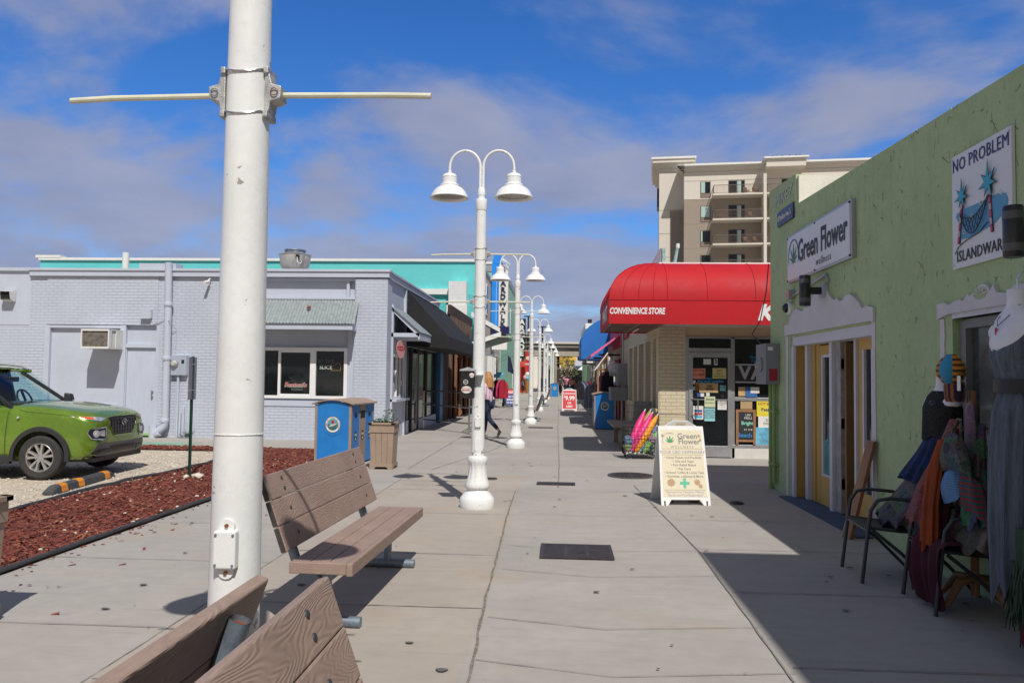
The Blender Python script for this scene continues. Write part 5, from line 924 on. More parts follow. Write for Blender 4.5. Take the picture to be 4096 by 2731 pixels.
# ------------------------------------------------------------------ green stucco building (right)
GX = 3.12
gst = mat('green_stucco', (.39, .49, .27), rough=.9, var=.09, sc=1.1, kind='stucco', bump=.8); cream = mat('cream_stucco', (.72, .69, .6), rough=.85, var=.06, sc=4, bump=.4); yel = mat('ochre_paint', (.52, .33, .09), rough=.5, var=.1, sc=2.5, bump=.05)
gb = thing('green_building', 'green stucco shop building along the right edge with scalloped white trim over its openings', 'building', (5, 7, 0), world=True)
comb('wall', gst, gb, [(GX, GX+.22, 10.78, 11.8, 0, 3.5), (GX, GX+.22, 8.03, 10.78, 2.14, 3.5), (GX, GX+.22, 6.42, 8.03, 0, 3.5), (GX, GX+.22, 4.2, 6.42, 2.06, 3.5), (GX, GX+.22, 4.2, 6.42, 0, .5), (GX, GX+.22, 1.93, 4.2, 0, 3.5)])
topz = lambda y: 3.71+.0346*(y-5.3)
b = MB(); b.hexa([(GX, 1.93, 3.5), (GX+.22, 1.93, 3.5), (GX+.22, 11.8, 3.5), (GX, 11.8, 3.5), (GX, 1.93, topz(1.93)), (GX+.22, 1.93, topz(1.93)), (GX+.22, 11.8, topz(11.8)), (GX, 11.8, topz(11.8))]); b.build('parapet', gst, gb, smooth=False)
b = MB(); b.hexa([(GX-.003, 10.52, 3.85), (GX+.35, 10.52, 3.85), (GX+.35, 11.83, 3.85), (GX-.003, 11.83, 3.85), (GX-.003, 10.52, 4.3), (GX+.35, 10.52, 4.28), (GX+.35, 11.83, 4.4), (GX-.003, 11.83, 4.38)]); b.build('corner_parapet', gst, gb, smooth=False)
comb('parapet_end', cream, gb, [(GX+.02, GX+.62, 10.46, 10.519, 3.86, 4.27)]); comb('end_wall', gst, gb, [(GX+.221, 9, 11.6, 11.8, 0, 3.8)]); comb('roof', MATS['flat_roof'], gb, [(GX+.22, 9, 2.1, 11.6, 3.3, 3.4)])
b = MB(); rn = random.Random(8)
for k in range(150):
    y = 2.2+8.3*k/150; h = rn.uniform(.001, .009); y2 = y+rn.uniform(.01, .05); zb = topz(y)+.0005
    b.box(GX+rn.uniform(.001, .02), GX+.15, y, y2, zb, zb+h)
b.build('flaking_edge', cream, gb, smooth=False)
# scalloped trims: frame (u runs towards the camera, v up)
FW = Fr((GX, 0, 0), (0, -1, 0)); whp = mat('white_stucco_paint', (.6, .58, .6), rough=.85, var=.06, sc=3, bump=.5, bs=90)
s1 = [(-10.98, 2.31), (-10.78, 2.32), (-10.74, 2.4), (-10.6, 2.47), (-10.45, 2.5), (-10.3, 2.46), (-10.18, 2.44), (-10.1, 2.48), (-9.98, 2.47), (-9.9, 2.5), (-9.75, 2.6), (-9.6, 2.67), (-9.5, 2.69), (-9.42, 2.65), (-9.3, 2.62), (-9.2, 2.55), (-9.1, 2.49), (-9.0, 2.47), (-8.95, 2.49), (-8.86, 2.44), (-8.78, 2.44), (-8.68, 2.48), (-8.58, 2.49), (-8.5, 2.47), (-8.4, 2.43), (-8.3, 2.37), (-8.22, 2.3), (-8.1, 2.32), (-7.93, 2.29), (-7.93, 2.15), (-8.03, 2.16), (-10.78, 2.17), (-10.98, 2.17)]
s2 = [(-6.62, 2.19), (-6.5, 2.2), (-6.43, 2.17), (-6.35, 2.19), (-6.25, 2.2), (-6.2, 2.18), (-6.13, 2.23), (-6.1, 2.21), (-6.03, 2.24), (-5.98, 2.27), (-5.93, 2.28), (-5.87, 2.27), (-5.82, 2.22), (-5.78, 2.26), (-5.74, 2.2), (-5.62, 2.18), (-5.5, 2.23), (-5.4, 2.22), (-5.2, 2.25), (-4.9, 2.26), (-4.6, 2.24), (-4.2, 2.24), (-4.2, 2.1), (-6.42, 2.1), (-6.62, 2.07)]
MB().prism(s1, FW, .002, .03).build('scalloped_trim', whp, gb, smooth=False); MB().prism(s2, FW, .002, .028).build('scalloped_trim', whp, gb, smooth=False)
ell(MB(), FW, -5.95, 2.215, .09, .045, .028, .031).build('sunburst_disc', gst, gb, smooth=False)
b = MB(); 
for k in range(5): a = PI*(k+.5)/5; b.prism([(-5.95+.015*math.cos(a)+.006*math.sin(a), 2.2+.015*math.sin(a)-.006*math.cos(a)), (-5.95+.1*math.cos(a)+.008*math.sin(a), 2.2+.06*math.sin(a)-.008*math.cos(a)), (-5.95+.1*math.cos(a)-.008*math.sin(a), 2.2+.06*math.sin(a)+.008*math.cos(a))], FW, .031, .036)
b.build('sunburst_rays', whp, gb, smooth=False)
def band(pts, w_, seed): # painted border with a wandering edge
    rn = random.Random(seed); P = []
    n = 14; (u0, v0), (u1, v1) = pts; L = [(u0+(u1-u0)*k/n-w_/2*rn.uniform(.7, 1.15), v0+(v1-v0)*k/n) for k in range(n+1)]; Q = [(u0+(u1-u0)*k/n+w_/2*rn.uniform(.7, 1.15), v0+(v1-v0)*k/n) for k in range(n+1)]
    return L+Q[::-1]
for k, (p, w_) in enumerate([(((-10.93, 0), (-10.93, 2.165)), .1), (((-7.97, .12), (-7.97, 2.15)), .09), (((-6.57, 1.55), (-6.57, 2.07)), .08)]): MB().prism(band(p, w_, k), FW, .001, .01).build('painted_border', whp, gb, smooth=False)
# double doors in the recess
X3 = 3.3
lw = mat('lavender_white', (.6, .6, .66), rough=.5, var=.04)
comb('lintel', lw, gb, [(GX+.02, X3+.1, 8.03, 10.78, 2.02, 2.139)]); comb('recess_panel', yel, gb, [(GX+.04, X3+.06, 10.7, 10.779, 0.01, 2.02)]); comb('jamb', lw, gb, [(GX+.005, GX+.04, 10.68, 10.779, 0, 2.02), (GX+.02, X3+.2, 8.031, 8.09, 0, 2.02)])
comb('recess_panel', yel, gb, [(X3+.0, X3+.06, 10.58, 11.0, .02, 2.02), (X3-.03, X3+.0, 10.64, 10.68, .02, 2.02), (X3+.0, X3+.06, 10.16, 10.46, .02, 2.02), (X3-.02, X3+.06, 10.3, 10.34, .02, 2.02), (X3, X3+.06, 8.74, 8.87, .02, 2.02), (X3, X3+.06, 8.09, 8.5, .02, .5), (X3, X3+.06, 8.09, 8.42, .5, 2.02), (X3, X3+.06, 8.5, 8.74, .02, .35), (X3, X3+.06, 8.5, 8.74, 1.9, 2.02)])
comb('white_post', lw, gb, [(X3-.06, X3+.02, 10.47, 10.57, 0, 2.02), (X3-.05, X3+.02, 9.58, 9.67, 0, 2.02), (X3-.03, X3+.07, 8.88, 8.93, 0, 2.02)])
d = comb('door', yel, gb, [(X3, X3+.05, 9.68, 9.74, .02, 2.0), (X3, X3+.05, 10.07, 10.15, .02, 2.0), (X3, X3+.05, 9.74, 10.07, .02, .38), (X3, X3+.05, 9.74, 10.07, 1.88, 2.0)]); comb('door_window', glass, d, [(X3+.02, X3+.03, 9.74, 10.07, .38, 1.88)]); comb('window_frame', lw, d, [(X3-.01, X3+.02, 10.03, 10.07, .38, 1.88), (X3-.01, X3+.02, 9.74, 10.03, .38, .41), (X3-.01, X3+.02, 9.74, 10.03, 1.85, 1.88)])
b = MB(); b.prism([(-10.03, .42), (-9.76, .42), (-9.76, .78), (-9.8, .82), (-9.87, .95), (-9.93, .85), (-10.03, .8)], Fr((X3, 0, 0), (0, -1, 0)), -.015, -.012); b.build('poster', mat('green_blue_poster', (.05, .3, .28), rough=.6, var=.6, sc=4), d, smooth=False)
d = comb('open_door', mat('brown_door_edge', (.2, .11, .04), rough=.55, var=.15), gb, [(X3, X3+.9, 9.25, 9.3, .02, 2.0)]); comb('hinge', alum, d, [(X3-.004, X3+.06, 9.4, 9.53, z, z+.12) for z in (.3, 1.0, 1.7)])
comb('door_jamb', mat('worn_jamb', (.34, .32, .3), rough=.7, var=.3, sc=8), gb, [(X3-.01, X3+.06, 9.4, 9.57, .02, 2.02)]); comb('inner_panel', yel, gb, [(X3+.3, X3+.34, 8.93, 9.4, .02, 2.02)]); comb('dark_interior', MATS['dark_void'], gb, [(X3+.35, X3+.4, 8.2, 10.9, 0, 2.1)])
w3 = comb('door_window', glass, gb, [(X3+.02, X3+.03, 8.5, 8.74, .35, 1.9)]); comb('window_frame', lw, w3, [(X3-.01, X3+.02, 8.7, 8.74, .35, 1.9), (X3-.01, X3+.02, 8.42, 8.5, .35, 1.9)])
comb('threshold', mat('blue_floor_paint', (.05, .09, .16), rough=.8, var=.3, sc=5), gb, [(GX-.16, X3, 8.05, 10.8, .003, .016)])
# display window
wn = comb('window', mat('dark_grey_frame', (.2, .2, .2), rough=.5), gb, [(GX+.05, GX+.12, 6.32, 6.4, .5, 2.04), (GX+.05, GX+.12, 4.2, 6.32, 1.98, 2.05), (GX+.05, GX+.12, 4.2, 6.32, .5, .58)]); comb('pane', mat('display_glass', (.05, .06, .055), rough=.06, var=.5, sc=1.2, spec=.8), wn, [(GX+.1, GX+.11, 4.2, 6.32, .58, 1.98)])
comb('window_head', lw, gb, [(GX-.004, GX+.06, 4.2, 6.42, 2.06, 2.1)]); comb('sill', lw, gb, [(GX-.03, GX+.05, 4.2, 6.42, .44, .5)])
b = MB(); b.tube([(GX-.05, 11.6, 0), (GX-.05, 11.6, 1.5)], .032, 10); b.tube([(GX-.05, 11.42, .1), (GX-.05, 11.42, 1.5)], .03, 10)
for z in (.35, 1.1): b.box(GX-.07, GX, 11.35, 11.67, z, z+.03)
b.build('conduit', mat('green_pipe_paint', (.24, .36, .12), rough=.5, var=.1), gb)
# white lettering painted on the corner parapet, street sign
txt('MIKEZ', Fr((GX-.006, 11.08, 4.12), (0, -1, 0)), .24, mat('faded_white', (.5, .55, .5), rough=.9, var=.2, sc=20), gb, ext=.001, name='painted_lettering', sx=1.3)
t = thing('street_name_sign', 'dark blue street name sign reading Pavilion Ave high on the green corner', 'sign', (GX, 10.95, 3.8), world=True); comb('plate', mat('sign_navy', (.03, .035, .1), rough=.4), t, [(GX-.03, GX-.004, 10.58, 11.32, 3.73, 3.94)]); txt('8 Pavilion Ave, S.', Fr((GX-.03, 10.95, 3.835), (0, -1, 0)), .115, paper, t, sx=.8)
def leafart(fr, cx_, cy_, s, m, parent, name='leaf_emblem', w=.004):
    b = MB()
    for k, a in enumerate((-100, -68, -35, 0, 35, 68, 100)):
        L_ = s*(1, .92, .75, .42)[abs(k-3)]*1.0; d = Vector((math.sin(R(a)), math.cos(R(a)))); n_ = Vector((-d.y, d.x)); P = []
        for t_ in (0, .15, .4, .65, .85, 1): P.append((t_, .085*math.sin(PI*min(1, t_*.9+.08))*L_*1.25))
        L1 = [(cx_+d.x*t_*L_+n_.x*h, cy_+d.y*t_*L_+n_.y*h) for t_, h in P]; L2 = [(cx_+d.x*t_*L_-n_.x*h, cy_+d.y*t_*L_-n_.y*h) for t_, h in P]
        b.prism(L1+L2[::-1], fr, w, w+.001+.0002*k)
    b.prism([(cx_-.01*s, cy_-.3*s), (cx_+.01*s, cy_-.3*s), (cx_+.02*s, cy_), (cx_-.02*s, cy_)], fr, w, w+.001); return b.build(name, m, parent, smooth=False)
signw = mat('sign_white', (.68, .68, .7), rough=.4, var=.02); leafg = mat('leaf_green_ink', (.03, .2, .1), rough=.5, var=.3, sc=20); inkd = mat('dark_ink', (.015, .02, .02), rough=.5)
t = thing('green_flower_sign', 'white rectangular Green Flower wellness sign with leaf emblem on the green wall', 'sign', (GX, 9.6, 3.2), world=True)
comb('frame', alum, t, [(GX-.05, GX-.003, 8.42, 10.76, 2.86, 3.49)], bevel=.003); comb('face', signw, t, [(GX-.056, GX-.05, 8.46, 10.72, 2.89, 3.46)])
F = Fr((GX-.056, 9.59, 3.175), (0, -1, 0)); txt('Green Flower', Fr(F(.2, .03), (0, -1, 0)), .4, inkd, t, bold=.008, ext=.001, sx=.76); txt('wellness', Fr(F(.3, -.2), (0, -1, 0)), .13, greyp_, t, ext=.001, sp=1.2)
leafart(F, -.86, -.06, .24, leafg, t, w=.002)
b = MB(); b.tube([F(-.86+.24*math.cos(a)*.9, -.0+.2*math.sin(a)*1.15, .004) for a in [R(200)-R(225)*k/24 for k in range(25)]], [.002+.006*math.sin(PI*k/24) for k in range(25)], 6); b.build('arc', mat('arc_blue', (.05, .15, .35), rough=.5), t)
for y in (8.46, 9.6, 10.72):
    for z in (2.89, 3.46): MB().lathe([(.012, -.012), (.012, 0)], (GX-.052, y, z), n=8, ax='x').build('bolt', black, t)
# No problem islandwares sign
t = thing('island_sign', 'white No Problem islandware sign with two blue palms and a hammock', 'sign', (GX, 5.9, 2.9), world=True); comb('board', signw, t, [(GX-.03, GX-.004, 5.52, 6.34, 2.44, 3.33)], bevel=.002)
F = Fr((GX-.03, 5.93, 2.885), (0, -1, 0)); ink = mat('navy_ink', (.02, .03, .16), rough=.5); sea = mat('sea_blue_ink', (.1, .3, .5), rough=.5); pk = mat('pink_ink', (.55, .08, .16), rough=.5); pb = mat('palm_blue_ink', (.04, .35, .5), rough=.5)
txt('NO PROBLEM', Fr(F(0, .355), (0, -1, 0)), .14, ink, t, ext=.001, sx=.88, sp=1.05); txt('ISLANDWARE', Fr(F(0, -.36), (0, -1, 0)), .12, inkd, t, bold=.001, ext=.001, sx=.88, sp=1.06)
b = MB(); b.prism([(-.35, -.04), (-.33, -.015), (-.2, -.0), (.03, -.0), (.24, .01), (.34, -.01), (.365, -.06), (.35, -.11), (.3, -.15), (.18, -.2), (0, -.22), (-.15, -.235), (-.3, -.225), (-.27, -.13), (-.31, -.09)], F, .001, .003); b.build('sea', sea, t, smooth=False)
for x, y0, x1, y1, r_ in ((-.3, -.26, -.235, .1, .105), (.17, -.25, .135, .12, .125)):
    P0, P1 = F(x, y0, .004), F(x1, y1, .004)
    for k in range(7): MB().tube([P0.lerp(P1, k/7+.008), P0.lerp(P1, (k+1)/7-.008)], .014, 6).build('palm_trunk', pk if k % 2 == 0 else mat('pale_pink_ink', (.6, .4, .45), rough=.5), t)
    b = MB(); dn = Vector(F(0, 0, -.009))-Vector(F(0, 0, 0)); b.tube([P0+dn, P1+dn], .0185, 6); b.build('trunk_outline', inkd, t); b = None
    for rr, mm_, w_ in ((r_*1.1, inkd, .016), (r_*.93, pb, .018)):
        P = []
        for k in range(14): a = PI/2+2*PI*k/14; q_ = rr*((1.25, .9, 1.0, .85, 1.1, .95, 1.0)[(k//2) % 7] if k % 2 == 0 else .36); P.append((x1+q_*math.cos(a)*.95, y1+q_*math.sin(a)))
        MB().prism(P, F, w_, w_+.0015).build('palm_crown' if mm_ is pb else 'palm_outline', mm_, t, smooth=False)
def cv(u, k):
    X = -.25+.4*u; base = -.035+.06*u; sag = (.085, .205)[k]*math.sin(PI*u**.9)**(.9 if k else 1); return (X, base-sag)
b = MB()
for k in (0, 1): b.tube([F(*cv(i/14, k), .02) for i in range(15)], .004, 5)
for i in range(9):
    for d in (-.12, .12): u = .08+i*.105; u2 = min(1, max(0, u+d)); b.tube([F(*cv(u, 0), .02), F(*cv(u2, 1), .02)], .0022, 4)
b.tube([F(-.36, -.33, .008), F(-.3, -.28, .008), F(-.2, -.25, .008), F(0, -.22, .008), F(.1, -.17, .008), F(.18, -.18, .008)], .0035, 5); b.build('hammock', inkd, t)
for (x, y) in ((-.1, -.07), (.02, .0), (.28, .02), (-.22, -.17)): MB().tube([F(x+.03*math.cos(a)*a/6, y+.03*math.sin(a)*a/6, .006) for a in [k*.5 for k in range(13)]], .003, 4).build('wave_curl', paper, t)
for y in (5.54, 6.32):
    for z in (2.47, 3.3): MB().lathe([(.008, -.008), (.008, 0)], (GX-.03, y, z), n=8, ax='x').build('bolt', steel, t)
# up-down wall lights
def wl_(y, z, h, r_, label, g_='black cylinder wall lights on the green wall'):
    t = thing('wall_light', label, 'wall light', (GX, y, z), group=g_, world=True); MB().lathe([(r_*.9, z-h), (r_, z-h+.01), (r_, z+h-.01), (r_*.9, z+h)], (GX-.25, y, 0), n=28).build('cylinder', mat('bronze_black', (.02, .02, .022), rough=.3, var=.2), t)
    comb('arm', black, t, [(GX-.25+r_*.8, GX-.06, y-.035, y+.035, z-.04, z+.04)]); comb('wall_box', MATS['meter_grey'], t, [(GX-.07, GX-.002, y-.07, y+.07, z-.08, z+.08)], bevel=.005)
    for s in (-1, 1): b = MB(); b.lathe([(r_+.002, z+s*h*.62-.025), (r_+.002, z+s*h*.62+.025)], (GX-.25, y, 0), n=28, cap=False); b.build('reflective_band', mat('grey_band', (.09, .09, .09), rough=.35), t)
    return t
wl_(9.35, 2.61, .18, .065, 'black cylinder wall light below the Green Flower sign, fed by a grey conduit'); wl_(5.12, 2.515, .165, .06, 'black cylinder wall light overlapping the lower right of the No Problem sign')
t = thing('conduit_run', 'grey conduit from a small square box to the wall light under the Green Flower sign', 'conduit', (GX, 10, 2.7), world=True); MB().tube([(GX-.03, 10.6, 2.68), (GX-.03, 9.9, 2.74), (GX-.03, 9.45, 2.78), (GX-.03, 9.28, 2.79), (GX-.03, 9.22, 2.7)], .016, 8).build('pipe', alum, t); comb('box', alum, t, [(GX-.09, GX-.002, 10.56, 10.7, 2.64, 2.76)])
t = thing('dome_camera', 'round white dome security camera on the green wall above the scalloped trim', 'camera', (GX, 10.7, 2.5), world=True); MB().lathe([(.09, 0), (.09, -.05), (.075, -.07)], (GX, 10.72, 2.53), n=24, ax='x').build('housing', white, t); MB().lathe([(.07, -.06), (.06, -.1), (.03, -.125), (.001, -.13)], (GX, 10.72, 2.53), n=24, ax='x', cap=False).build('dome', glass, t)
t = thing('electric_meter', 'tall grey electric meter cabinet at the far corner of the green wall', 'meter box', (GX, 11.5, 1.8), world=True); mg = mat('cabinet_grey', (.24, .25, .27), rough=.5, metal=.2, var=.08)
comb('cabinet', mg, t, [(GX-.2, GX-.002, 11.3, 11.85, 1.5, 2.08)], bevel=.006); MB().lathe([(.1, -.02), (.1, 0)], (GX-.2, 11.55, 1.78), n=24, ax='x').build('meter_ring', mg, t)
MB().lathe([(.095, 0), (.095, .1), (.085, .14), (.001, .145)][::-1], (GX-.1, 11.86, 1.78), n=24, ax='y').build('meter_glass', mat('pale_meter', (.4, .4, .37), rough=.15), t); comb('red_label', mat('label_red', (.35, .02, .03)), t, [(GX-.15, GX-.04, 11.294, 11.3, 1.55, 1.72)]); comb('white_label', paper, t, [(GX-.17, GX-.1, 11.294, 11.3, 1.98, 2.03)])
t = thing('hanging_cable', 'thin dark cable looping from the meter cabinet up past the red awning', 'cable', (GX, 11.9, 2.1), world=True); MB().tube([(GX-.1, 11.9, 2.08), (GX-.22, 12.0, 2.25), (GX-.1, 12.0, 2.45), (GX-.02, 11.95, 2.9), (GX, 11.9, 3.3)], .008, 6).build('wire', black, t)
# tall neighbour beside the camera, out of the picture: it shades the near right corner; the taller rear block is added to block sky light
nb = thing('neighbour_building', 'pale building beside the camera shading the near right pavement; taller rear block added against skylight', 'building', (8, -5, 0), world=True); comb('wall', cream, nb, [(3.15, 16, -18, 1.92, 0, 7.2), (5.2, 16, -18, -3.6, 7.2, 14.5)])
# leaning board
t = thing('leaning_board', 'orange brown wooden board with a white edge leaning against the green wall by the doors', 'board', (3.0, 8, 0), world=True); b = MB(); b.hexa([(2.84, 8.12, 0), (2.87, 7.98, 0), (2.905, 7.98, 0), (2.875, 8.12, 0), (3.06, 8.02, .97), (3.07, 7.88, .97), (3.1, 7.88, .97), (3.09, 8.02, .97)]); b.build('panel', mat('varnished_board', (.22, .09, .035), rough=.4, var=.2, sc=4), t, smooth=False)
MB().tube([(2.855, 8.13, 0), (3.075, 8.03, .97)], .011, 6).build('white_edge', white, t)
# ------------------------------------------------------------------ convenience store
SY = 15.95; ybr = mat('cream_brick', (.64, .56, .39), rough=.7, var=.06, sc=1.5, kind='brick', bump=.9); ybry = mat('cream_brick_side', (.62, .54, .38), rough=.7, var=.06, kind='brick', axis='y', bump=.9); creamp = mat('cream_paint', (.62, .52, .34), rough=.7, var=.08, sc=3)
s = thing('convenience_store', 'cream brick convenience store with aluminium door and shop windows under the red awning', 'building', (5, 20, 0), world=True)
comb('brick_pier', ybr, s, [(2.02, 2.54, SY, 16.5, 0, 2.62)]); comb('pier_ledge', ybr, s, [(2.0, 2.545, SY-.012, 16.5, .86, .92)])
comb('wall', ybry, s, [(2.0, 2.0+.2, 16.5, 24.9, 0, .92), (2.0, 2.2, 16.5, 24.9, 2.4, 3.7)], name='street_wall'); comb('pilaster', ybry, s, [(2.0, 2.18, a, b_, .92, 2.4) for a, b_ in ((15.96, 16.1), (16.95, 17.35), (18.35, 18.8), (19.9, 20.3), (21.2, 21.6), (22.6, 24.9))]); comb('sill', creamp, s, [(1.95, 2.1, 16, 22.7, .9, .96)]); 
for y0, y1 in ((16.1, 16.95), (17.35, 18.35), (18.8, 19.9), (20.3, 21.2), (21.6, 22.6)):
    w_ = comb('window', mat('grey_window_frame', (.3, .3, .32), rough=.5), s, [(2.1, 2.16, y0, y0+.07, .92, 2.4), (2.1, 2.16, y1-.07, y1, .92, 2.4), (2.1, 2.16, y0+.07, y1-.07, 2.3, 2.4)]); comb('pane', glass, w_, [(2.15, 2.16, y0+.07, y1-.07, .92, 2.3)])
comb('header', creamp, s, [(2.54, 9, SY+.02, 16.1, 2.42, 2.62)]); comb('roof', MATS['flat_roof'], s, [(2.0, 9, SY+.15, 25, 3.6, 3.7)]); comb('parapet', white, s, [(2.0, 9, SY, SY+.15, 2.62, 3.92)]); comb('stall_riser', mat('white_riser', (.62, .6, .56), rough=.8, var=.1, sc=5, bump=.3), s, [(3.46, 9, SY-.01, SY+.1, 0, .2)])
comb('shopfront', alum, s, [(2.54, 2.6, SY-.01, SY+.06, 0, 2.42), (3.44, 3.51, SY-.01, SY+.06, 0, 2.42), (2.6, 3.44, SY-.01, SY+.06, 2.12, 2.19), (2.6, 9, SY-.01, SY+.06, 2.38, 2.419), (3.51, 9, SY-.008, SY+.06, 1.14, 1.21), (3.46, 9, SY-.012, SY+.06, .2, .27)], bevel=.003)
comb('shop_window', glass, s, [(2.6, 3.44, SY+.03, SY+.04, 2.19, 2.38), (3.51, 9, SY+.03, SY+.04, 1.21, 2.38), (3.51, 9, SY+.03, SY+.04, .27, 1.14)])
d = comb('door', alum, s, [(2.6, 2.68, SY-.03, SY+.02, .02, 2.1), (3.37, 3.44, SY-.03, SY+.02, .02, 2.1), (2.68, 3.37, SY-.03, SY+.02, .02, .24), (2.68, 3.37, SY-.03, SY+.02, 2.0, 2.1)], bevel=.003); comb('pane', glass, d, [(2.68, 3.37, SY-.01, SY, .24, 2.0)]); comb('push_bar', alum, d, [(2.68, 3.37, SY-.03, SY-.01, 1.15, 1.17)])
MB().tube([(2.65, SY-.03, 1.17), (2.75, SY-.1, 1.17), (2.77, SY-.1, 1.13), (2.77, SY-.1, .87), (2.75, SY-.1, .84), (2.65, SY-.03, .84)], .014, 10).build('handle', steel, d)
def poster(name, label, x0, x1, z0, z1, m, lines=(), y=SY-.012, grp=None, cat='poster', off=0.):
    """a paper sign stuck on the glass; lines: (text, v 0..1, size, material[, bold])"""
    t = thing(name, label, cat, ((x0+x1)/2, y, z0), group=grp, world=True); comb('sheet', m, t, [(x0, x1, y-.003-off, y-.001-off, z0, z1)])
    for q in lines: txt(q[0], Fr(((x0+x1)/2, y-.003-off, z0+(z1-z0)*q[1]), (1, 0, 0)), q[2], q[3], t, bold=q[4] if len(q) > 4 else 0, ext=.0005, w=.001)
    return t
rp = redp; bp_ = blackp; py = mat('yellow_paper', (.6, .55, .22), rough=.8); pg_ = mat('pale_green_paper', (.62, .66, .42), rough=.8); pc = mat('cyan_paper', (.3, .62, .66), rough=.8); pbk = mat('kraft_poster', (.5, .34, .17), rough=.7, var=.2, sc=5)
poster('door_poster', 'salmon poster with dark red heading at the upper left of the store door', 2.66, 2.93, 1.57, 1.78, mat('salmon_paper', (.6, .25, .15), rough=.6, var=.3, sc=8), [('FRONTIER', .8, .05, rp, .0015), ('SOLD HERE!', .4, .042, rp, .001)])
poster('door_notice', 'yellow no public restroom notice at the upper right of the store door', 3.07, 3.34, 1.58, 1.79, py, [('NO', .75, .065, rp, .001), ('PUBLIC', .45, .04, bp_), ('RESTROOM', .2, .04, bp_)])
poster('door_number', 'small white card and number three at the top of the store door', 2.89, 3.04, 1.86, 1.97, paper, cat='sign'); poster('door_number', 'white number three card at the top right of the store door', 3.1, 3.17, 1.85, 1.97, paper, [('3', .5, .12, bp_, .004)], cat='sign')
t = thing('window_decal', 'light blue find your paradise lettering with a small palm across the store door', 'decal', (3.03, SY, 1.53), world=True); dec = mat('decal_blue', (.05, .35, .7), rough=.5); txt('find your paradise', Fr((3.03, SY-.013, 1.525), (1, 0, 0)), .07, dec, t, bold=.002, w=.0)
b = MB()
for a in (-70, -35, 0, 35, 70, ): b.tube([(3.0, SY-.016, 1.56), (3.0+.06*math.sin(R(a)), SY-.016, 1.56+.05*math.cos(R(a))), (3.0+.1*math.sin(R(a)), SY-.016, 1.56+.04*math.cos(R(a)))], [.006, .006, .001], 5)
b.build('palm_mark', dec, t)
poster('door_poster', 'tan poster reading 2.5X more in the middle of the store door', 2.81, 3.18, 1.3, 1.49, pbk, [('  2.5X', .66, .055, bp_, .002), ('  MORE', .36, .055, bp_, .002)]); poster('door_poster', 'narrow orange and black sticker left of the tan poster', 2.72, 2.805, 1.34, 1.5, mat('orange_black', (.3, .12, .02), var=.8, sc=14))
poster('door_notice', 'small cyan ATM inside notice on the right of the store door', 3.215, 3.33, 1.34, 1.445, pc, [('ATM', .68, .045, bp_, .001), ('INSIDE', .28, .03, bp_)]); poster('door_notice', 'pale green shoes required notice on the store door push bar', 2.91, 3.12, 1.01, 1.22, pg_, [('SHOES', .72, .055, bp_, .001), ('REQUIRED!!!', .4, .035, bp_)], off=.02)
poster('door_notice', 'pale blue handwritten notice below the shoes required notice', 2.91, 3.12, .73, 1.005, pc, [('PLEASE DRY\nOFF IF YOURE\nDRIPPING OF\nWATER FOR A\nSAFETY REASON\nTHANK YOU:)', .5, .034, bp_)], off=.002)
poster('door_notice', 'white no refunds notice at the right of the shoes notice', 3.17, 3.35, .96, 1.16, paper, [('NO REFUNDS!\nEXCHANGES\nONLY', .66, .036, bp_), ('-------------', .25, .025, greyp_)], off=.004); poster('door_notice', 'white notice with red and blue bars beside the door handle', 2.69, 2.89, .76, 1.03, paper)
for k, (z, m_) in enumerate(((.93, bluec), (.87, rp), (.81, cy_))): comb('bar', m_, bpy.context.scene.objects[-1] if False else s, [(2.71, 2.87, SY-.0165, SY-.0155, z-.022, z+.022)], name='notice_bar')
for k, (x, z, m_) in enumerate(((2.7, 1.5, paper), (2.69, 1.38, pc), (2.8, 1.25, bluec), (2.87, 1.25, paper), (2.98, 1.26, paper), (3.27, 1.23, navyc))): poster('door_sticker', ['tiny white sticker at the left edge of the store door', 'narrow pale cyan sticker at the left edge of the store door', 'tiny dark blue sticker above the door handle', 'tiny white sticker right of the blue one above the handle', 'tiny white payment sticker above the shoes notice', 'dark square sticker above the no refunds notice'][k], x-.035, x+.035, z-.035, z+.035, m_, cat='sticker')
t = poster('vape_sign', 'large lit-letter VAPE sign panel in the store window', 3.52, 4.9, 1.5, 1.88, mat('black_mesh', (.03, .03, .032), rough=.6), y=SY-.005, cat='sign'); txt('VAPE', Fr((3.6, SY-.008, 1.69), (1, 0, 0)), .36, mat('grey_white_letter', (.42, .42, .42)), t, bold=.012, align='LEFT', sp=1.1)
b = MB(); b.box(3.52, 4.9, SY-.011, SY-.008, 1.5, 1.53); b.box(3.52, 4.9, SY-.011, SY-.008, 1.85, 1.88); b.build('border', MATS['grey_white_letter'], t, smooth=False)
t = thing('window_decal', 'blue handwritten Coastal lettering above the vape sign', 'decal', (3.9, SY, 2.0), world=True); txt('Find your\nCoastal', Fr((3.95, SY-.003, 1.98), (1, 0, 0)), .08, dec, t, shear=.3, w=0)
t = thing('chalkboard_sign', 'wood framed chalkboard reading life feels bright at the beach in the store window', 'sign', (3.72, SY, .25), world=True); wdm = mat('sign_wood', (.32, .16, .07), rough=.6, var=.2, sc=6)
comb('frame', wdm, t, [(3.53, 3.58, SY-.03, SY-.012, .28, .97), (3.87, 3.92, SY-.03, SY-.012, .28, .97), (3.58, 3.87, SY-.03, SY-.012, .92, .97), (3.58, 3.87, SY-.03, SY-.012, .33, .37)]); comb('board', mat('chalkboard', (.025, .03, .035), rough=.8), t, [(3.58, 3.87, SY-.02, SY-.012, .37, .92)])
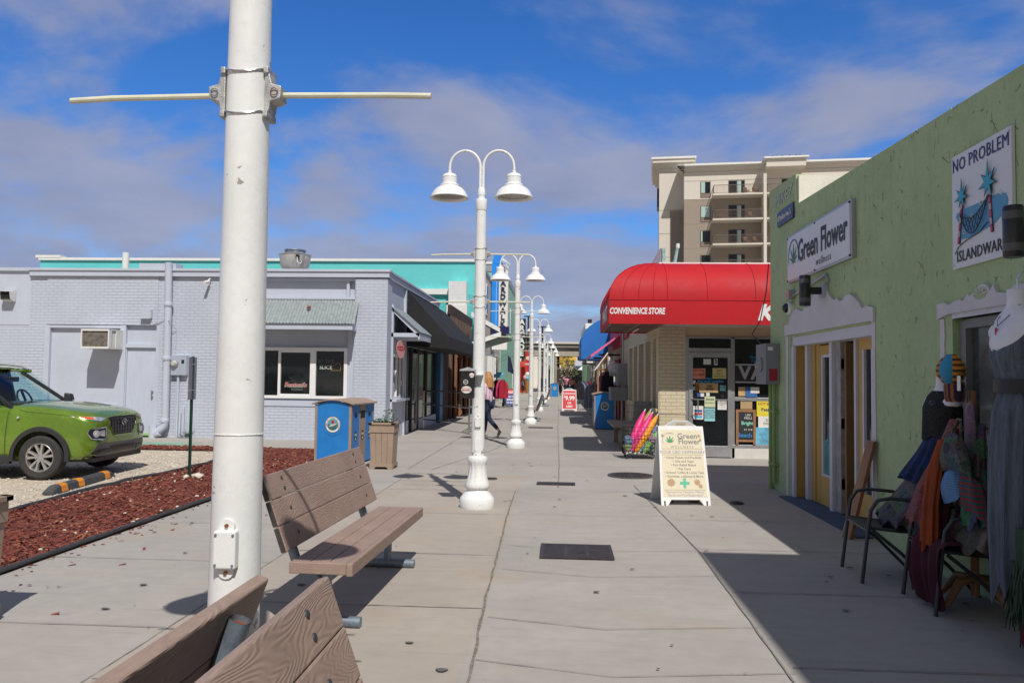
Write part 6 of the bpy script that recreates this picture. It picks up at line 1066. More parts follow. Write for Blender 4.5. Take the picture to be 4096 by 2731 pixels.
txt('LIFE\nFEELS', Fr((3.77, SY-.02, .83), (1, 0, 0)), .065, paper, t); txt('Bright', Fr((3.75, SY-.02, .7), (1, 0, 0)), .095, mat('mint_chalk', (.3, .7, .55)), t, bold=.002); txt('AT THE', Fr((3.77, SY-.02, .57), (1, 0, 0)), .05, paper, t); txt('Beach', Fr((3.7, SY-.02, .46), (1, 0, 0)), .12, mat('blue_chalk', (.05, .22, .5)), t, bold=.003)
b = MB(); ell(b, Fr((3.6, SY-.02, .9), (1, 0, 0)), 0, 0, .07, .07, .001, .002)
poster('window_poster', 'yellow hot boiled peanuts poster at the right of the chalkboard', 3.94, 4.4, .84, 1.14, mat('bright_yellow', (.75, .62, .05), rough=.6), [('HOT BOILED', .82, .07, rp, .001), ('Peanuts', .45, .09, ink, .002)]); poster('window_poster', 'light blue beach picture poster low in the store window', 3.91, 4.4, .28, .62, mat('beach_print', (.15, .45, .65), rough=.6, var=.5, sc=5)); poster('window_poster', 'white handwritten poster behind the beach picture', 3.97, 4.4, .62, .84, paper, [('DELI\nDISPOS', .5, .07, bp_)])
for k, (x0, x1, z0, z1, m_, l) in enumerate(((3.58, 3.72, 1.24, 1.42, pbk, 'brown cardboard square on the window ledge below the vape sign'), (3.73, 3.95, 1.22, 1.42, mat('poster_blue', (.04, .14, .4), rough=.6), 'blue leaflet on the window ledge below the vape sign'), (3.82, 3.99, 1.3, 1.42, paper, 'white a safe place card in front of the blue leaflet'), (3.62, 3.85, .98, 1.13, pbk, 'brown cardboard behind the top of the chalkboard'))): poster('window_card', l, x0, x1, z0, z1, m_, off=.003*k)
# red awning
ra = thing('red_awning', 'bulging red vinyl awning with white convenience store lettering wrapping the store corner', 'awning', (2, 15.5, 2.6), world=True)
E0, E1, Y0, Y1, zv, ze, zt = .94, 9, 15.0, 18.2, 2.6, 3.06, 3.88
b = MB(); path = [(E0, Y1), (E0, 17.3), (E0, 16.6), (E0, 15.95), (E0, 15.6), (E0, 15.3), (E0, Y0), (1.2, Y0), (1.5, Y0), (1.78, Y0), (2.05, Y0), (2.8, Y0), (3.7, Y0), (5, Y0), (E1, Y0)]
anc = lambda p: (2.0, p[1]) if p[1] > SY else ((2.02, SY) if p[0] < 2.05 else (p[0], SY))
def prof(p, t_): # t_ 0..1 from eave up to the wall
    a = anc(p); s_ = 1-math.cos(t_*PI/2)**1.0; q = math.sin(t_*PI/2)**.92; return (p[0]+(a[0]-p[0])*s_, p[1]+(a[1]-p[1])*s_, ze+(zt-ze)*q)
dense = []
for a, c in zip(path, path[1:]): dense += [(a[0]+(c[0]-a[0])*k/3, a[1]+(c[1]-a[1])*k/3) for k in range(3)]
dense.append(path[-1]); nn = 10; vs = []
for p in dense:
    vs += [(p[0], p[1], zv), (p[0], p[1], ze)]+[prof(p, k/nn) for k in range(1, nn+1)]
m_ = nn+2; fs = [(i*m_+k, (i+1)*m_+k, (i+1)*m_+k+1, i*m_+k+1) for i in range(len(dense)-1) for k in range(m_-1)]; b.add(vs, fs)
n0 = len(dense)-1; b.add([(E0, Y1, zv), (E0, Y1, ze)]+[prof((E0, Y1), k/nn) for k in range(1, nn+1)]+[(2.0, Y1, zv)], [tuple(range(nn+3))])
b.build('canopy', red, ra, ang=40)
b = MB()
for p in path[:-1]: b.tube([(p[0]-.004*(p[0] == E0), p[1]-.004, ze)]+[Vector(prof(p, k/nn))+Vector((-.003, -.004, .004)) for k in range(1, nn)], .007, 5)
b.tube([(x-.004, y-.004, ze) for x, y in path], .006, 5); b.build('seam', mat('red_seam', (.44, .011, .018), rough=.5), ra)
b = MB()
for k in range(8): y = 15.2+k*.4; b.box(E0+.02, 2.0, y, y+.05, zv+.02, zv+.06)
for x in (E0+.02, 1.5, 1.98): b.box(x, x+.04, 15.02, 18.2, zv+.0, zv+.03)
b.build('frame_tubes', mat('awning_frame', (.3, .22, .2), rough=.5, metal=.3), ra, smooth=False)
wl2 = mat('awning_letter', (.8, .8, .8), rough=.5)
txt('CONVENIENCE STORE', Fr((1.47, Y0-.004, 2.84), (1, 0, 0)), .165, wl2, ra, bold=.006, ext=.001, sx=.62, shear=.15, w=0)
txt('MART', Fr((E0-.004, 16.35, 2.84), (0, -1, 0)), .4, wl2, ra, bold=.008, ext=.001, sx=1.6, w=0); txt('K', Fr((3.86, Y0-.004, 2.82), (1, 0, 0)), .4, wl2, ra, bold=.02, ext=.001, shear=.3, w=0)
# roof junk
t = thing('roof_sign_back', 'old purple grey sign panel leaning on the store roof behind the red awning', 'sign', (2.2, 18, 3.6), world=True); b = MB(); b.hexa([(1.7, 18.2, 3.7), (2.3, 18, 3.7), (2.34, 18.05, 3.7), (1.74, 18.25, 3.7), (1.95, 18.2, 3.95), (2.28, 18, 4.55), (2.33, 18.05, 4.55), (2.0, 18.25, 3.95)]); b.build('panel', mat('purple_grey', (.33, .3, .38), rough=.6, var=.1), t, smooth=False); comb('post', mat('pale_teal_post', (.3, .45, .45), rough=.6, var=.4, sc=14), t, [(2.33, 2.4, 18, 18.1, 3.7, 4.55)])
t = thing('service_mast', 'short flaking pale blue pipe mast on the store roof', 'mast', (2.6, 18, 3.6), world=True); MB().tube([(2.58, 18, 3.65), (2.6, 18, 4.15), (2.68, 18, 4.6)], [.06, .045, .035], 12).build('pipe', MATS['pale_teal_post'], t); MB().lathe([(.045, 4.55), (.045, 4.65), (.001, 4.66)], (2.68, 18, 0), n=12).build('cap', white, t); b = MB(); [b.tube([(2.6, 18, 3.95), (2.6+dx, 18+dy, 3.7)], .02, 6) for dx, dy in ((-.15, 0), (.15, .05), (0, -.15))]; b.build('brace', MATS['pale_teal_post'], t)
# meters on the store's street wall
t = thing('electric_meter', 'tall grey meter cabinet on the street wall beyond the store windows', 'meter box', (1.9, 23.5, 1.3), world=True); comb('cabinet', mg, t, [(1.72, 1.995, 23.2, 24.1, 1.35, 2.0)], bevel=.01); MB().lathe([(.12, -.2), (.12, 0)], (1.72, 23.7, 1.75), n=20, ax='x').build('meter_drum', alum, t); MB().tube([(1.9, 23.6, 2.0), (1.9, 23.6, 3.2)], .03, 8).build('conduit', alum, t)
t = thing('utility_box', 'wide grey utility box below the meter cabinet on the street wall', 'utility box', (1.85, 23, 1), world=True); comb('box', mg, t, [(1.5, 1.99, 22.9, 23.8, .92, 1.3)], bevel=.01); MB().tube([(1.9, 23.2, 0), (1.9, 23.2, .95)], .04, 8).build('conduit', black, t)
# A-frame boards
def aboard(name, label, cat, loc, rz, W, Hh, depth, fm, face, lab, top=True, grp=None):
    """free-standing sandwich board: two leaning panels with feet"""
    t = thing(name, label, cat, loc, rz, group=grp)
    for s in (1, -1):
        a = math.atan2(depth/2, Hh*.93); F = Fr((0, -s*depth/2, 0), (s, 0, 0), (0, s*math.sin(a), math.cos(a))); w2 = W/2; wt = w2*.93
        b = MB(); b.prism([(-w2, .07), (w2, .07), (wt, Hh*.93), (-wt, Hh*.93)], F, -.018, 0)
        for q in (-1, 1): b.prism([(q*w2, 0), (q*(w2-.085), 0), (q*(w2-.13), .07), (q*w2, .07)], F, -.018, 0)
        if top: b.prism([(-.21, Hh*.93), (.21, Hh*.93), (.12, Hh*.985), (.09, Hh), (-.09, Hh), (-.12, Hh*.985)], F, -.018, 0)
        pn = b.build('panel', fm, t, smooth=False)
        if top: MB().prism([(-.06, Hh*.945), (.06, Hh*.945), (.06, Hh*.98), (-.06, Hh*.98)], F, -.0195, .0015).build('handle_opening', creamp, pn, smooth=False)
        fc = MB().prism([(-w2+.035, .105), (w2-.035, .105), (wt-.03, Hh*.885), (-wt+.03, Hh*.885)], F, .0, .003).build('poster', face, pn, smooth=False)
        for x in (-w2+.045, w2-.045): MB().prism([(x-.008, .0), (x+.008, .0), (x+.008, .055), (x-.008, .055)], F, .0, .006).build('rubber_foot', black, pn, smooth=False)
        if s == 1: lab(F, fc)
    return t
sw_ = mat('sandwich_white', (.78, .78, .76), rough=.4, var=.03); pcream = mat('cream_poster', (.72, .64, .48), rough=.6, var=.05, sc=6, stretch=(8, 8, 1)); gink = mat('grey_ink', (.2, .2, .19), rough=.6); lav = mat('lavender_ink', (.27, .27, .42), rough=.6); gline = mat('olive_line', (.25, .33, .15), rough=.6); sage = mat('sage_cross', (.12, .5, .33), rough=.6); tanink = mat('tan_ink', (.45, .31, .18), rough=.6); lg = mat('bright_leaf_green', (.06, .33, .12), rough=.6, var=.5, sc=12)
def gf(F, p):
    up = Vector(F(0, 1, 0))-Vector(F(0, 0, 0)); rt = Vector(F(1, 0, 0))-Vector(F(0, 0, 0)); T_ = lambda s_, x, y, z, m_, **k: txt(s_, Fr(F(x, y, .003), rt, up), z, m_, p, ext=.0004, w=.0004, **k)
    T_('Green', .075, .865, .1, gink, bold=.0015); T_('Flower', .095, .795, .1, gink, bold=.0015); T_('WELLNESS', 0, .728, .045, gink, sp=1.5)
    T_('YOUR CBD DISPENSARY', 0, .66, .056, lav, sx=.95)
    for k, l in enumerate(('Hemp Flower and Pre-Rolls', 'Oils and Vape', 'Pain Relief Balms', 'Pet Care', 'Ground Coffee & Loose Teas', 'Gummies, Lollipops & More')): T_('• '+l, 0, .593-k*.047, .043, gink, bold=.0004, sx=.93 if k in (0, 4, 5) else 1)
    T_('Discounts for Teachers, Military,\nNurses and First Responders!', 0, .145, .04, lav, sx=.92)
    leafart(F, -.15, .79, .085, lg, p, w=.004)
    for a0, a1, m_ in ((60, 130, lav), (130, 215, mat('pale_cyan_ink', (.3, .55, .6)))): MB().tube([F(-.15+.095*math.cos(R(a)), .82+.085*math.sin(R(a)), .005) for a in range(a0, a1+1, 8)], .0025, 5).build('emblem_arc', m_, p)
    b = MB()
    for y in (.705, .628, .19): b.prism([(-.262, y-.0022), (.262, y-.0022), (.262, y+.0022), (-.262, y+.0022)], F, .003, .0042)
    b.build('divider', gline, p, smooth=False)
    b = MB(); b.prism([(-.06, .255), (.06, .255), (.06, .292), (-.06, .292)], F, .003, .0045); b.prism([(-.018, .215), (.018, .215), (.018, .335), (-.018, .335)], F, .003, .005); b.build('green_cross', sage, p, smooth=False)
    b = MB(); rn = random.Random(5)
    for x, y, r_ in ((-.17, .28, .058), (.16, .285, .045), (.2, .235, .03), (-.24, .87, .022), (.225, .87, .022), (.24, .82, .02)): b.prism([(x+r_*(1 if k % 2 else .68)*math.cos(2*PI*k/28), y+r_*(1 if k % 2 else .68)*math.sin(2*PI*k/28)) for k in range(28)], F, .003, .0042)
    b.build('bud_picture', tanink, p, smooth=False)
aboard('sandwich_board', 'white plastic sandwich board with cream Green Flower poster standing in the sun', 'sandwich board', (1.55, 10.15, 0), R(7), .62, 1.07, .56, sw_, pcream, gf)
b = thing('brick_weight', 'brown brick weights on the feet of the Green Flower sandwich board', 'brick', (1.3, 10.15, 0), R(7)); comb('brick', mat('weight_brick', (.22, .11, .07), rough=.9, var=.2, sc=10), b, [(.04, .14, -.1, .1, .0, .06)]); b['label'] = 'left brown brick weight under the Green Flower sandwich board'
b2 = copytree(b); b2.location.x += .34; b2.location.y += .04; b2['label'] = 'right brown brick weight under the Green Flower sandwich board'
def cl(F, p):
    up = Vector(F(0, 1, 0))-Vector(F(0, 0, 0)); T_ = lambda s_, x, y, z, **k: txt(s_, Fr(F(x, y, .003), (1, 0, 0), up), z, white, p, ext=.001, w=.0004, **k)
    T_('CLEARANCE', 0, .85, .115, bold=.003, sx=.86); T_('9.99', .03, .62, .29, bold=.01, sx=.9); T_('$', -.23, .7, .14, bold=.003); T_('OR', 0, .385, .13, bold=.004); T_('LESS!', 0, .22, .14, bold=.005)
aboard('sandwich_board', 'red clearance 9.99 or less sandwich board in a white frame further up the walkway', 'sandwich board', (.5, 37.6, 0), 0, .7, 1.12, .6, sw_, mat('sign_red', (.6, .02, .03), rough=.5), cl)
def sl(F, p):
    up = Vector(F(0, 1, 0))-Vector(F(0, 0, 0)); r_ = Vector(F(1, 0, 0))-Vector(F(0, 0, 0)); T_ = lambda s_, y, z: txt(s_, Fr(F(0, y, .003), r_, up), z, white, p, bold=.004, ext=.001, w=.001)
    T_('SALE', .82, .17); T_('GET IT', .56, .12); T_('BEFORE', .4, .12); T_('ITS GONE', .24, .1)
t = aboard('sandwich_board', 'black framed sale sandwich board with red and dark blue face near the shirt rack', 'sandwich board', (-2.62, 41.5, 0), R(20), .6, 1.1, .75, black, mat('sale_blue', (.03, .05, .25), rough=.5), sl, top=False)
F = Fr((0, -.375, 0), (1, 0, 0), (0, math.sin(math.atan2(.375, 1.02)), math.cos(math.atan2(.375, 1.02)))); MB().prism([(-.25, .74), (.25, .74), (.245, .98), (-.245, .98)], F, .003, .005).build('red_header', mat('sign_red2', (.6, .04, .03)), t, smooth=False)
# beach umbrella cage
cg = thing('wire_cage', 'black wire bin cage full of folded beach umbrellas by the store corner', 'wire cage', (1.55, 16, 0), world=True); wire = mat('black_wire', (.03, .03, .03), rough=.5, metal=.4)
b = MB(); X0, X1, A0, A1, zt_ = 1.28, 1.98, 15.35, 15.93, .62
for k in range(12): x = X0+(X1-X0)*k/11; b.tube([(x, A0, .08), (x, A0, zt_)], .004, 4); b.tube([(x, A1, .08), (x, A1, zt_+.4)], .004, 4); b.tube([(x, A0, .08), (x, A1, .08)], .004, 4)
for k in range(1, 9): y = A0+(A1-A0)*k/9; [b.tube([(x, y, .08), (x, y, zt_)], .004, 4) for x in (X0, X1)]
for k in range(8): z = .08+(zt_-.08)*k/7; b.tube([(X0, A0, z), (X1, A0, z), (X1, A1, z), (X0, A1, z), (X0, A0, z)], .0045, 4)
for z in (.75, .88, 1.02): b.tube([(X0, A1, z), (X1, A1, z)], .0045, 4)
b.build('wire_mesh', wire, cg, smooth=False); [MB().lathe([(.035, -.015), (.035, .015)], (x, y, .04), n=14, ax='x').build('caster', black, cg) for x in (X0+.05, X1-.05) for y in (A0+.05, A1-.05)]
ucol = [((.75, .03, .2), 'pink'), ((.85, .3, .01), 'orange'), ((.35, .3, .08), 'olive'), ((.05, .2, .55), 'blue flowered'), ((.75, .04, .22), 'deep pink'), ((.25, .5, .12), 'lime green'), ((.3, .12, .4), 'purple print'), ((.02, .16, .08), 'dark green')]
up_ = [((1.35, 15.45, .14), (1.7, 15.78, .9)), ((1.5, 15.42, .13), (1.94, 15.72, .82)), ((1.42, 15.58, .14), (1.82, 15.86, .9)), ((1.58, 15.44, .14), (1.94, 15.84, .6)), ((1.43, 15.44, .16), (1.84, 15.72, .86)), ((1.66, 15.42, .13), (1.93, 15.6, .5)), ((1.4, 15.47, .14), (1.6, 15.7, .62)), ((1.86, 15.45, .12), (1.92, 15.7, .5))]
for k, ((c_, nm), (p, q)) in enumerate(zip(ucol, up_)):
    t = thing('folded_umbrella', f'folded {nm} beach umbrella standing in the wire cage by the store', 'umbrella', p, world=True); p, q = Vector(p), Vector(q); pts = [p.lerp(q, i/10) for i in range(11)]
    MB().tube(pts, [.028, .045, .058, .065, .07, .073, .074, .07, .06, .045, .03], 12).build('canopy', mat(nm+'_vinyl', c_, rough=.5, var=.3, sc=9, bump=.8, bs=22, kind='cloth' if 'flower' in nm or 'print' in nm else None, c2=(.6, .6, .7) if 'flower' in nm or 'print' in nm else None), t); MB().tube([p-(q-p)*.06, p], .014, 8).build('tip', white, t); MB().tube([q, q+(q-p)*.07], .01, 8).build('pole', white, t)
for k, (x, z, r_, c_, nm) in enumerate(((1.37, .34, .09, (.1, .3, .55), 'blue checked towel roll'), (1.36, .22, .085, (.3, .45, .12), 'green striped towel roll'), (1.83, .38, .08, (.6, .35, .55), 'lilac print towel roll'), (1.8, .2, .1, (.01, .05, .05), 'black green bag'))):
    b = MB(); b.lathe([(r_*.6, -.2), (r_, -.17), (r_*1.04, 0), (r_, .17), (r_*.6, .2)], (x, 15.62, z), n=16, ax='y', fl=lambda i, a, z_: 1+.06*math.sin(5*a)); tag(b.build('towel_roll', mat(nm, c_, rough=.9, kind='cloth', c2=(.55, .55, .5), sc=9), off=Vector((x, 15.6, z))), nm+' lying among the umbrellas in the wire cage', 'towel')
# wooden bench and items along the shaded wall
t = thing('wall_bench', 'grey brown wooden bench end standing against the store wall behind the cage', 'bench', (1.7, 18.5, 0), world=True); comb('seat', tan, t, [(1.2, 1.9, 17.4, 19.6, .48, .53)], bevel=.004); comb('leg', tan, t, [(1.36, 1.46, 17.5, 17.6, 0, .48), (1.36, 1.46, 19.4, 19.5, 0, .48), (1.8, 1.9, 17.5, 17.6, 0, .48)]); comb('back', tan, t, [(1.84, 1.9, 17.4, 19.6, .53, .95)])
t = thing('scrap_board', 'grey scratched board leaning against the store wall above the cage', 'board', (1.8, 16.7, 0), world=True); b = MB(); b.hexa([(1.5, 16.6, .1), (1.9, 16.6, .1), (1.9, 16.65, .1), (1.5, 16.65, .1), (1.6, 16.8, 1.08), (1.97, 16.8, 1.08), (1.97, 16.85, 1.08), (1.6, 16.85, 1.08)]); b.build('panel', mat('scratched_grey', (.2, .2, .2), rough=.6, var=.3, sc=14), t, smooth=False)
# ------------------------------------------------------------------ pink shop, blue awning, pale green building
pinkp = mat('pink_siding', (.65, .12, .22), rough=.6, kind='stripes', sc=3, c2=(.55, .1, .19), axis='y'); t = thing('pink_shop', 'pink sided shop with red doors between the store and the blue awning', 'building', (4, 28, 0), world=True)
comb('upper_wall', pinkp, t, [(1.95, 8, 24.95, 33, 2.6, 3.55)]); comb('red_fascia', mat('red_fascia_paint', (.4, .02, .04), rough=.5), t, [(1.93, 2.0, 22.6, 24.9, 2.75, 3.05)]); comb('wall', cream, t, [(2.05, 8, 24.95, 33, 0, 2.6)]); comb('door', mat('crimson_door', (.35, .02, .06), rough=.5), t, [(1.98, 2.05, 26.2, 27.4, .05, 2.2)]); comb('window', glass, t, [(2.0, 2.05, 28.2, 30.8, .8, 2.2)]); comb('post', white, t, [(1.75, 1.9, 28, 28.15, 0, 2.7)])
t = thing('pink_awning', 'thin sloping pink awning projecting over the shaded side of the walkway', 'awning', (1.5, 27, 2.4), world=True); b = MB(); b.hexa([(2.0, 25.2, 2.98), (1.02, 25.2, 2.22), (1.02, 30, 2.22), (2.0, 30, 2.98), (2.0, 25.2, 3.04), (1.0, 25.2, 2.3), (1.0, 30, 2.3), (2.0, 30, 3.04)]); b.build('sheet', mat('pink_awning_paint', (.75, .15, .3), rough=.5), t, smooth=False); comb('bracket', black, t, [(1.3, 2.0, 29.9, 29.95, 2.3, 2.36), (1.3, 2.0, 25.9, 25.95, 2.3, 2.36)])
t = thing('blue_awning', 'rounded bright blue awning beyond the red one on the right side', 'awning', (1.4, 33, 2.6), world=True); ba_ = mat('blue_canvas', (.015, .16, .52), rough=.6, var=.06); b = MB()
def bl_(u, v):
    y = 30.5+u*3.8; a = v*PI/2; return (2.6-1.75*math.cos(a)**.9, y, 2.95+1.05*math.sin(a))
b.grid(bl_, 6, 12); b.add([(.85, 30.5, 2.3), (.85, 34.3, 2.3), (.85, 34.3, 2.95), (.85, 30.5, 2.95), (2.6, 30.5, 2.3), (2.6, 34.3, 2.3)], [(0, 1, 2, 3), (0, 4, 5, 1)])
for y in (30.5, 34.3): b.add([(.85, y, 2.3)]+[(2.6-1.75*math.cos(k*PI/24)**.9, y, 2.95+1.05*math.sin(k*PI/24)) for k in range(13)]+[(2.6, y, 2.3)], [tuple(range(15))])
b.build('canvas', ba_, t, ang=40); comb('faded_lettering', mat('faded_white_print', (.5, .52, .56), rough=.8, var=.3, sc=30), t, [(.842, .849, y, y+.3, 2.45+dz, 2.8+dz) for y, dz in ((31.6, 0), (31.98, .04), (32.36, .02), (32.74, .05))])
pgn = mat('pale_green_wall', (.5, .62, .42), rough=.8); t = thing('pale_green_building', 'pale green building with white cornice beyond the blue awning', 'building', (5, 50, 0), world=True); comb('wall', pgn, t, [(2.05, 9, 58, 70, 0, 5.2)]); comb('cornice', white, t, [(1.9, 9, 57.8, 70, 5.2, 5.6)]); comb('chimney_pot', black, t, [(2.1, 2.4, 58.5, 58.8, 5.6, 5.95)])
t = thing('grey_shop', 'grey shop front with small black canopies on the right in the distance', 'building', (4, 46, 0), world=True); comb('wall', mat('mid_grey_wall', (.3, .3, .3), rough=.8), t, [(2.15, 8, 34.4, 57.5, 0, 3.2)]); comb('shop_window', glass, t, [(2.12, 2.15, y, y+3, .5, 2.3) for y in (36, 41, 46, 51)]); comb('canopy', black, t, [(1.5, 2.15, 46, 52, 2.45, 2.6)]); comb('white_sign', white, t, [(1.6, 2.1, 45.9, 45.95, 2.45, 2.75)])
# wooden display frame with towels, cone sign
t = thing('display_frame', 'orange wooden gable frame hung with coloured clothes on the shaded right side', 'display frame', (1.6, 26, 0), world=True); b = MB()
for x in (1.25, 1.85):
    for y in (25.3, 27.2): b.tube([(x, y, 0), (x, y, 1.85)], .035, 4)
for y in (25.3, 27.2): b.tube([(1.25, y, 1.85), (1.55, y, 2.3)], .03, 4); b.tube([(1.85, y, 1.85), (1.55, y, 2.3)], .03, 4); b.tube([(1.25, y, 1.85), (1.85, y, 1.85)], .03, 4); b.tube([(1.55, y, 1.85), (1.55, y, 2.3)], .025, 4)
b.tube([(1.55, 25.3, 1.8), (1.55, 27.2, 1.8)], .015, 6); b.build('timber', wdm, t, smooth=False); b = MB(); b.hexa([(1.15, 25.2, 1.8), (1.56, 25.2, 2.36), (1.56, 27.3, 2.36), (1.15, 27.3, 1.8), (1.13, 25.2, 1.83), (1.55, 25.2, 2.4), (1.55, 27.3, 2.4), (1.13, 27.3, 1.83)]); b.build('white_roof', white, t, smooth=False)
rn = random.Random(12)
for k, (m_, l) in enumerate(((navyc, 'navy'), (redc, 'dark red'), (bluec, 'blue'), (redc, 'crimson'), (navyc, 'black blue'))):
    b = MB(); garment(b, 1.55, 25.5+k*.35, 1.78, .2, .95, rn, ax='x'); tag(b.build('hung_garment', m_, ang=80, off=Vector((1.55, 25.5+k*.35, 1.78))), f'{l} garment hanging in the wooden gable frame', 'clothing', 'clothes in the wooden frame')
t = thing('cone_sign', 'tilted swirl ice cream cone sign with yellow cone hanging by the wooden frame', 'sign', (2.0, 25, 1.9), world=True); b = MB(); b.M = Matrix.Translation((1.95, 25.0, 1.4)) @ Matrix.Rotation(R(-25), 4, 'Y'); b.lathe([(.01, 0), (.14, .5), (.145, .52)], n=16); b.build('cone', mat('cone_yellow', (.5, .3, .06), rough=.7, kind='stripes', sc=16, c2=(.35, .2, .04), axis='z'), t)
b.__init__(); b.M = Matrix.Translation((1.95, 25.0, 1.4)) @ Matrix.Rotation(R(-25), 4, 'Y'); b.lathe([(.14, .5), (.19, .55), (.17, .62), (.13, .64), (.15, .68), (.12, .75), (.08, .77), (.09, .8), (.03, .9), (.001, .93)], n=18); b.build('swirl', mat('swirl_white', (.6, .55, .55), rough=.5), t)
for nm, lb, a_, items, ht, sd_ in (('clothes_rack', 'rack of dark shirts and dresses beyond the clearance sign on the right', (.95, 1.75, 38.5, 39.2), [('shirt', m_) for m_ in (blackc, mixc, navyc, bluec, redc, blackc, redc, blackc, mixc, navyc)], 1.4, 5), ('clothes_rack', 'rack of bright tank tops between the clearance sign and the blue bin', (1.3, 1.75, 34.2, 35.4), [('tank_top', m_) for m_ in (mixc, bluec, mat('yellow_cloth', (.6, .35, .03), rough=.8, kind='cloth'), redc, mixc, mat('teal_cloth', (.05, .4, .4), rough=.8, kind='cloth'))], 1.3, 6)):
    its = list(rack(nm, lb, *a_, ht, items, sd_, ax='x', h=.8 if sd_ == 5 else .95)); nmz = {id(blackc): 'black', id(mixc): 'patterned', id(navyc): 'navy', id(bluec): 'blue', id(redc): 'red'}
    for o in its: c_ = nmz.get(id(o.data.materials[0]), o.data.materials[0].name.split('_')[0]); tag(o, f"{c_} {'garment on the dark rack beyond the clearance sign' if sd_ == 5 else 'tank top on the bright rack left of the shaded blue bin'}", 'clothing', f"{c_} clothes on {'dark' if sd_ == 5 else 'bright'} rack")
# ------------------------------------------------------------------ far end of the walkway
taupe = mat('taupe_wall', (.33, .275, .22), rough=.85, var=.04); hcream = mat('hotel_cream', (.66, .61, .53), rough=.85, var=.03)
t = thing('overpass', 'beige bridge-like building beam with clearance lettering spanning the far end of the walkway', 'bridge', (0, 105, 0), world=True)
comb('beam', mat('overpass_beige', (.42, .37, .3), rough=.85), t, [(-12, 14, 105, 107, 4.55, 5.65)]); comb('cornice', hcream, t, [(-12, 14, 104.6, 107, 5.65, 5.9), (-12, 14, 104.3, 107, 6.1, 6.35)]); comb('frieze', MATS['overpass_beige'], t, [(-12, 14, 104.9, 107, 5.9, 6.1)]); comb('soffit', taupe, t, [(-12, 14, 104.95, 107, 4.45, 4.55)])
txt('Clearance', Fr((2.0, 105, 5.38), (1, 0, 0)), .6, mat('brown_letter', (.1, .07, .05)), t, w=.01); comb('column', taupe, t, [(-2.3, -1.85, 105, 105.6, 0, 4.5), (-.75, -.3, 105, 105.6, 0, 4.5)]); comb('dark_column', mat('dark_column_paint', (.05, .04, .035)), t, [(-.3, .05, 106, 106.5, 0, 4.5)])
yl = mat('yellow_siding', (.8, .52, .08), rough=.7, kind='stripes', sc=4, c2=(.72, .45, .06), axis='z'); t = thing('yellow_house', 'bright yellow house with white window and blue lower level beyond the palm', 'house', (2, 152, 0), world=True)
comb('wall', yl, t, [(-.6, 9, 150, 158, 3, 7.8)]); comb('lower_wall', mat('blue_siding', (.1, .3, .6)), t, [(2.8, 5, 149.6, 150, 0, 3.9)]); comb('porch', mat('pale_blue_grey', (.5, .55, .62)), t, [(2.9, 4.6, 149, 150, 3.9, 4.9)]); comb('white_base', white, t, [(-.5, 2.8, 149.7, 150, 0, 3.9)])
wn = comb('window', white, t, [(3.3, 4.4, 149.9, 150, 4.8, 6.4)]); comb('pane', glass, wn, [(3.45, 4.25, 149.88, 149.9, 4.95, 6.2)])
t = thing('gabled_house', 'pale house with a white gable seen between the lamps and the arcade sign', 'house', (-6, 130, 0), world=True); MB().prism([(-8.5, 0), (-2.0, 0), (-2.0, 5.6), (-5.0, 7.2), (-8.5, 5.4)], Fr((0, 128, 0), (1, 0, 0)), -6, 0).build('wall', cream, t, smooth=False); MB().tube([(-8.8, 127.8, 5.2), (-5, 127.8, 7.4), (-1.8, 127.8, 5.6)], .15, 4).build('gable_trim', white, t)
t = thing('sloped_roof_shed', 'low building with grey sloping metal roof at the far right end of the walkway', 'building', (4, 100, 0), world=True); b = MB(); b.hexa([(2.1, 90, 2.5), (7, 90, 2.5), (7, 99, 2.5), (2.1, 99, 2.5), (5.5, 92, 5.2), (7, 92, 5.2), (7, 98, 5.2), (5.5, 98, 5.2)]); b.build('roof', alum, t, smooth=False); comb('wall', cream, t, [(3.6, 7, 90.5, 98.5, 0, 2.5)])
def foliage(b, fn, n, rn, s=(.18, .32)):
    for k in range(n):
        p = Vector(fn(rn)); d = Vector((rn.gauss(0, 1), rn.gauss(0, 1), rn.gauss(.3, .8))).normalized(); L_ = rn.uniform(*s); b.k = rn.choice([0, 0, 1]); u = Vector((rn.gauss(0, 1), rn.gauss(0, 1), rn.gauss(0, 1))); leaf(b, p, d, u if abs(u.normalized().dot(d)) < .95 else (0, 0, 1.1), L_, L_*.3)
hl1 = mat('hedge_leaf', (.075, .1, .03), rough=.7, var=.5, sc=1.5); hl2 = mat('hedge_leaf_rust', (.16, .085, .03), rough=.7, var=.5, sc=1.5)
b = MB(); rn = random.Random(21); foliage(b, lambda r: (r.uniform(-10, 10), r.uniform(129, 130.5), (r.random()**.7)*(3.0+.35*math.sin(r.uniform(0, 60)))), 9000, rn, (.25, .45)); tag(b.build('hedge', [hl1, hl2], smooth=False, off=Vector((0, 129, 0))), 'long clipped green and rust coloured hedge across the far end of the walkway', 'hedge')
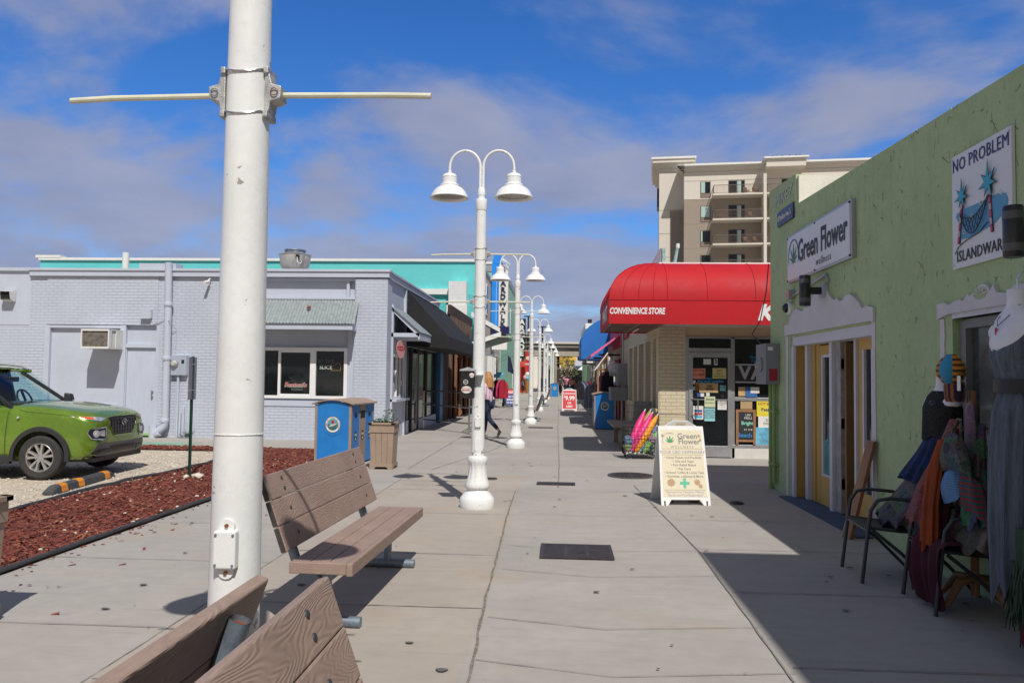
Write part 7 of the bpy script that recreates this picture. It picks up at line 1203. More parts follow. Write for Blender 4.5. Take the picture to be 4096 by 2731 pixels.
def palm(x, y, h, cr, label, seed, grp='palm trees'):
    t = thing('palm_tree', label, 'palm tree', (x, y, 0), group=grp); rn = random.Random(seed)
    MB().lathe([(.22*(1+.15*(k % 2))*(1.15-.2*k/24), h*k/24) for k in range(25)], n=12).build('trunk', mat('palm_trunk_bark', (.2, .165, .13), rough=1, var=.3, sc=6, bump=.6), t, ang=80)
    b = MB()
    for k in range(46):
        a = rn.uniform(0, 2*PI); el = rn.uniform(-.75, 1.35); L_ = cr*rn.uniform(.65, 1); d = Vector((math.cos(a)*math.cos(el), math.sin(a)*math.cos(el), math.sin(el))); base = Vector((0, 0, h)); tip = base+d*L_*.55; s = d.cross(Vector((0, 0, 1))).normalized() if abs(d.z) < .98 else Vector((1, 0, 0)); u = s.cross(d)
        b.k = 1 if el < -.45 else 0; b.tube([base, tip], .02, 4)
        for q in range(15):
            f = -1.25+2.5*q/14; dd = (d*math.cos(f)+s*math.sin(f)).normalized(); e = tip+dd*L_*.42*rn.uniform(.8, 1); e.z -= .16*L_*rn.random()+.1*L_*abs(f); m1 = tip.lerp(e, .5)+u*.04; w_ = s*math.cos(f)*.035-d*math.sin(f)*.035; b.add([tip, m1+w_, e, m1-w_], [(0, 1, 2, 3)])
    b.build('crown', [mat('palm_green', (.09, .14, .04), rough=.6, var=.4, sc=2), mat('palm_dry', (.28, .2, .09), rough=.8, var=.3)], t, smooth=False); return t
palm(1.25, 121, 4.1, 2.2, 'palm tree with fan leaves in front of the hedge in the far centre', 3); palm(-4.2, 92, 5.6, 1.7, 'dark palm crown showing right of the arcade sign', 5); palm(-6.2, 99, 5.3, 1.8, 'second palm crown half hidden behind the arcade sign', 8)
for x, l in ((-3.6, 'left thin black street light pole with flat head above the arcade sign'), (-1.95, 'right thin black street light pole with flat head beyond the lamp row')):
    t = thing('flat_street_light', l, 'street light', (x, 90, 0), group='thin black street lights', world=True); h = 8.6 if x < -3 else 7.4; MB().tube([(x, 90, 0), (x, 90, h)], .09, 8).build('pole', black, t); comb('head', black, t, [(x-.5, x+.35, 89.9, 90.2, h-.06, h+.06)])
# far cars
def far_car(label, loc, rz, c_, suv):
    t = thing('parked_car', label, 'car', loc, rz, group='cars parked at the far end'); pm = mat('car_'+label[:9], c_, rough=.2, coat=1, var=.05); h1, h2 = (1.0, 1.78) if suv else (.88, 1.45)
    b = MB(); sec = [(-2.35, .5, .85, .85), (-2.25, .35, h1, .9), (-1.2, .3, h1+.03, .95), (1.5, .3, h1, .95), (2.2, .35, h1*.9, .9), (2.4, .45, .75, .8)]
    vs = []; n = 8
    for x, z0, z1, w_ in sec: vs += [(x, -w_*.85, z0), (x, -w_, z0+.15), (x, -w_, z1-.2), (x, -w_*.85, z1), (x, w_*.85, z1), (x, w_, z1-.2), (x, w_, z0+.15), (x, w_*.85, z0)]
    b.add(vs, [(i*n+k, i*n+(k+1) % n, (i+1)*n+(k+1) % n, (i+1)*n+k) for i in range(5) for k in range(n)]+[tuple(range(n)), tuple(range(5*n, 6*n))[::-1]]); b.build('body', pm, t, bevel=.04)
    g0, g1 = (-2.2, .8); b = MB(); b.hexa([(g0, -.85, h1), (g1, -.85, h1), (g1, .85, h1), (g0, .85, h1), (g0+.25, -.68, h2-.06), (g1-.75, -.68, h2-.06), (g1-.75, .68, h2-.06), (g0+.25, .68, h2-.06)]); b.build('windows', glass, t, smooth=False, bevel=.03)
    MB().hexa([(g0+.22, -.7, h2-.06), (g1-.72, -.7, h2-.06), (g1-.72, .7, h2-.06), (g0+.22, .7, h2-.06), (g0+.3, -.62, h2), (g1-.85, -.62, h2), (g1-.85, .62, h2), (g0+.3, .62, h2)]).build('roof', pm, t, smooth=False, bevel=.02)
    for x in (-1.45, 1.45):
        for s in (-1, 1): w_ = MB().lathe([(.2, -.11), (.33, -.11), (.35, -.08), (.35, .08), (.33, .11), (.2, .11)], (x, s*.85, .35), n=24, ax='y').build('wheel', black, t); MB().lathe([(.001, -.12), (.21, -.115), (.21, .115), (.001, .12)], (x, s*.85, .35), n=16, ax='y').build('rim', alum, w_)
    for s in (-1, 1): comb('tail_lamp', mat('tail_red', (.4, .01, .01), rough=.2), t, [(-2.37, -2.2, s*.72-.12, s*.72+.12, .75, .95)])
    comb('number_plate', paper, t, [(-2.39, -2.35, -.25, .25, .6, .73)]); return t
far_car('black SUV parked at the far end under the palm beside the pink-shirted man', (2.1, 96.5, 0), R(72), (.012, .012, .014), True)
far_car('navy blue car parked far behind the last lamp posts', (-1.6, 97.5, 0), R(88), (.02, .03, .12), False)
far_car('dark red car glimpsed far between the third and fourth lamp posts', (-6.0, 98, 0), R(5), (.08, .01, .03), False)
# ------------------------------------------------------------------ hotel
HA = -R(6.6); ht = thing('hotel', 'tall beige and cream hotel with balconies rising above the red awning', 'building', (15.2, 97, 0), HA)
def hb(name, m, parent, boxes, **k): return comb(name, m, parent, boxes, **k)
zt = 27.0
hb('tower', hcream, ht, [(-2.9, 0.2, 3.2, 12, 23.1, 27.3), (-2.9, -1.55, 3.19, 12, 0, 23.1)], name=None) if False else None
comb('tower_wall', hcream, ht, [(-3.0, .2, 3.2, 14, 23.1, 28.2), (-3.0, -1.65, 3.2, 14, 0, 23.1)]); comb('tower_wall', taupe, ht, [(-1.65, .2, 3.21, 14, 0, 23.1)]); comb('main_wall', hcream, ht, [(0, 45, 0, 14, 23.75, 26.9)]); comb('main_wall', taupe, ht, [(0, 45, .0, 14, 0, 23.75)])
b = MB()
for k, (z0, z1, o) in enumerate(((26.9, 27.05, .12), (27.05, 27.15, .05), (27.15, 27.3, .2), (27.3, 27.55, .38), (27.55, 27.75, .58))): b.box(-.0-o, 45, -o, .05, z0, z1); b.box(-o, .0, -o, 3.1, z0, z1-.001)
b.build('cornice', hcream, ht, smooth=False); comb('cornice_cap', white, ht, [(-.8, 45, -.8, .1, 27.75, 27.98), (-.8, 0, -.8, 3.1, 27.75, 27.979)])
b = MB()
for z0, z1, o in ((28.2, 28.4, .15), (28.4, 28.55, .08), (28.55, 28.8, .25), (28.8, 29.1, .5), (29.1, 29.55, .85)): b.box(-3.0-o, .6+o, 3.2-o, 14, z0, z1)
b.build('tower_cornice', hcream, ht, smooth=False); comb('tower_cap', white, ht, [(-4.0, 1.6, 2.2, 14, 29.55, 29.8)])
comb('second_cornice', hcream, ht, [(9.5, 14, -2.0, .0, 27.0, 27.95)]); comb('second_cap', white, ht, [(9.2, 14.3, -2.3, 0, 27.95, 28.15)])
jl_ = MB()
for k in range(9): z = 23.75-k*3.03; jl_.box(-.001, 45, -.015, -.0, z-.04, z); jl_.box(-3.001, .0, 3.18, 3.2, z-.6, z-.56)
jl_.box(-.001, 45, -.016, 0, 26.0, 26.05); jl_.build('joint_line', mat('joint_shadow', (.3, .26, .22)), ht, smooth=False)  # joint bands coloured a darker tan than the cream wall
fr_ = mat('hotel_window_frame', (.13, .11, .09), rough=.5); rail = mat('hotel_rail', (.16, .12, .1), rough=.6); curt = mat('curtain', (.45, .6, .55), rough=.8, kind='stripes', sc=6, c2=(.35, .5, .47), axis='x'); cream_slab = hcream
rn = random.Random(31)
for fl_ in range(9):
    zf = 23.95-fl_*3.02
    if zf < 0: break
    for bay in range(4):
        x0 = 1.95+bay*9.6 if bay == 0 else None
        if bay == 0:
            w_ = comb('window', fr_, ht, [(1.95, 3.18, -.03, .02, zf-.05, zf+1.95)]); comb('pane', glass, w_, [(2.03, 3.1, -.05, -.03, zf+.55, zf+1.88)]); comb('curtain', curt, w_, [(2.04, [2.5, 3.05, 2.2, 2.04][fl_ % 4]+.01, -.06, -.05, zf+.55, zf+1.88)] if fl_ % 4 != 3 else [(2.04, 2.06, -.06, -.05, zf+.55, zf+1.88)]); comb('vent_panel', mat('ac_panel', (.24, .18, .14)), w_, [(2.03, 3.1, -.05, -.03, zf, zf+.45)])
    for bi, (xa, xb) in enumerate(((3.3, 9.15), (9.55, 15.4), (15.8, 21.6))):
        ob = comb('balcony', cream_slab, ht, [(xa, xb, -1.9, .0, zf-.2, zf)])
        b = MB(); b.box(xa+.1, xb, -1.86, -1.8, zf+1.0, zf+1.06); b.box(xa+.1, xb, -1.86, -1.8, zf+.08, zf+.12); b.box(xa+.1, xa+.16, -1.8, 0, zf+1.0, zf+1.06); b.box(xa+.1, xa+.16, -1.8, 0, zf+.08, zf+.12)
        for k in range(42 if bi < 2 else 12): x = xa+.14+(xb-xa-.2)*k/(41 if bi < 2 else 11); b.box(x-.012, x+.012, -1.84, -1.82, zf+.1, zf+1.0)
        for k in range(10): y = -1.7+k*.18; b.box(xa+.12, xa+.14, y-.012, y+.012, zf+.1, zf+1.0)
        b.build('railing', rail, ob, smooth=False)
        d = comb('balcony_door', fr_, ht, [(xa+2.0, xa+3.95, -.04, .02, zf, zf+2.0)]); comb('pane', glass, d, [(xa+2.08, xa+2.95, -.06, -.04, zf+.05, zf+1.92), (xa+3.03, xa+3.87, -.06, -.04, zf+.05, zf+1.92)]); comb('curtain', curt, d, [(xa+3.05, xa+3.5, -.07, -.06, zf+.05, zf+1.9)])
        if fl_ < 5 and bi < 2:
            for x in ((4.0, 5.1) if fl_ % 2 == 0 else (.9, 4.6)):
                c_ = thing('balcony_chair', f'brown chair on the {["top", "second", "third", "fourth", "fifth"][fl_]} visible hotel balcony level, {["left", "right"][bi]} bay', 'chair', (0, 0, 0), group='chairs on the hotel balconies'); b = MB(); b.box(-.28, .28, -.25, .25, .38, .45); b.box(-.28, .28, .2, .27, .45, .95)
                for px in (-.26, .26): b.box(px-.02, px+.02, -.24, -.2, 0, .38); b.box(px-.02, px+.02, .2, .24, 0, .38); b.box(px-.03, px+.03, -.22, .25, .6, .64)
                b.build('frame', mat('balcony_chair_brown', (.2, .12, .08), rough=.7), c_, smooth=False)
                M_ = Matrix.Translation((15.2, 97, 0)) @ Matrix.Rotation(HA, 4, 'Z'); c_.location = M_ @ Vector((xa+x, -.9, zf)); c_.rotation_euler.z = HA+(.6 if x > 3 else -.5)
comb('fin_wall', hcream, ht, [(9.17, 9.53, -2.0, 0, 0, 26.2)]); comb('side_sign', black, ht, [(-3.25, -3.02, 4, 7, 23.8, 26.2)])
for k in range(6):
    b = MB(); b.lathe([(.001, -.16), (.05, -.1), (.07, 0), (.05, .08), (.03, .14), (.001, .2)], n=8, ax='x'); b.add([(-.1, -.02, 0), (-.1, .02, 0), (-.3, 0, -.06)], [(0, 1, 2)]); b.lathe([(.001, .1), (.04, .13), (.035, .18), (.001, .2)], n=8, ax='x'); M_ = Matrix.Translation((15.2, 97, 0)) @ Matrix.Rotation(HA, 4, 'Z'); o = b.build('bird', black, off=Vector((0, 0, 0))); o.location = M_ @ Vector((10.2+k*.62+.2*math.sin(k*5), -2.0, 28.25)); o.rotation_euler.z = k*1.3; tag(o, 'small dark bird perched on the hotel roof edge', 'bird', 'birds on the hotel roof')
# ------------------------------------------------------------------ people
skinm = mat('skin', (.52, .3, .22), rough=.55, var=.06, sc=10); hairb = mat('strawberry_blonde_hair', (.42, .2, .07), rough=.55, var=.35, sc=4, stretch=(14, 14, 1), bump=.5); hairk = mat('dark_hair', (.02, .015, .012), rough=.6, var=.3)
def person(label, loc, rz, h, J, shirt, pants, hair, hairlen=.0, shoes=black, fing=True, build=1.0, sleeve='long', torso=1.0):
    """J: joint positions in metres for a 1.7 m figure facing +x: el_l, wr_l, el_r, wr_r, kn_l, an_l, kn_r, an_r (y left +)"""
    t = thing('person', label, 'person', loc, rz); s = h/1.7; V = lambda x, y, z: Vector((x, y, z))*s
    sh = {1: V(0, .165*build, 1.39), -1: V(0, -.165*build, 1.39)}; hip = {1: V(0, .09, .9), -1: V(0, -.09, .9)}
    N = {'pel': (V(0, 0, .93), .115*s), 'wa': (V(0, 0, 1.1), .1*s), 'ch': (V(0, 0, 1.3), .115*s), 'ne': (V(0, 0, 1.45), .055*s), 'nk': (V(.01, 0, 1.5), .05*s), 'he': (V(.02, 0, 1.58), .074*s, .088*s), 'hd': (V(.015, 0, 1.65), .07*s, .08*s)}
    E_ = [('pel', 'wa'), ('wa', 'ch'), ('ch', 'ne'), ('ne', 'nk'), ('nk', 'he'), ('he', 'hd')]
    for k, sd_ in ((1, 'l'), (-1, 'r')):
        el, wr, kn, an = [V(*J[q+sd_]) for q in ('el_', 'wr_', 'kn_', 'an_')]
        N['s'+sd_] = (sh[k], .052*s); N['e'+sd_] = (el, .038*s); N['w'+sd_] = (wr, .026*s); d = (wr-el).normalized(); pm = wr+d*.05*s; N['p'+sd_] = (pm, .034*s, .018*s)
        E_ += [('ch', 's'+sd_), ('s'+sd_, 'e'+sd_), ('e'+sd_, 'w'+sd_), ('w'+sd_, 'p'+sd_)]
        sd2 = d.cross(V(1, .2, 0)).normalized()
        for f in range(5):
            off = (f-1.5)*.017*s if f < 4 else 0; root = pm+sd2*off+d*.03*s; L_ = (.07, .08, .075, .06, .05)[f]*s; dd = (d+(sd2*.05*(f-1.5)) if f < 4 else d*.5-sd2*.9).normalized(); cur = d.cross(sd2)*.3
            if f == 4: root = pm-sd2*.02*s
            N[f'f{sd_}{f}'] = (root+dd*L_*.5, .0085*s); N[f'g{sd_}{f}'] = (root+dd*L_*.95+cur*L_*.4, .007*s); E_ += [('p'+sd_, f'f{sd_}{f}'), (f'f{sd_}{f}', f'g{sd_}{f}')]
        N['h'+sd_] = (hip[k], .085*s*build); N['k'+sd_] = (kn, .058*s); N['a'+sd_] = (an, .038*s); sk = (an-kn).normalized(); fw = Vector((1, 0, 0)); fw = (fw-sk*fw.dot(sk)).normalized(); N['t'+sd_] = (an+fw*.13*s+sk*.045*s, .035*s, .025*s); E_ += [('pel', 'h'+sd_), ('h'+sd_, 'k'+sd_), ('k'+sd_, 'a'+sd_), ('a'+sd_, 't'+sd_)]
    body = skin(N, E_, 'pel', 'body', skinm, t)
    fb = MB(); fb.lathe([(.001, -.02), (.012, -.01), (.014, 0), (.001, .02)], (.105*s, 0, 1.585*s), n=8)
    for y in (-.078, .078): fb.lathe([(.001, -.03), (.012, -.015), (.012, .015), (.001, .03)], (.01*s, y*s, 1.59*s), n=8)
    fb.build('ears_and_nose', skinm, t)
    e = MB(); [e.lathe([(.001, -.008), (.009, 0), (.001, .008)], (.094*s, y*s, 1.605*s), n=8) for y in (-.032, .032)]; e.build('eyes', black, t); comb('mouth', mat('lip', (.4, .12, .1)), t, [(.088*s, .096*s, -.022*s, .022*s, 1.537*s, 1.545*s)])
    k_ = 1.0; g = .02*s
    S_ = {k: (v[0], *[q+g for q in v[1:]]) for k, v in N.items() if k in ('pel', 'wa', 'ch', 'sl', 'sr', 'el', 'er')}
    if torso > 1: S_['wa'] = (V(.03, 0, 1.08), .165*s*torso); S_['ch'] = (V(.01, 0, 1.27), .16*s*torso)
    S_['wa'] = S_['wa'] if torso > 1 else (V(0, 0, 1.1), .14*s); S_['ch'] = S_['ch'] if torso > 1 else (V(0, 0, 1.3), .145*s); S_['pel'] = (V(0, 0, .86), .155*s*torso); S_['nk2'] = (V(0, 0, 1.44), .065*s)
    es = [('pel', 'wa'), ('wa', 'ch'), ('ch', 'nk2'), ('ch', 'sl'), ('ch', 'sr'), ('sl', 'el'), ('sr', 'er')]
    if sleeve == 'long':
        for q in 'lr': a, c = N['e'+q][0], N['w'+q][0]; S_['c'+q] = (a.lerp(c, .88), .036*s); es.append(('e'+q, 'c'+q))
    else:
        for q in 'lr': S_['e'+q] = (N['s'+q][0].lerp(N['e'+q][0], .6), .06*s)
    skin(S_, es, 'pel', 'shirt', shirt, t)
    P_ = {'pel': (V(0, 0, .93), .135*s)}; ep = []
    for q in 'lr': P_['h'+q] = (N['h'+q][0], .1*s*build); P_['k'+q] = (N['k'+q][0], .072*s); P_['a'+q] = (N['k'+q][0].lerp(N['a'+q][0], .88), .055*s); ep += [('pel', 'h'+q), ('h'+q, 'k'+q), ('k'+q, 'a'+q)]
    skin(P_, ep, 'pel', 'trousers', pants, t)
    for q in 'lr':
        a, c = N['a'+q][0], N['t'+q][0]; sk = (a-N['k'+q][0]).normalized(); heel = a+sk*.035*s-(c-a).normalized()*.03*s
        so = skin({'h': (heel, .042*s), 'm': (a.lerp(c, .6)+sk*.012*s, .046*s, .036*s), 't': (c+(c-a).normalized()*.05*s+sk*.005*s, .04*s, .026*s)}, [('h', 'm'), ('m', 't')], 'm', 'shoe', shoes, t)
    hb_ = MB()
    if hairlen:
        def hf(u, v): # hair sheet round the back and sides of the head, falling to the shoulders
            a = R(60)+R(240)*u; z = 1.70-v*hairlen; r_ = (.085+.03*min(1, v*3)+.02*math.sin(a*9)*v*.5)*s; top = max(0, 1-v*7); return ((.01-.02*v)*s+r_*math.cos(a)*(1-top*.5)*1.05-.02*v*s, r_*math.sin(a)*(1-top*.6)*(1+.25*v), z*s+(.045*top)*s)
        hb_.grid(hf, 40, 14, thick=.012*s)
        hb_.lathe([(.001, 1.76*s), (.05*s, 1.75*s), (.08*s, 1.72*s), (.096*s, 1.66*s), (.098*s, 1.61*s)][::-1], (-.008*s, 0, 0), n=28, fl=lambda i, a, z: 1+.02*math.sin(a*14), cap=False)
    else:
        hb_.lathe([(.001, 1.75*s), (.045*s, 1.742*s), (.075*s, 1.71*s), (.09*s, 1.65*s), (.088*s, 1.61*s)][::-1], (-.006*s, 0, 0), n=24, cap=False); hb_.grid(lambda u, v: (.0+.092*s*math.cos(R(95)+R(170)*u), .088*s*math.sin(R(95)+R(170)*u), (1.64-.11*v)*s), 16, 4, thick=.008)
    hb_.build('hair', hair, t); return t
plaid = mat('pink_plaid', (.62, .33, .45), rough=.85, kind='stripes', sc=14, c2=(.72, .62, .7), axis='x', bump=.3); denim = mat('dark_denim', (.012, .022, .055), rough=.9, var=.3, sc=20)
J = dict(el_l=(-.05, .22, 1.12), wr_l=(.16, .2, 1.02), el_r=(.06, -.22, 1.12), wr_r=(.26, -.16, 1.08), kn_l=(-.12, .09, .49), an_l=(-.46, .1, .2), kn_r=(.12, -.09, .49), an_r=(.16, -.09, .08))
wm = person('woman with long blonde hair, pink plaid shirt and dark jeans walking behind the lamp post', (-1.83, 20.2, 0), R(150), 1.64, J, plaid, denim, hairb, .36, mat('brown_shoe', (.17, .13, .11), rough=.8), build=1.12, torso=1.08)
J2 = dict(el_l=(.12, .38, 1.5), wr_l=(-.02, .16, 1.62), el_r=(.12, -.38, 1.5), wr_r=(-.02, -.16, 1.62), kn_l=(.03, .1, .48), an_l=(0, .1, .08), kn_r=(.0, -.1, .48), an_r=(-.02, -.1, .08))
pm_ = person('distant man in a pink shirt with both hands behind his head', (.72, 68, 0), R(92), 1.76, J2, mat('pink_shirt_cloth', (.75, .3, .4), rough=.85, bump=.3), mat('grey_jeans', (.06, .08, .12), rough=.9), hairk, 0, build=1.05, torso=1.0)
MB().tube([(-.14, .14, 1.48), (-.17, 0, 1.25), (-.15, -.16, 1.0)], .018, 6).build('strap', black, pm_)
J3 = dict(el_l=(-.02, .24, 1.12), wr_l=(.18, .2, 1.05), el_r=(-.02, -.24, 1.12), wr_r=(.14, -.18, .95), kn_l=(.08, .09, .48), an_l=(.02, .09, .08), kn_r=(-.02, -.09, .48), an_r=(-.1, -.09, .1))
person('person with a coral backpack walking in front of the man in pink', (1.18, 70, 0), R(80), 1.62, J3, mat('coral_bag_cloth', (.7, .2, .15), rough=.8), denim, hairk, .2, build=1.05)
person('person in dark grey t-shirt and black trousers beside the distant blue bin', (.14, 71, 0), R(60), 1.68, J3, mat('charcoal_shirt', (.04, .045, .045), rough=.9), blackc, hairk, 0, sleeve='short')
person('child in a blue shirt and black shorts standing by the giant ice cream cone', (-3.45, 74.5, 0), R(30), 1.35, J3, bluec, blackc, hairk, 0, sleeve='short')
# ------------------------------------------------------------------ chairs by the green wall
frm = mat('charcoal_tube', (.04, .045, .05), rough=.45, var=.15); sling = mat('sling_fabric', (.07, .065, .055), rough=.8, kind='stripes', sc=60, c2=(.1, .095, .085), axis='x')
def patio_chair():
    t = thing('patio_chair', 'x', 'chair', group='dark tube patio chairs by the green wall'); W = .26   # faces +x
    for s in (-1, 1):
        y = s*W; MB().tube([(.29, y*1.04, 0), (.24, y*1.02, .42), (.22, y*1.02, .56), (.17, y*1.02, .635), (.08, y*1.02, .655), (-.12, y*1.02, .64), (-.2, y, .6), (-.24, y, .5), (-.25, y, .42)], .0145, 12).build('arm_and_leg', frm, t)
        MB().tube([(.2, y*.96, .4), (.0, y*.96, .24), (-.24, y*1.0, 0)], .013, 10).build('leg', frm, t); MB().tube([(.26, y*.93, .425), (.0, y*.93, .4), (-.2, y*.93, .395), (-.26, y*.93, .45), (-.36, y*.93, .95)], .013, 10).build('side_rail', frm, t)
    MB().tube([(-.36, -W*.93, .95), (-.365, 0, .97), (-.36, W*.93, .95)], .013, 10).build('top_rail', frm, t); MB().tube([(.24, -W*1.02, .4), (.24, W*1.02, .4)], .012, 8).build('front_rail', frm, t)
    MB().grid(lambda u, v: (.26-.46*u, (v-.5)*2*W*.92, .43-.03*math.sin(PI*u)-.01*math.sin(PI*v)), 8, 6, thick=.006).build('seat', sling, t); MB().grid(lambda u, v: (-.24-.12*u-.015*math.sin(PI*v), (v-.5)*2*W*.92, .44+.5*u), 8, 6, thick=.006).build('backrest', sling, t); return t
c1 = patio_chair(); c1.location = (2.66, 6.53, 0); c1.rotation_euler.z = R(176); c1['label'] = 'dark tube patio chair nearest the yellow doors, its seat empty at the front'
c2 = copytree(c1); c2.location = (2.82, 5.72, 0); c2.rotation_euler.z = R(178); c2['label'] = 'dark tube patio chair nearer the camera with a burgundy cloth draped over it'
# ------------------------------------------------------------------ mannequins and hung clothing
manq = mat('mannequin_white', (.72, .72, .74), rough=.35, var=.03)
def torso(t, c, s, hang=True, w=1.):
    """a hollow-armed hanging torso: neck, sloped shoulders, bust and waist"""
    cx_, cy_, cz_ = c
    prof = [(.105, .075, -.42), (.118, .085, -.34), (.125, .09, -.26), (.14, .105, -.19), (.158, .112, -.13), (.17, .1, -.07), (.172, .085, -.03), (.165, .075, 0), (.13, .065, .028), (.08, .056, .05), (.052, .052, .07), (.049, .049, .1), (.049, .049, .15), (.045, .045, .155)]
    n = 40; vs = []
    for a_, b_, z in prof:
        for k in range(n):
            a = 2*PI*k/n; vs.append((cx_-b_*math.cos(a)*s*(1+.12*max(0, math.cos(a))*(1 if -.2 < z < -.05 else 0)), cy_+a_*math.sin(a)*s*w, cz_+z*s))
    b = MB(); b.add(vs, [(i*n+k, i*n+(k+1) % n, (i+1)*n+(k+1) % n, (i+1)*n+k) for i in range(len(prof)-1) for k in range(n)]+[tuple((len(prof)-1)*n+k for k in range(n))]); o = b.build('torso', manq, t, ang=60)
    for sg in (-1, 1): MB().lathe([(.001, -.06), (.04, -.055), (.062, -.03), (.065, 0), (.05, .03), (.02, .045), (.001, .05)], (cx_, cy_+sg*.165*s*w, cz_-.055*s), n=20).build('shoulder', manq, t)
    if hang: MB().tube([(cx_, cy_, cz_+.15*s), (cx_, cy_, cz_+.21*s), (cx_+.01, cy_-.03, cz_+.235*s), (cx_+.03, cy_-.01, cz_+.26*s), (GX, cy_, cz_+.25*s)], .005, 6).build('hook', steel, t)
def drape(name, rings, m, parent=None, neck=0, folds=9, amp=.12, seed=1, thick=.006, tw=0., jag=0., off=None, label=None, cat='clothing', n=96, vmax=None):
    """hanging cloth: rings (x,y,z,rx,ry) with folds growing downwards and an uneven hem"""
    rn = random.Random(seed); ph = [rn.uniform(0, 6) for _ in range(4)]; K = len(rings)-1
    def f(u, v):
        i = min(K-1, int(v*K)); q = v*K-i; A, B_ = rings[i], rings[i+1]; q2 = q*q*(3-2*q); r_ = [A[j]+(B_[j]-A[j])*q2 for j in range(5)]; a = 2*PI*u
        g = 1+amp*(.08+1.1*v)*(math.sin(folds*a+ph[0]+tw*v)*.6+.4*math.sin((folds*1.7//1)*a+ph[1])+.3*math.sin(3*a+ph[2])); jz = neck*max(0, 1-v/.16)*(max(0, math.cos(a))**2*1.0-abs(math.sin(a))**8*1.1)+jag*(v > .97)*(.5+.5*math.sin(folds*a*1.0+ph[3]))+(.02*math.sin(5*a+ph[3]) if v > .9 else 0)
        return (r_[0]-r_[3]*math.cos(a)*g, r_[1]+r_[4]*math.sin(a)*g, r_[2]-jz)
    o = MB().grid(f, n, 34, thick=thick).build(name, m, parent, ang=70, off=off if parent is None else None)
    if label: tag(o, label, cat)
    return o
# 1: big mannequin in the grey tie-dye dress
gd = mat('grey_tie_dye', (.2, .23, .27), rough=.85, var=.25, sc=3, stretch=(7, 7, .6), bump=.4, kind='stripes', axis='y', c2=(.1, .11, .13)); gd = mat('grey_tiedye_cloth', (.085, .105, .13), rough=.85, var=.6, sc=3.2, stretch=(9, 9, .5), bump=.3)
mx_, my_, mz_ = 2.67, 4.73, 1.93
t = thing('mannequin', 'large white hanging mannequin torso wearing the long grey dress at the right edge', 'mannequin', (mx_, my_, .4), world=True); torso(t, (mx_, my_, mz_), 1.12)
dress = drape('dress', [(mx_, my_, mz_-.11, .132, .192), (mx_, my_, mz_-.21, .14, .178), (mx_, my_, mz_-.38, .105, .13), (mx_, my_, mz_-.42, .1, .125), (mx_, my_, mz_-.55, .13, .17), (mx_, my_, mz_-.85, .15, .19), (mx_, my_, mz_-1.2, .16, .18), (mx_, my_, .42, .15, .17)], gd, None, folds=13, amp=.11, seed=4, neck=.07, off=Vector((mx_, my_, mz_)), label='long grey tie-dyed sleeveless dress with vertical folds on the large mannequin', jag=.12)
for sg in (-1, 1): MB().grid(lambda u, v: (mx_-.125+.19*abs(u-.4)*.9-.0+.05*u, my_+sg*(.12+.02*u)+(v-.5)*.05, mz_-.13+.19*math.sin(min(1, u*1.15)*PI*.62)), 12, 2, thick=.004).build('strap', gd, dress)
bt = MB(); bt.grid(lambda u, v: (mx_-.118*math.cos(2*PI*u), my_+.143*math.sin(2*PI*u), mz_-.43+.075*v), 48, 2, thick=.006); bo = bt.build('belt', black, None, off=Vector((mx_, my_, mz_-.43))); tag(bo, 'wide black belt with large dark buckle round the grey dress', 'belt')
b = MB(); b.tube([(mx_-.125, my_-.03+.04*math.cos(a), mz_-.393+.03*math.sin(a)) for a in [2*PI*k/20 for k in range(21)]], .006, 6, cap=False); b.box(mx_-.13, mx_-.12, my_-.12, my_-.06, mz_-.4, mz_-.385); b.build('buckle', MATS['galvanised_steel'], bo)
nk = thing('necklace', 'thin dark cord necklace with pink stone pendant on the large mannequin', 'necklace', (mx_, my_, mz_), world=True); MB().tube([(mx_-.02, my_+.06, mz_+.08), (mx_-.09, my_+.045, mz_-.0), (mx_-.118, my_, mz_-.045), (mx_-.09, my_-.045, mz_-.0), (mx_-.02, my_-.06, mz_+.08)], .0022, 5).build('cord', black, nk); MB().lathe([(.001, -.05), (.008, -.045), (.009, -.01), (.001, 0)], (mx_-.125, my_, mz_-.05), n=6).build('pendant', mat('pink_stone', (.45, .06, .12), rough=.15), nk)
rgm = mat('red_print_scarf', (.3, .025, .025), rough=.9, kind='cloth', sc=8, c2=(.1, .02, .03)); fgm = mat('green_fringe', (.035, .07, .04), rough=.95, var=.6, sc=14, stretch=(5, 5, 1))
drape('scarf', [(2.76, 4.66, .7, .06, .08), (2.74, 4.64, .5, .08, .11), (2.72, 4.62, .3, .09, .12), (2.7, 4.62, .12, .08, .11)], rgm, folds=7, amp=.15, seed=6, off=Vector((2.74, 4.64, .4)), label='red printed scarf hanging below the hem of the grey dress', cat='scarf', jag=.06)
b = MB(); rn = random.Random(14)
for k in range(150):
    a = rn.uniform(0, 2*PI); x, y = 2.68+.13*math.cos(a), 4.55+.24*math.sin(a); z = .42+.15*rn.random()-.25*math.cos(a*.5)**2; b.k = 0; L_ = rn.uniform(.12, .3); b.tube([(x, y, z), (x+rn.uniform(-.02, .02), y+rn.uniform(-.02, .02), z-L_*.5), (x+rn.uniform(-.03, .03), y+rn.uniform(-.03, .03), max(.03, z-L_))], [.009, .007, .003], 4)
b.grid(lambda u, v: (2.68+.12*math.cos(2*PI*u)*(1+.1*math.sin(9*u*6)), 4.55+.22*math.sin(2*PI*u), .75-v*.42), 30, 5); o = b.build('fringed_shawl', fgm, None, off=Vector((2.7, 4.6, .3))); tag(o, 'dark green fringed shawl hanging low at the right edge of the photo', 'shawl')
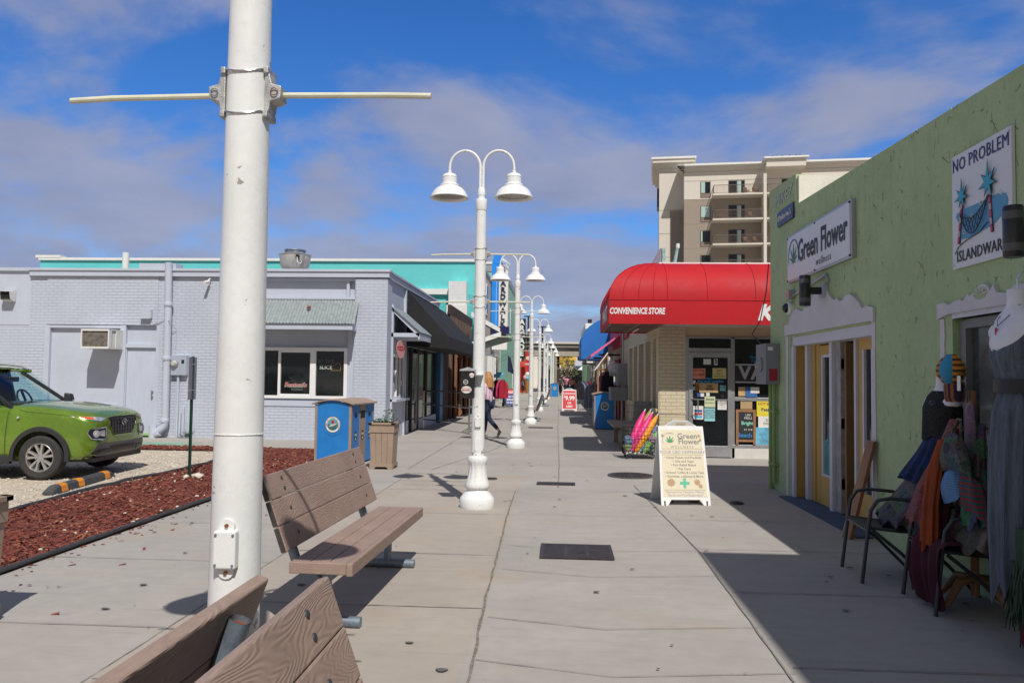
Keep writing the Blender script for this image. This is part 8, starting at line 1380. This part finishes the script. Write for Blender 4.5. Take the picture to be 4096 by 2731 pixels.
t = thing('folding_table', 'pale metal table leg with black foot under the fringed shawl at the right edge', 'table', (2.75, 4.2, 0), world=True); b = MB(); [b.box(x, x+.03, y, y+.03, .03, .7) for x in (2.62, 2.98) for y in (4.28, 3.7)]; b.build('leg', alum, t, smooth=False); comb('top', alum, t, [(2.6, 3.03, 3.6, 4.34, .7, .73)]); comb('foot', black, t, [(x-.01, x+.04, y-.01, y+.04, 0, .03) for x in (2.62, 2.98) for y in (4.28, 3.7)])
# 2: small mannequin with black mesh top and layered skirt
ax_, ay_, az_ = 2.93, 6.2, 1.46
t = thing('mannequin', 'small white hanging mannequin torso wearing a black mesh top by the green wall', 'mannequin', (ax_, ay_, 1), world=True); torso(t, (ax_, ay_, az_), .88)
meshm = mat('black_mesh_knit', (.012, .012, .013), rough=.9)
o = drape('mesh_top', [(ax_, ay_, az_+.03, .06, .1), (ax_, ay_, az_-.02, .085, .185), (ax_, ay_, az_-.1, .115, .21), (ax_, ay_, az_-.2, .12, .2), (ax_, ay_, az_-.33, .125, .2)], meshm, folds=5, amp=.04, seed=2, off=Vector((ax_, ay_, az_)), label='black crocheted mesh top on the small white mannequin'); tc_ = meshm.node_tree
N_ = tc_.nodes; vo = N_.new('ShaderNodeTexVoronoi'); vo.inputs['Scale'].default_value = 62; gg = N_.new('ShaderNodeNewGeometry'); tc_.links.new(gg.outputs['Position'], vo.inputs['Vector']); gt = N_.new('ShaderNodeMath'); gt.operation = 'GREATER_THAN'; gt.inputs[1].default_value = .3; tc_.links.new(vo.outputs['Distance'], gt.inputs[0]); tc_.links.new(gt.outputs[0], N_['Principled BSDF'].inputs['Alpha'])
bluebat = mat('blue_batik', (.012, .04, .17), rough=.9, kind='cloth', sc=5, c2=(.005, .01, .05), stretch=(2, 2, .7)); patch1 = mat('grey_patchwork', (.07, .065, .08), rough=.9, kind='patch', sc=11, bump=.3); patch2 = mat('green_patchwork', (.05, .08, .04), rough=.9, kind='patch', sc=13, bump=.3)
drape('skirt', [(ax_, ay_, az_-.3, .1, .13), (ax_-.02, ay_+.05, 1.0, .13, .19), (ax_-.06, ay_+.16, .8, .16, .26)], bluebat, folds=10, amp=.14, seed=3, off=Vector((ax_, ay_, 1.1)), label='blue batik skirt below the black mesh top')
drape('skirt', [(ax_-.02, ay_+.06, .93, .12, .2), (ax_-.05, ay_+.14, .74, .15, .28), (ax_-.1, ay_+.22, .56, .18, .34), (ax_-.14, ay_+.25, .46, .2, .36)], patch1, folds=12, amp=.14, seed=7, jag=.06, off=Vector((ax_, ay_, .8)), label='wide grey and blue patchwork skirt spread over the seat of the far patio chair')
# 3: coat stand with hat, bags and scarves
hx, hy = 2.86, 5.62
t = thing('coat_stand', 'orange brown wooden coat stand behind the patio chairs', 'coat stand', (hx, hy, 0), world=True); MB().tube([(hx, hy, .1), (hx, hy, 1.5)], .028, 12).build('pole', wdm, t)
for a in (20, 110, 200, 290): MB().tube([(hx, hy, .22), (hx+.14*math.cos(R(a)), hy+.16*math.sin(R(a)), .2), (hx+.26*math.cos(R(a)), hy+.3*math.sin(R(a)), .05)], [.03, .03, .02], 8).build('leg', wdm, t)
for a in (60, 180, 300): MB().tube([(hx, hy, 1.2), (hx+.1*math.cos(R(a)), hy+.1*math.sin(R(a)), 1.25)], .012, 8).build('peg', wdm, t)
hat = thing('patchwork_hat', 'puffy multicoloured hat with orange, yellow and blue panels on top of the coat stand', 'hat', (2.72, hy, 1.47), world=True)
ho = mat('orange_hat_stripe', (.55, .2, .02), rough=.9, kind='stripes', sc=26, c2=(.08, .04, .01), axis='z', bump=.4); hy_ = mat('yellow_hat_stripe', (.5, .4, .06), rough=.9, kind='stripes', sc=30, c2=(.05, .25, .2), axis='z', bump=.4); hb2 = mat('blue_hat', (.04, .27, .45), rough=.9, bump=.3); hr_ = mat('dark_red_hat', (.25, .03, .02), rough=.9, kind='cloth', sc=9, c2=(.03, .01, .01))
for k in range(6):
    m_ = (ho, hb2, ho, hy_, hr_, hy_)[k]; MB().grid(lambda u, v: (2.72+(.09*math.sin(PI*(.06+.88*v))**.75)*math.cos(2*PI*(k+u)/6+2.2)*(1+.05*math.sin(PI*u)), hy+.1*math.sin(PI*(.06+.88*v))**.75*math.sin(2*PI*(k+u)/6+2.2)*(1+.05*math.sin(PI*u)), 1.53+.22*v), 8, 14, thick=.004).build('panel', m_, hat)
MB().lathe([(.055, 1.42), (.066, 1.45), (.068, 1.53), (.06, 1.56)], (2.74, hy, 0), n=28, fl=lambda i, a, z: 1+.03*math.sin(a*18), cap=False).build('brim_band', mat('brown_stripe_band', (.3, .1, .03), rough=.9, kind='stripes', sc=40, c2=(.03, .02, .05), axis='y'), hat); comb('price_tag', paper, hat, [(2.7, 2.702, hy-.16, hy-.115, 1.5, 1.6)])
orng = mat('orange_red_scarf', (.27, .05, .01), rough=.9, var=.35, sc=3, stretch=(6, 6, 1), bump=.3); redo = mat('red_orange_hem', (.4, .03, .015), rough=.9, var=.3)
drape('scarf', [(hx-.2, hy-.0, 1.16, .03, .035), (hx-.25, hy+.01, .95, .05, .06), (hx-.28, hy+.02, .7, .05, .065), (hx-.29, hy+.02, .44, .055, .07)], orng, folds=7, amp=.2, seed=11, jag=.03, off=Vector((hx, hy, .9)), label='long rust orange scarf hanging straight down the coat stand', cat='scarf')
drape('scarf', [(hx-.1, hy+.04, 1.3, .03, .04), (hx-.14, hy+.1, 1.05, .06, .08), (hx-.18, hy+.2, .8, .09, .14), (hx-.2, hy+.28, .55, .1, .18)], mat('rust_green_patch', (.33, .05, .02), rough=.9, kind='patch', sc=5, bump=.3, stretch=(1, 1, .5)), folds=9, amp=.17, seed=12, jag=.05, off=Vector((hx, hy, .9)), label='rust and green patched dress flaring left of the coat stand with red hem', cat='clothing')
drape('scarf', [(hx-.08, hy-.12, 1.42, .02, .05), (hx-.08, hy-.13, 1.25, .03, .06), (hx-.08, hy-.12, 1.05, .03, .06)], mat('beige_pink_print', (.3, .2, .2), rough=.9, kind='patch', sc=16), folds=4, amp=.1, seed=13, off=Vector((hx, hy, 1.2)), label='narrow beige and pink printed scarf beneath the hat', cat='scarf')
def bag(label, c, rx, ry, h, m, seed):
    x, y, z = c; rn = random.Random(seed); t = thing('shoulder_bag', label, 'bag', c, world=True)
    MB().grid(lambda u, v: (x-rx*math.cos(2*PI*u)*(.35+.65*math.sin(PI*(.1+.85*v)))*(1+.1*math.sin(7*2*PI*u*1+seed)), y+ry*math.sin(2*PI*u)*(.5+.5*v)*(1+.06*math.sin(5*u*6)), z-h*v+.05*math.sin(2*PI*u+seed)), 40, 14, thick=.004).build('pouch', m, t)
    MB().tube([(x, y+ry*.4, z), (x+.03, y+.02, z+.14), (x+.03, y-.02, z+.14), (x, y-ry*.4, z)], .009, 6).build('strap', m, t)
bag('green and white patchwork bag slung to the right of the coat stand', (hx-.22, hy-.2, 1.17), .07, .19, .24, patch2, 2); bag('light blue checked bag under the green patchwork bag', (hx-.2, hy-.12, 1.0), .06, .12, .22, mat('blue_check', (.1, .22, .42), rough=.9, kind='stripes', sc=60, c2=(.14, .28, .5), axis='z'), 4); bag('striped woven bag low behind the scarves', (hx-.16, hy-.3, .95), .07, .17, .26, mat('striped_weave', (.2, .03, .04), rough=.9, kind='stripes', sc=30, c2=(.02, .08, .09), axis='z'), 7)
multi = mat('multicolour_silk', (.16, .05, .05), rough=.7, kind='patch', sc=4.5, bump=.3); burg = mat('burgundy_cloth', (.06, .006, .02), rough=.85, var=.3, sc=4, bump=.3)
drape('shawl', [(2.98, 5.3, 1.02, .06, .12), (2.95, 5.3, .88, .1, .22), (2.9, 5.38, .7, .14, .3), (2.84, 5.42, .5, .17, .34)], multi, folds=9, amp=.17, seed=21, jag=.06, off=Vector((2.9, 5.4, .8)), label='multicoloured silk shawl spread over the back of the near patio chair', cat='shawl')
drape('jacket', [(3.0, 5.9, 1.0, .06, .1), (2.98, 5.85, .75, .09, .17), (2.95, 5.8, .5, .1, .2)], mat('dark_weave', (.04, .02, .02), rough=.95, kind='stripes', sc=24, c2=(.12, .02, .04), axis='z'), folds=6, amp=.12, seed=23, off=Vector((3, 5.9, .8)), label='dark woven garment hanging behind the orange scarf', cat='clothing')
drape('skirt', [(2.98, 5.55, .98, .06, .12), (2.94, 5.5, .8, .09, .2), (2.9, 5.46, .6, .12, .26), (2.86, 5.45, .46, .13, .28)], mat('dark_print_skirt', (.03, .012, .02), rough=.95, kind='cloth', sc=6, c2=(.14, .02, .03)), folds=11, amp=.16, seed=41, jag=.05, off=Vector((2.9, 5.5, .7)), label='dark red and black printed skirt between the coat stand and the grey dress')
drape('scarf', [(2.84, 5.5, 1.28, .03, .05), (2.8, 5.46, 1.1, .05, .09), (2.76, 5.4, .86, .06, .12), (2.74, 5.34, .66, .07, .14)], mat('teal_red_silk', (.03, .07, .07), rough=.8, kind='patch', sc=8, bump=.4), folds=8, amp=.22, seed=43, jag=.06, off=Vector((2.8, 5.4, 1)), label='teal and red patterned scarf right of the green patchwork bag', cat='scarf')
drape('vest', [(2.98, 5.36, 1.4, .04, .08), (2.96, 5.34, 1.2, .06, .1), (2.95, 5.32, 1.02, .07, .12)], blackc, folds=6, amp=.12, seed=44, off=Vector((2.97, 5.35, 1.2)), label='plain black vest hanging behind the patterned scarves')
b = MB()
def bc(u, v): # cloth over the seat, front rail and down to the ground
    y = 5.63+(u-.5)*.46; s_ = v*1.15; fold = .016*math.sin(u*24+v*3)+.01*math.sin(u*11)
    if s_ < .42: return (2.98-s_, y, .475+.02*math.sin(u*9)+fold*.5)
    return (2.545-fold*1.5-.02*math.sin((s_-.42)*5), y+.02*math.sin(v*9)*(v-.4), .46-(s_-.42)*(.52 if True else 0)-(.05*abs(math.sin(u*13)) if v > .97 else 0))
b.grid(bc, 60, 34, thick=.004); tag(b.build('draped_cloth', burg, None, ang=70, off=Vector((2.7, 5.63, .45))), 'burgundy cloth draped over the seat of the near patio chair and hanging to the ground', 'cloth')
drape('blouse', [(2.95, 5.02, 1.12, .04, .07), (2.93, 5.0, 1.0, .06, .1), (2.92, 5.0, .82, .07, .12)], mat('green_leaf_print', (.12, .17, .1), rough=.9, kind='patch', sc=20), folds=5, amp=.08, seed=31, off=Vector((2.9, 5, 1)), label='green leaf print blouse left of the grey dress')
drape('coat', [(3.02, 5.2, 1.75, .04, .1), (3.0, 5.2, 1.5, .06, .13), (2.98, 5.2, 1.1, .07, .17)], mat('dark_coat_cloth', (.02, .025, .025), rough=.95), folds=5, amp=.06, seed=33, off=Vector((3, 5.2, 1.4)), label='dark garment hanging in front of the display window') if False else None
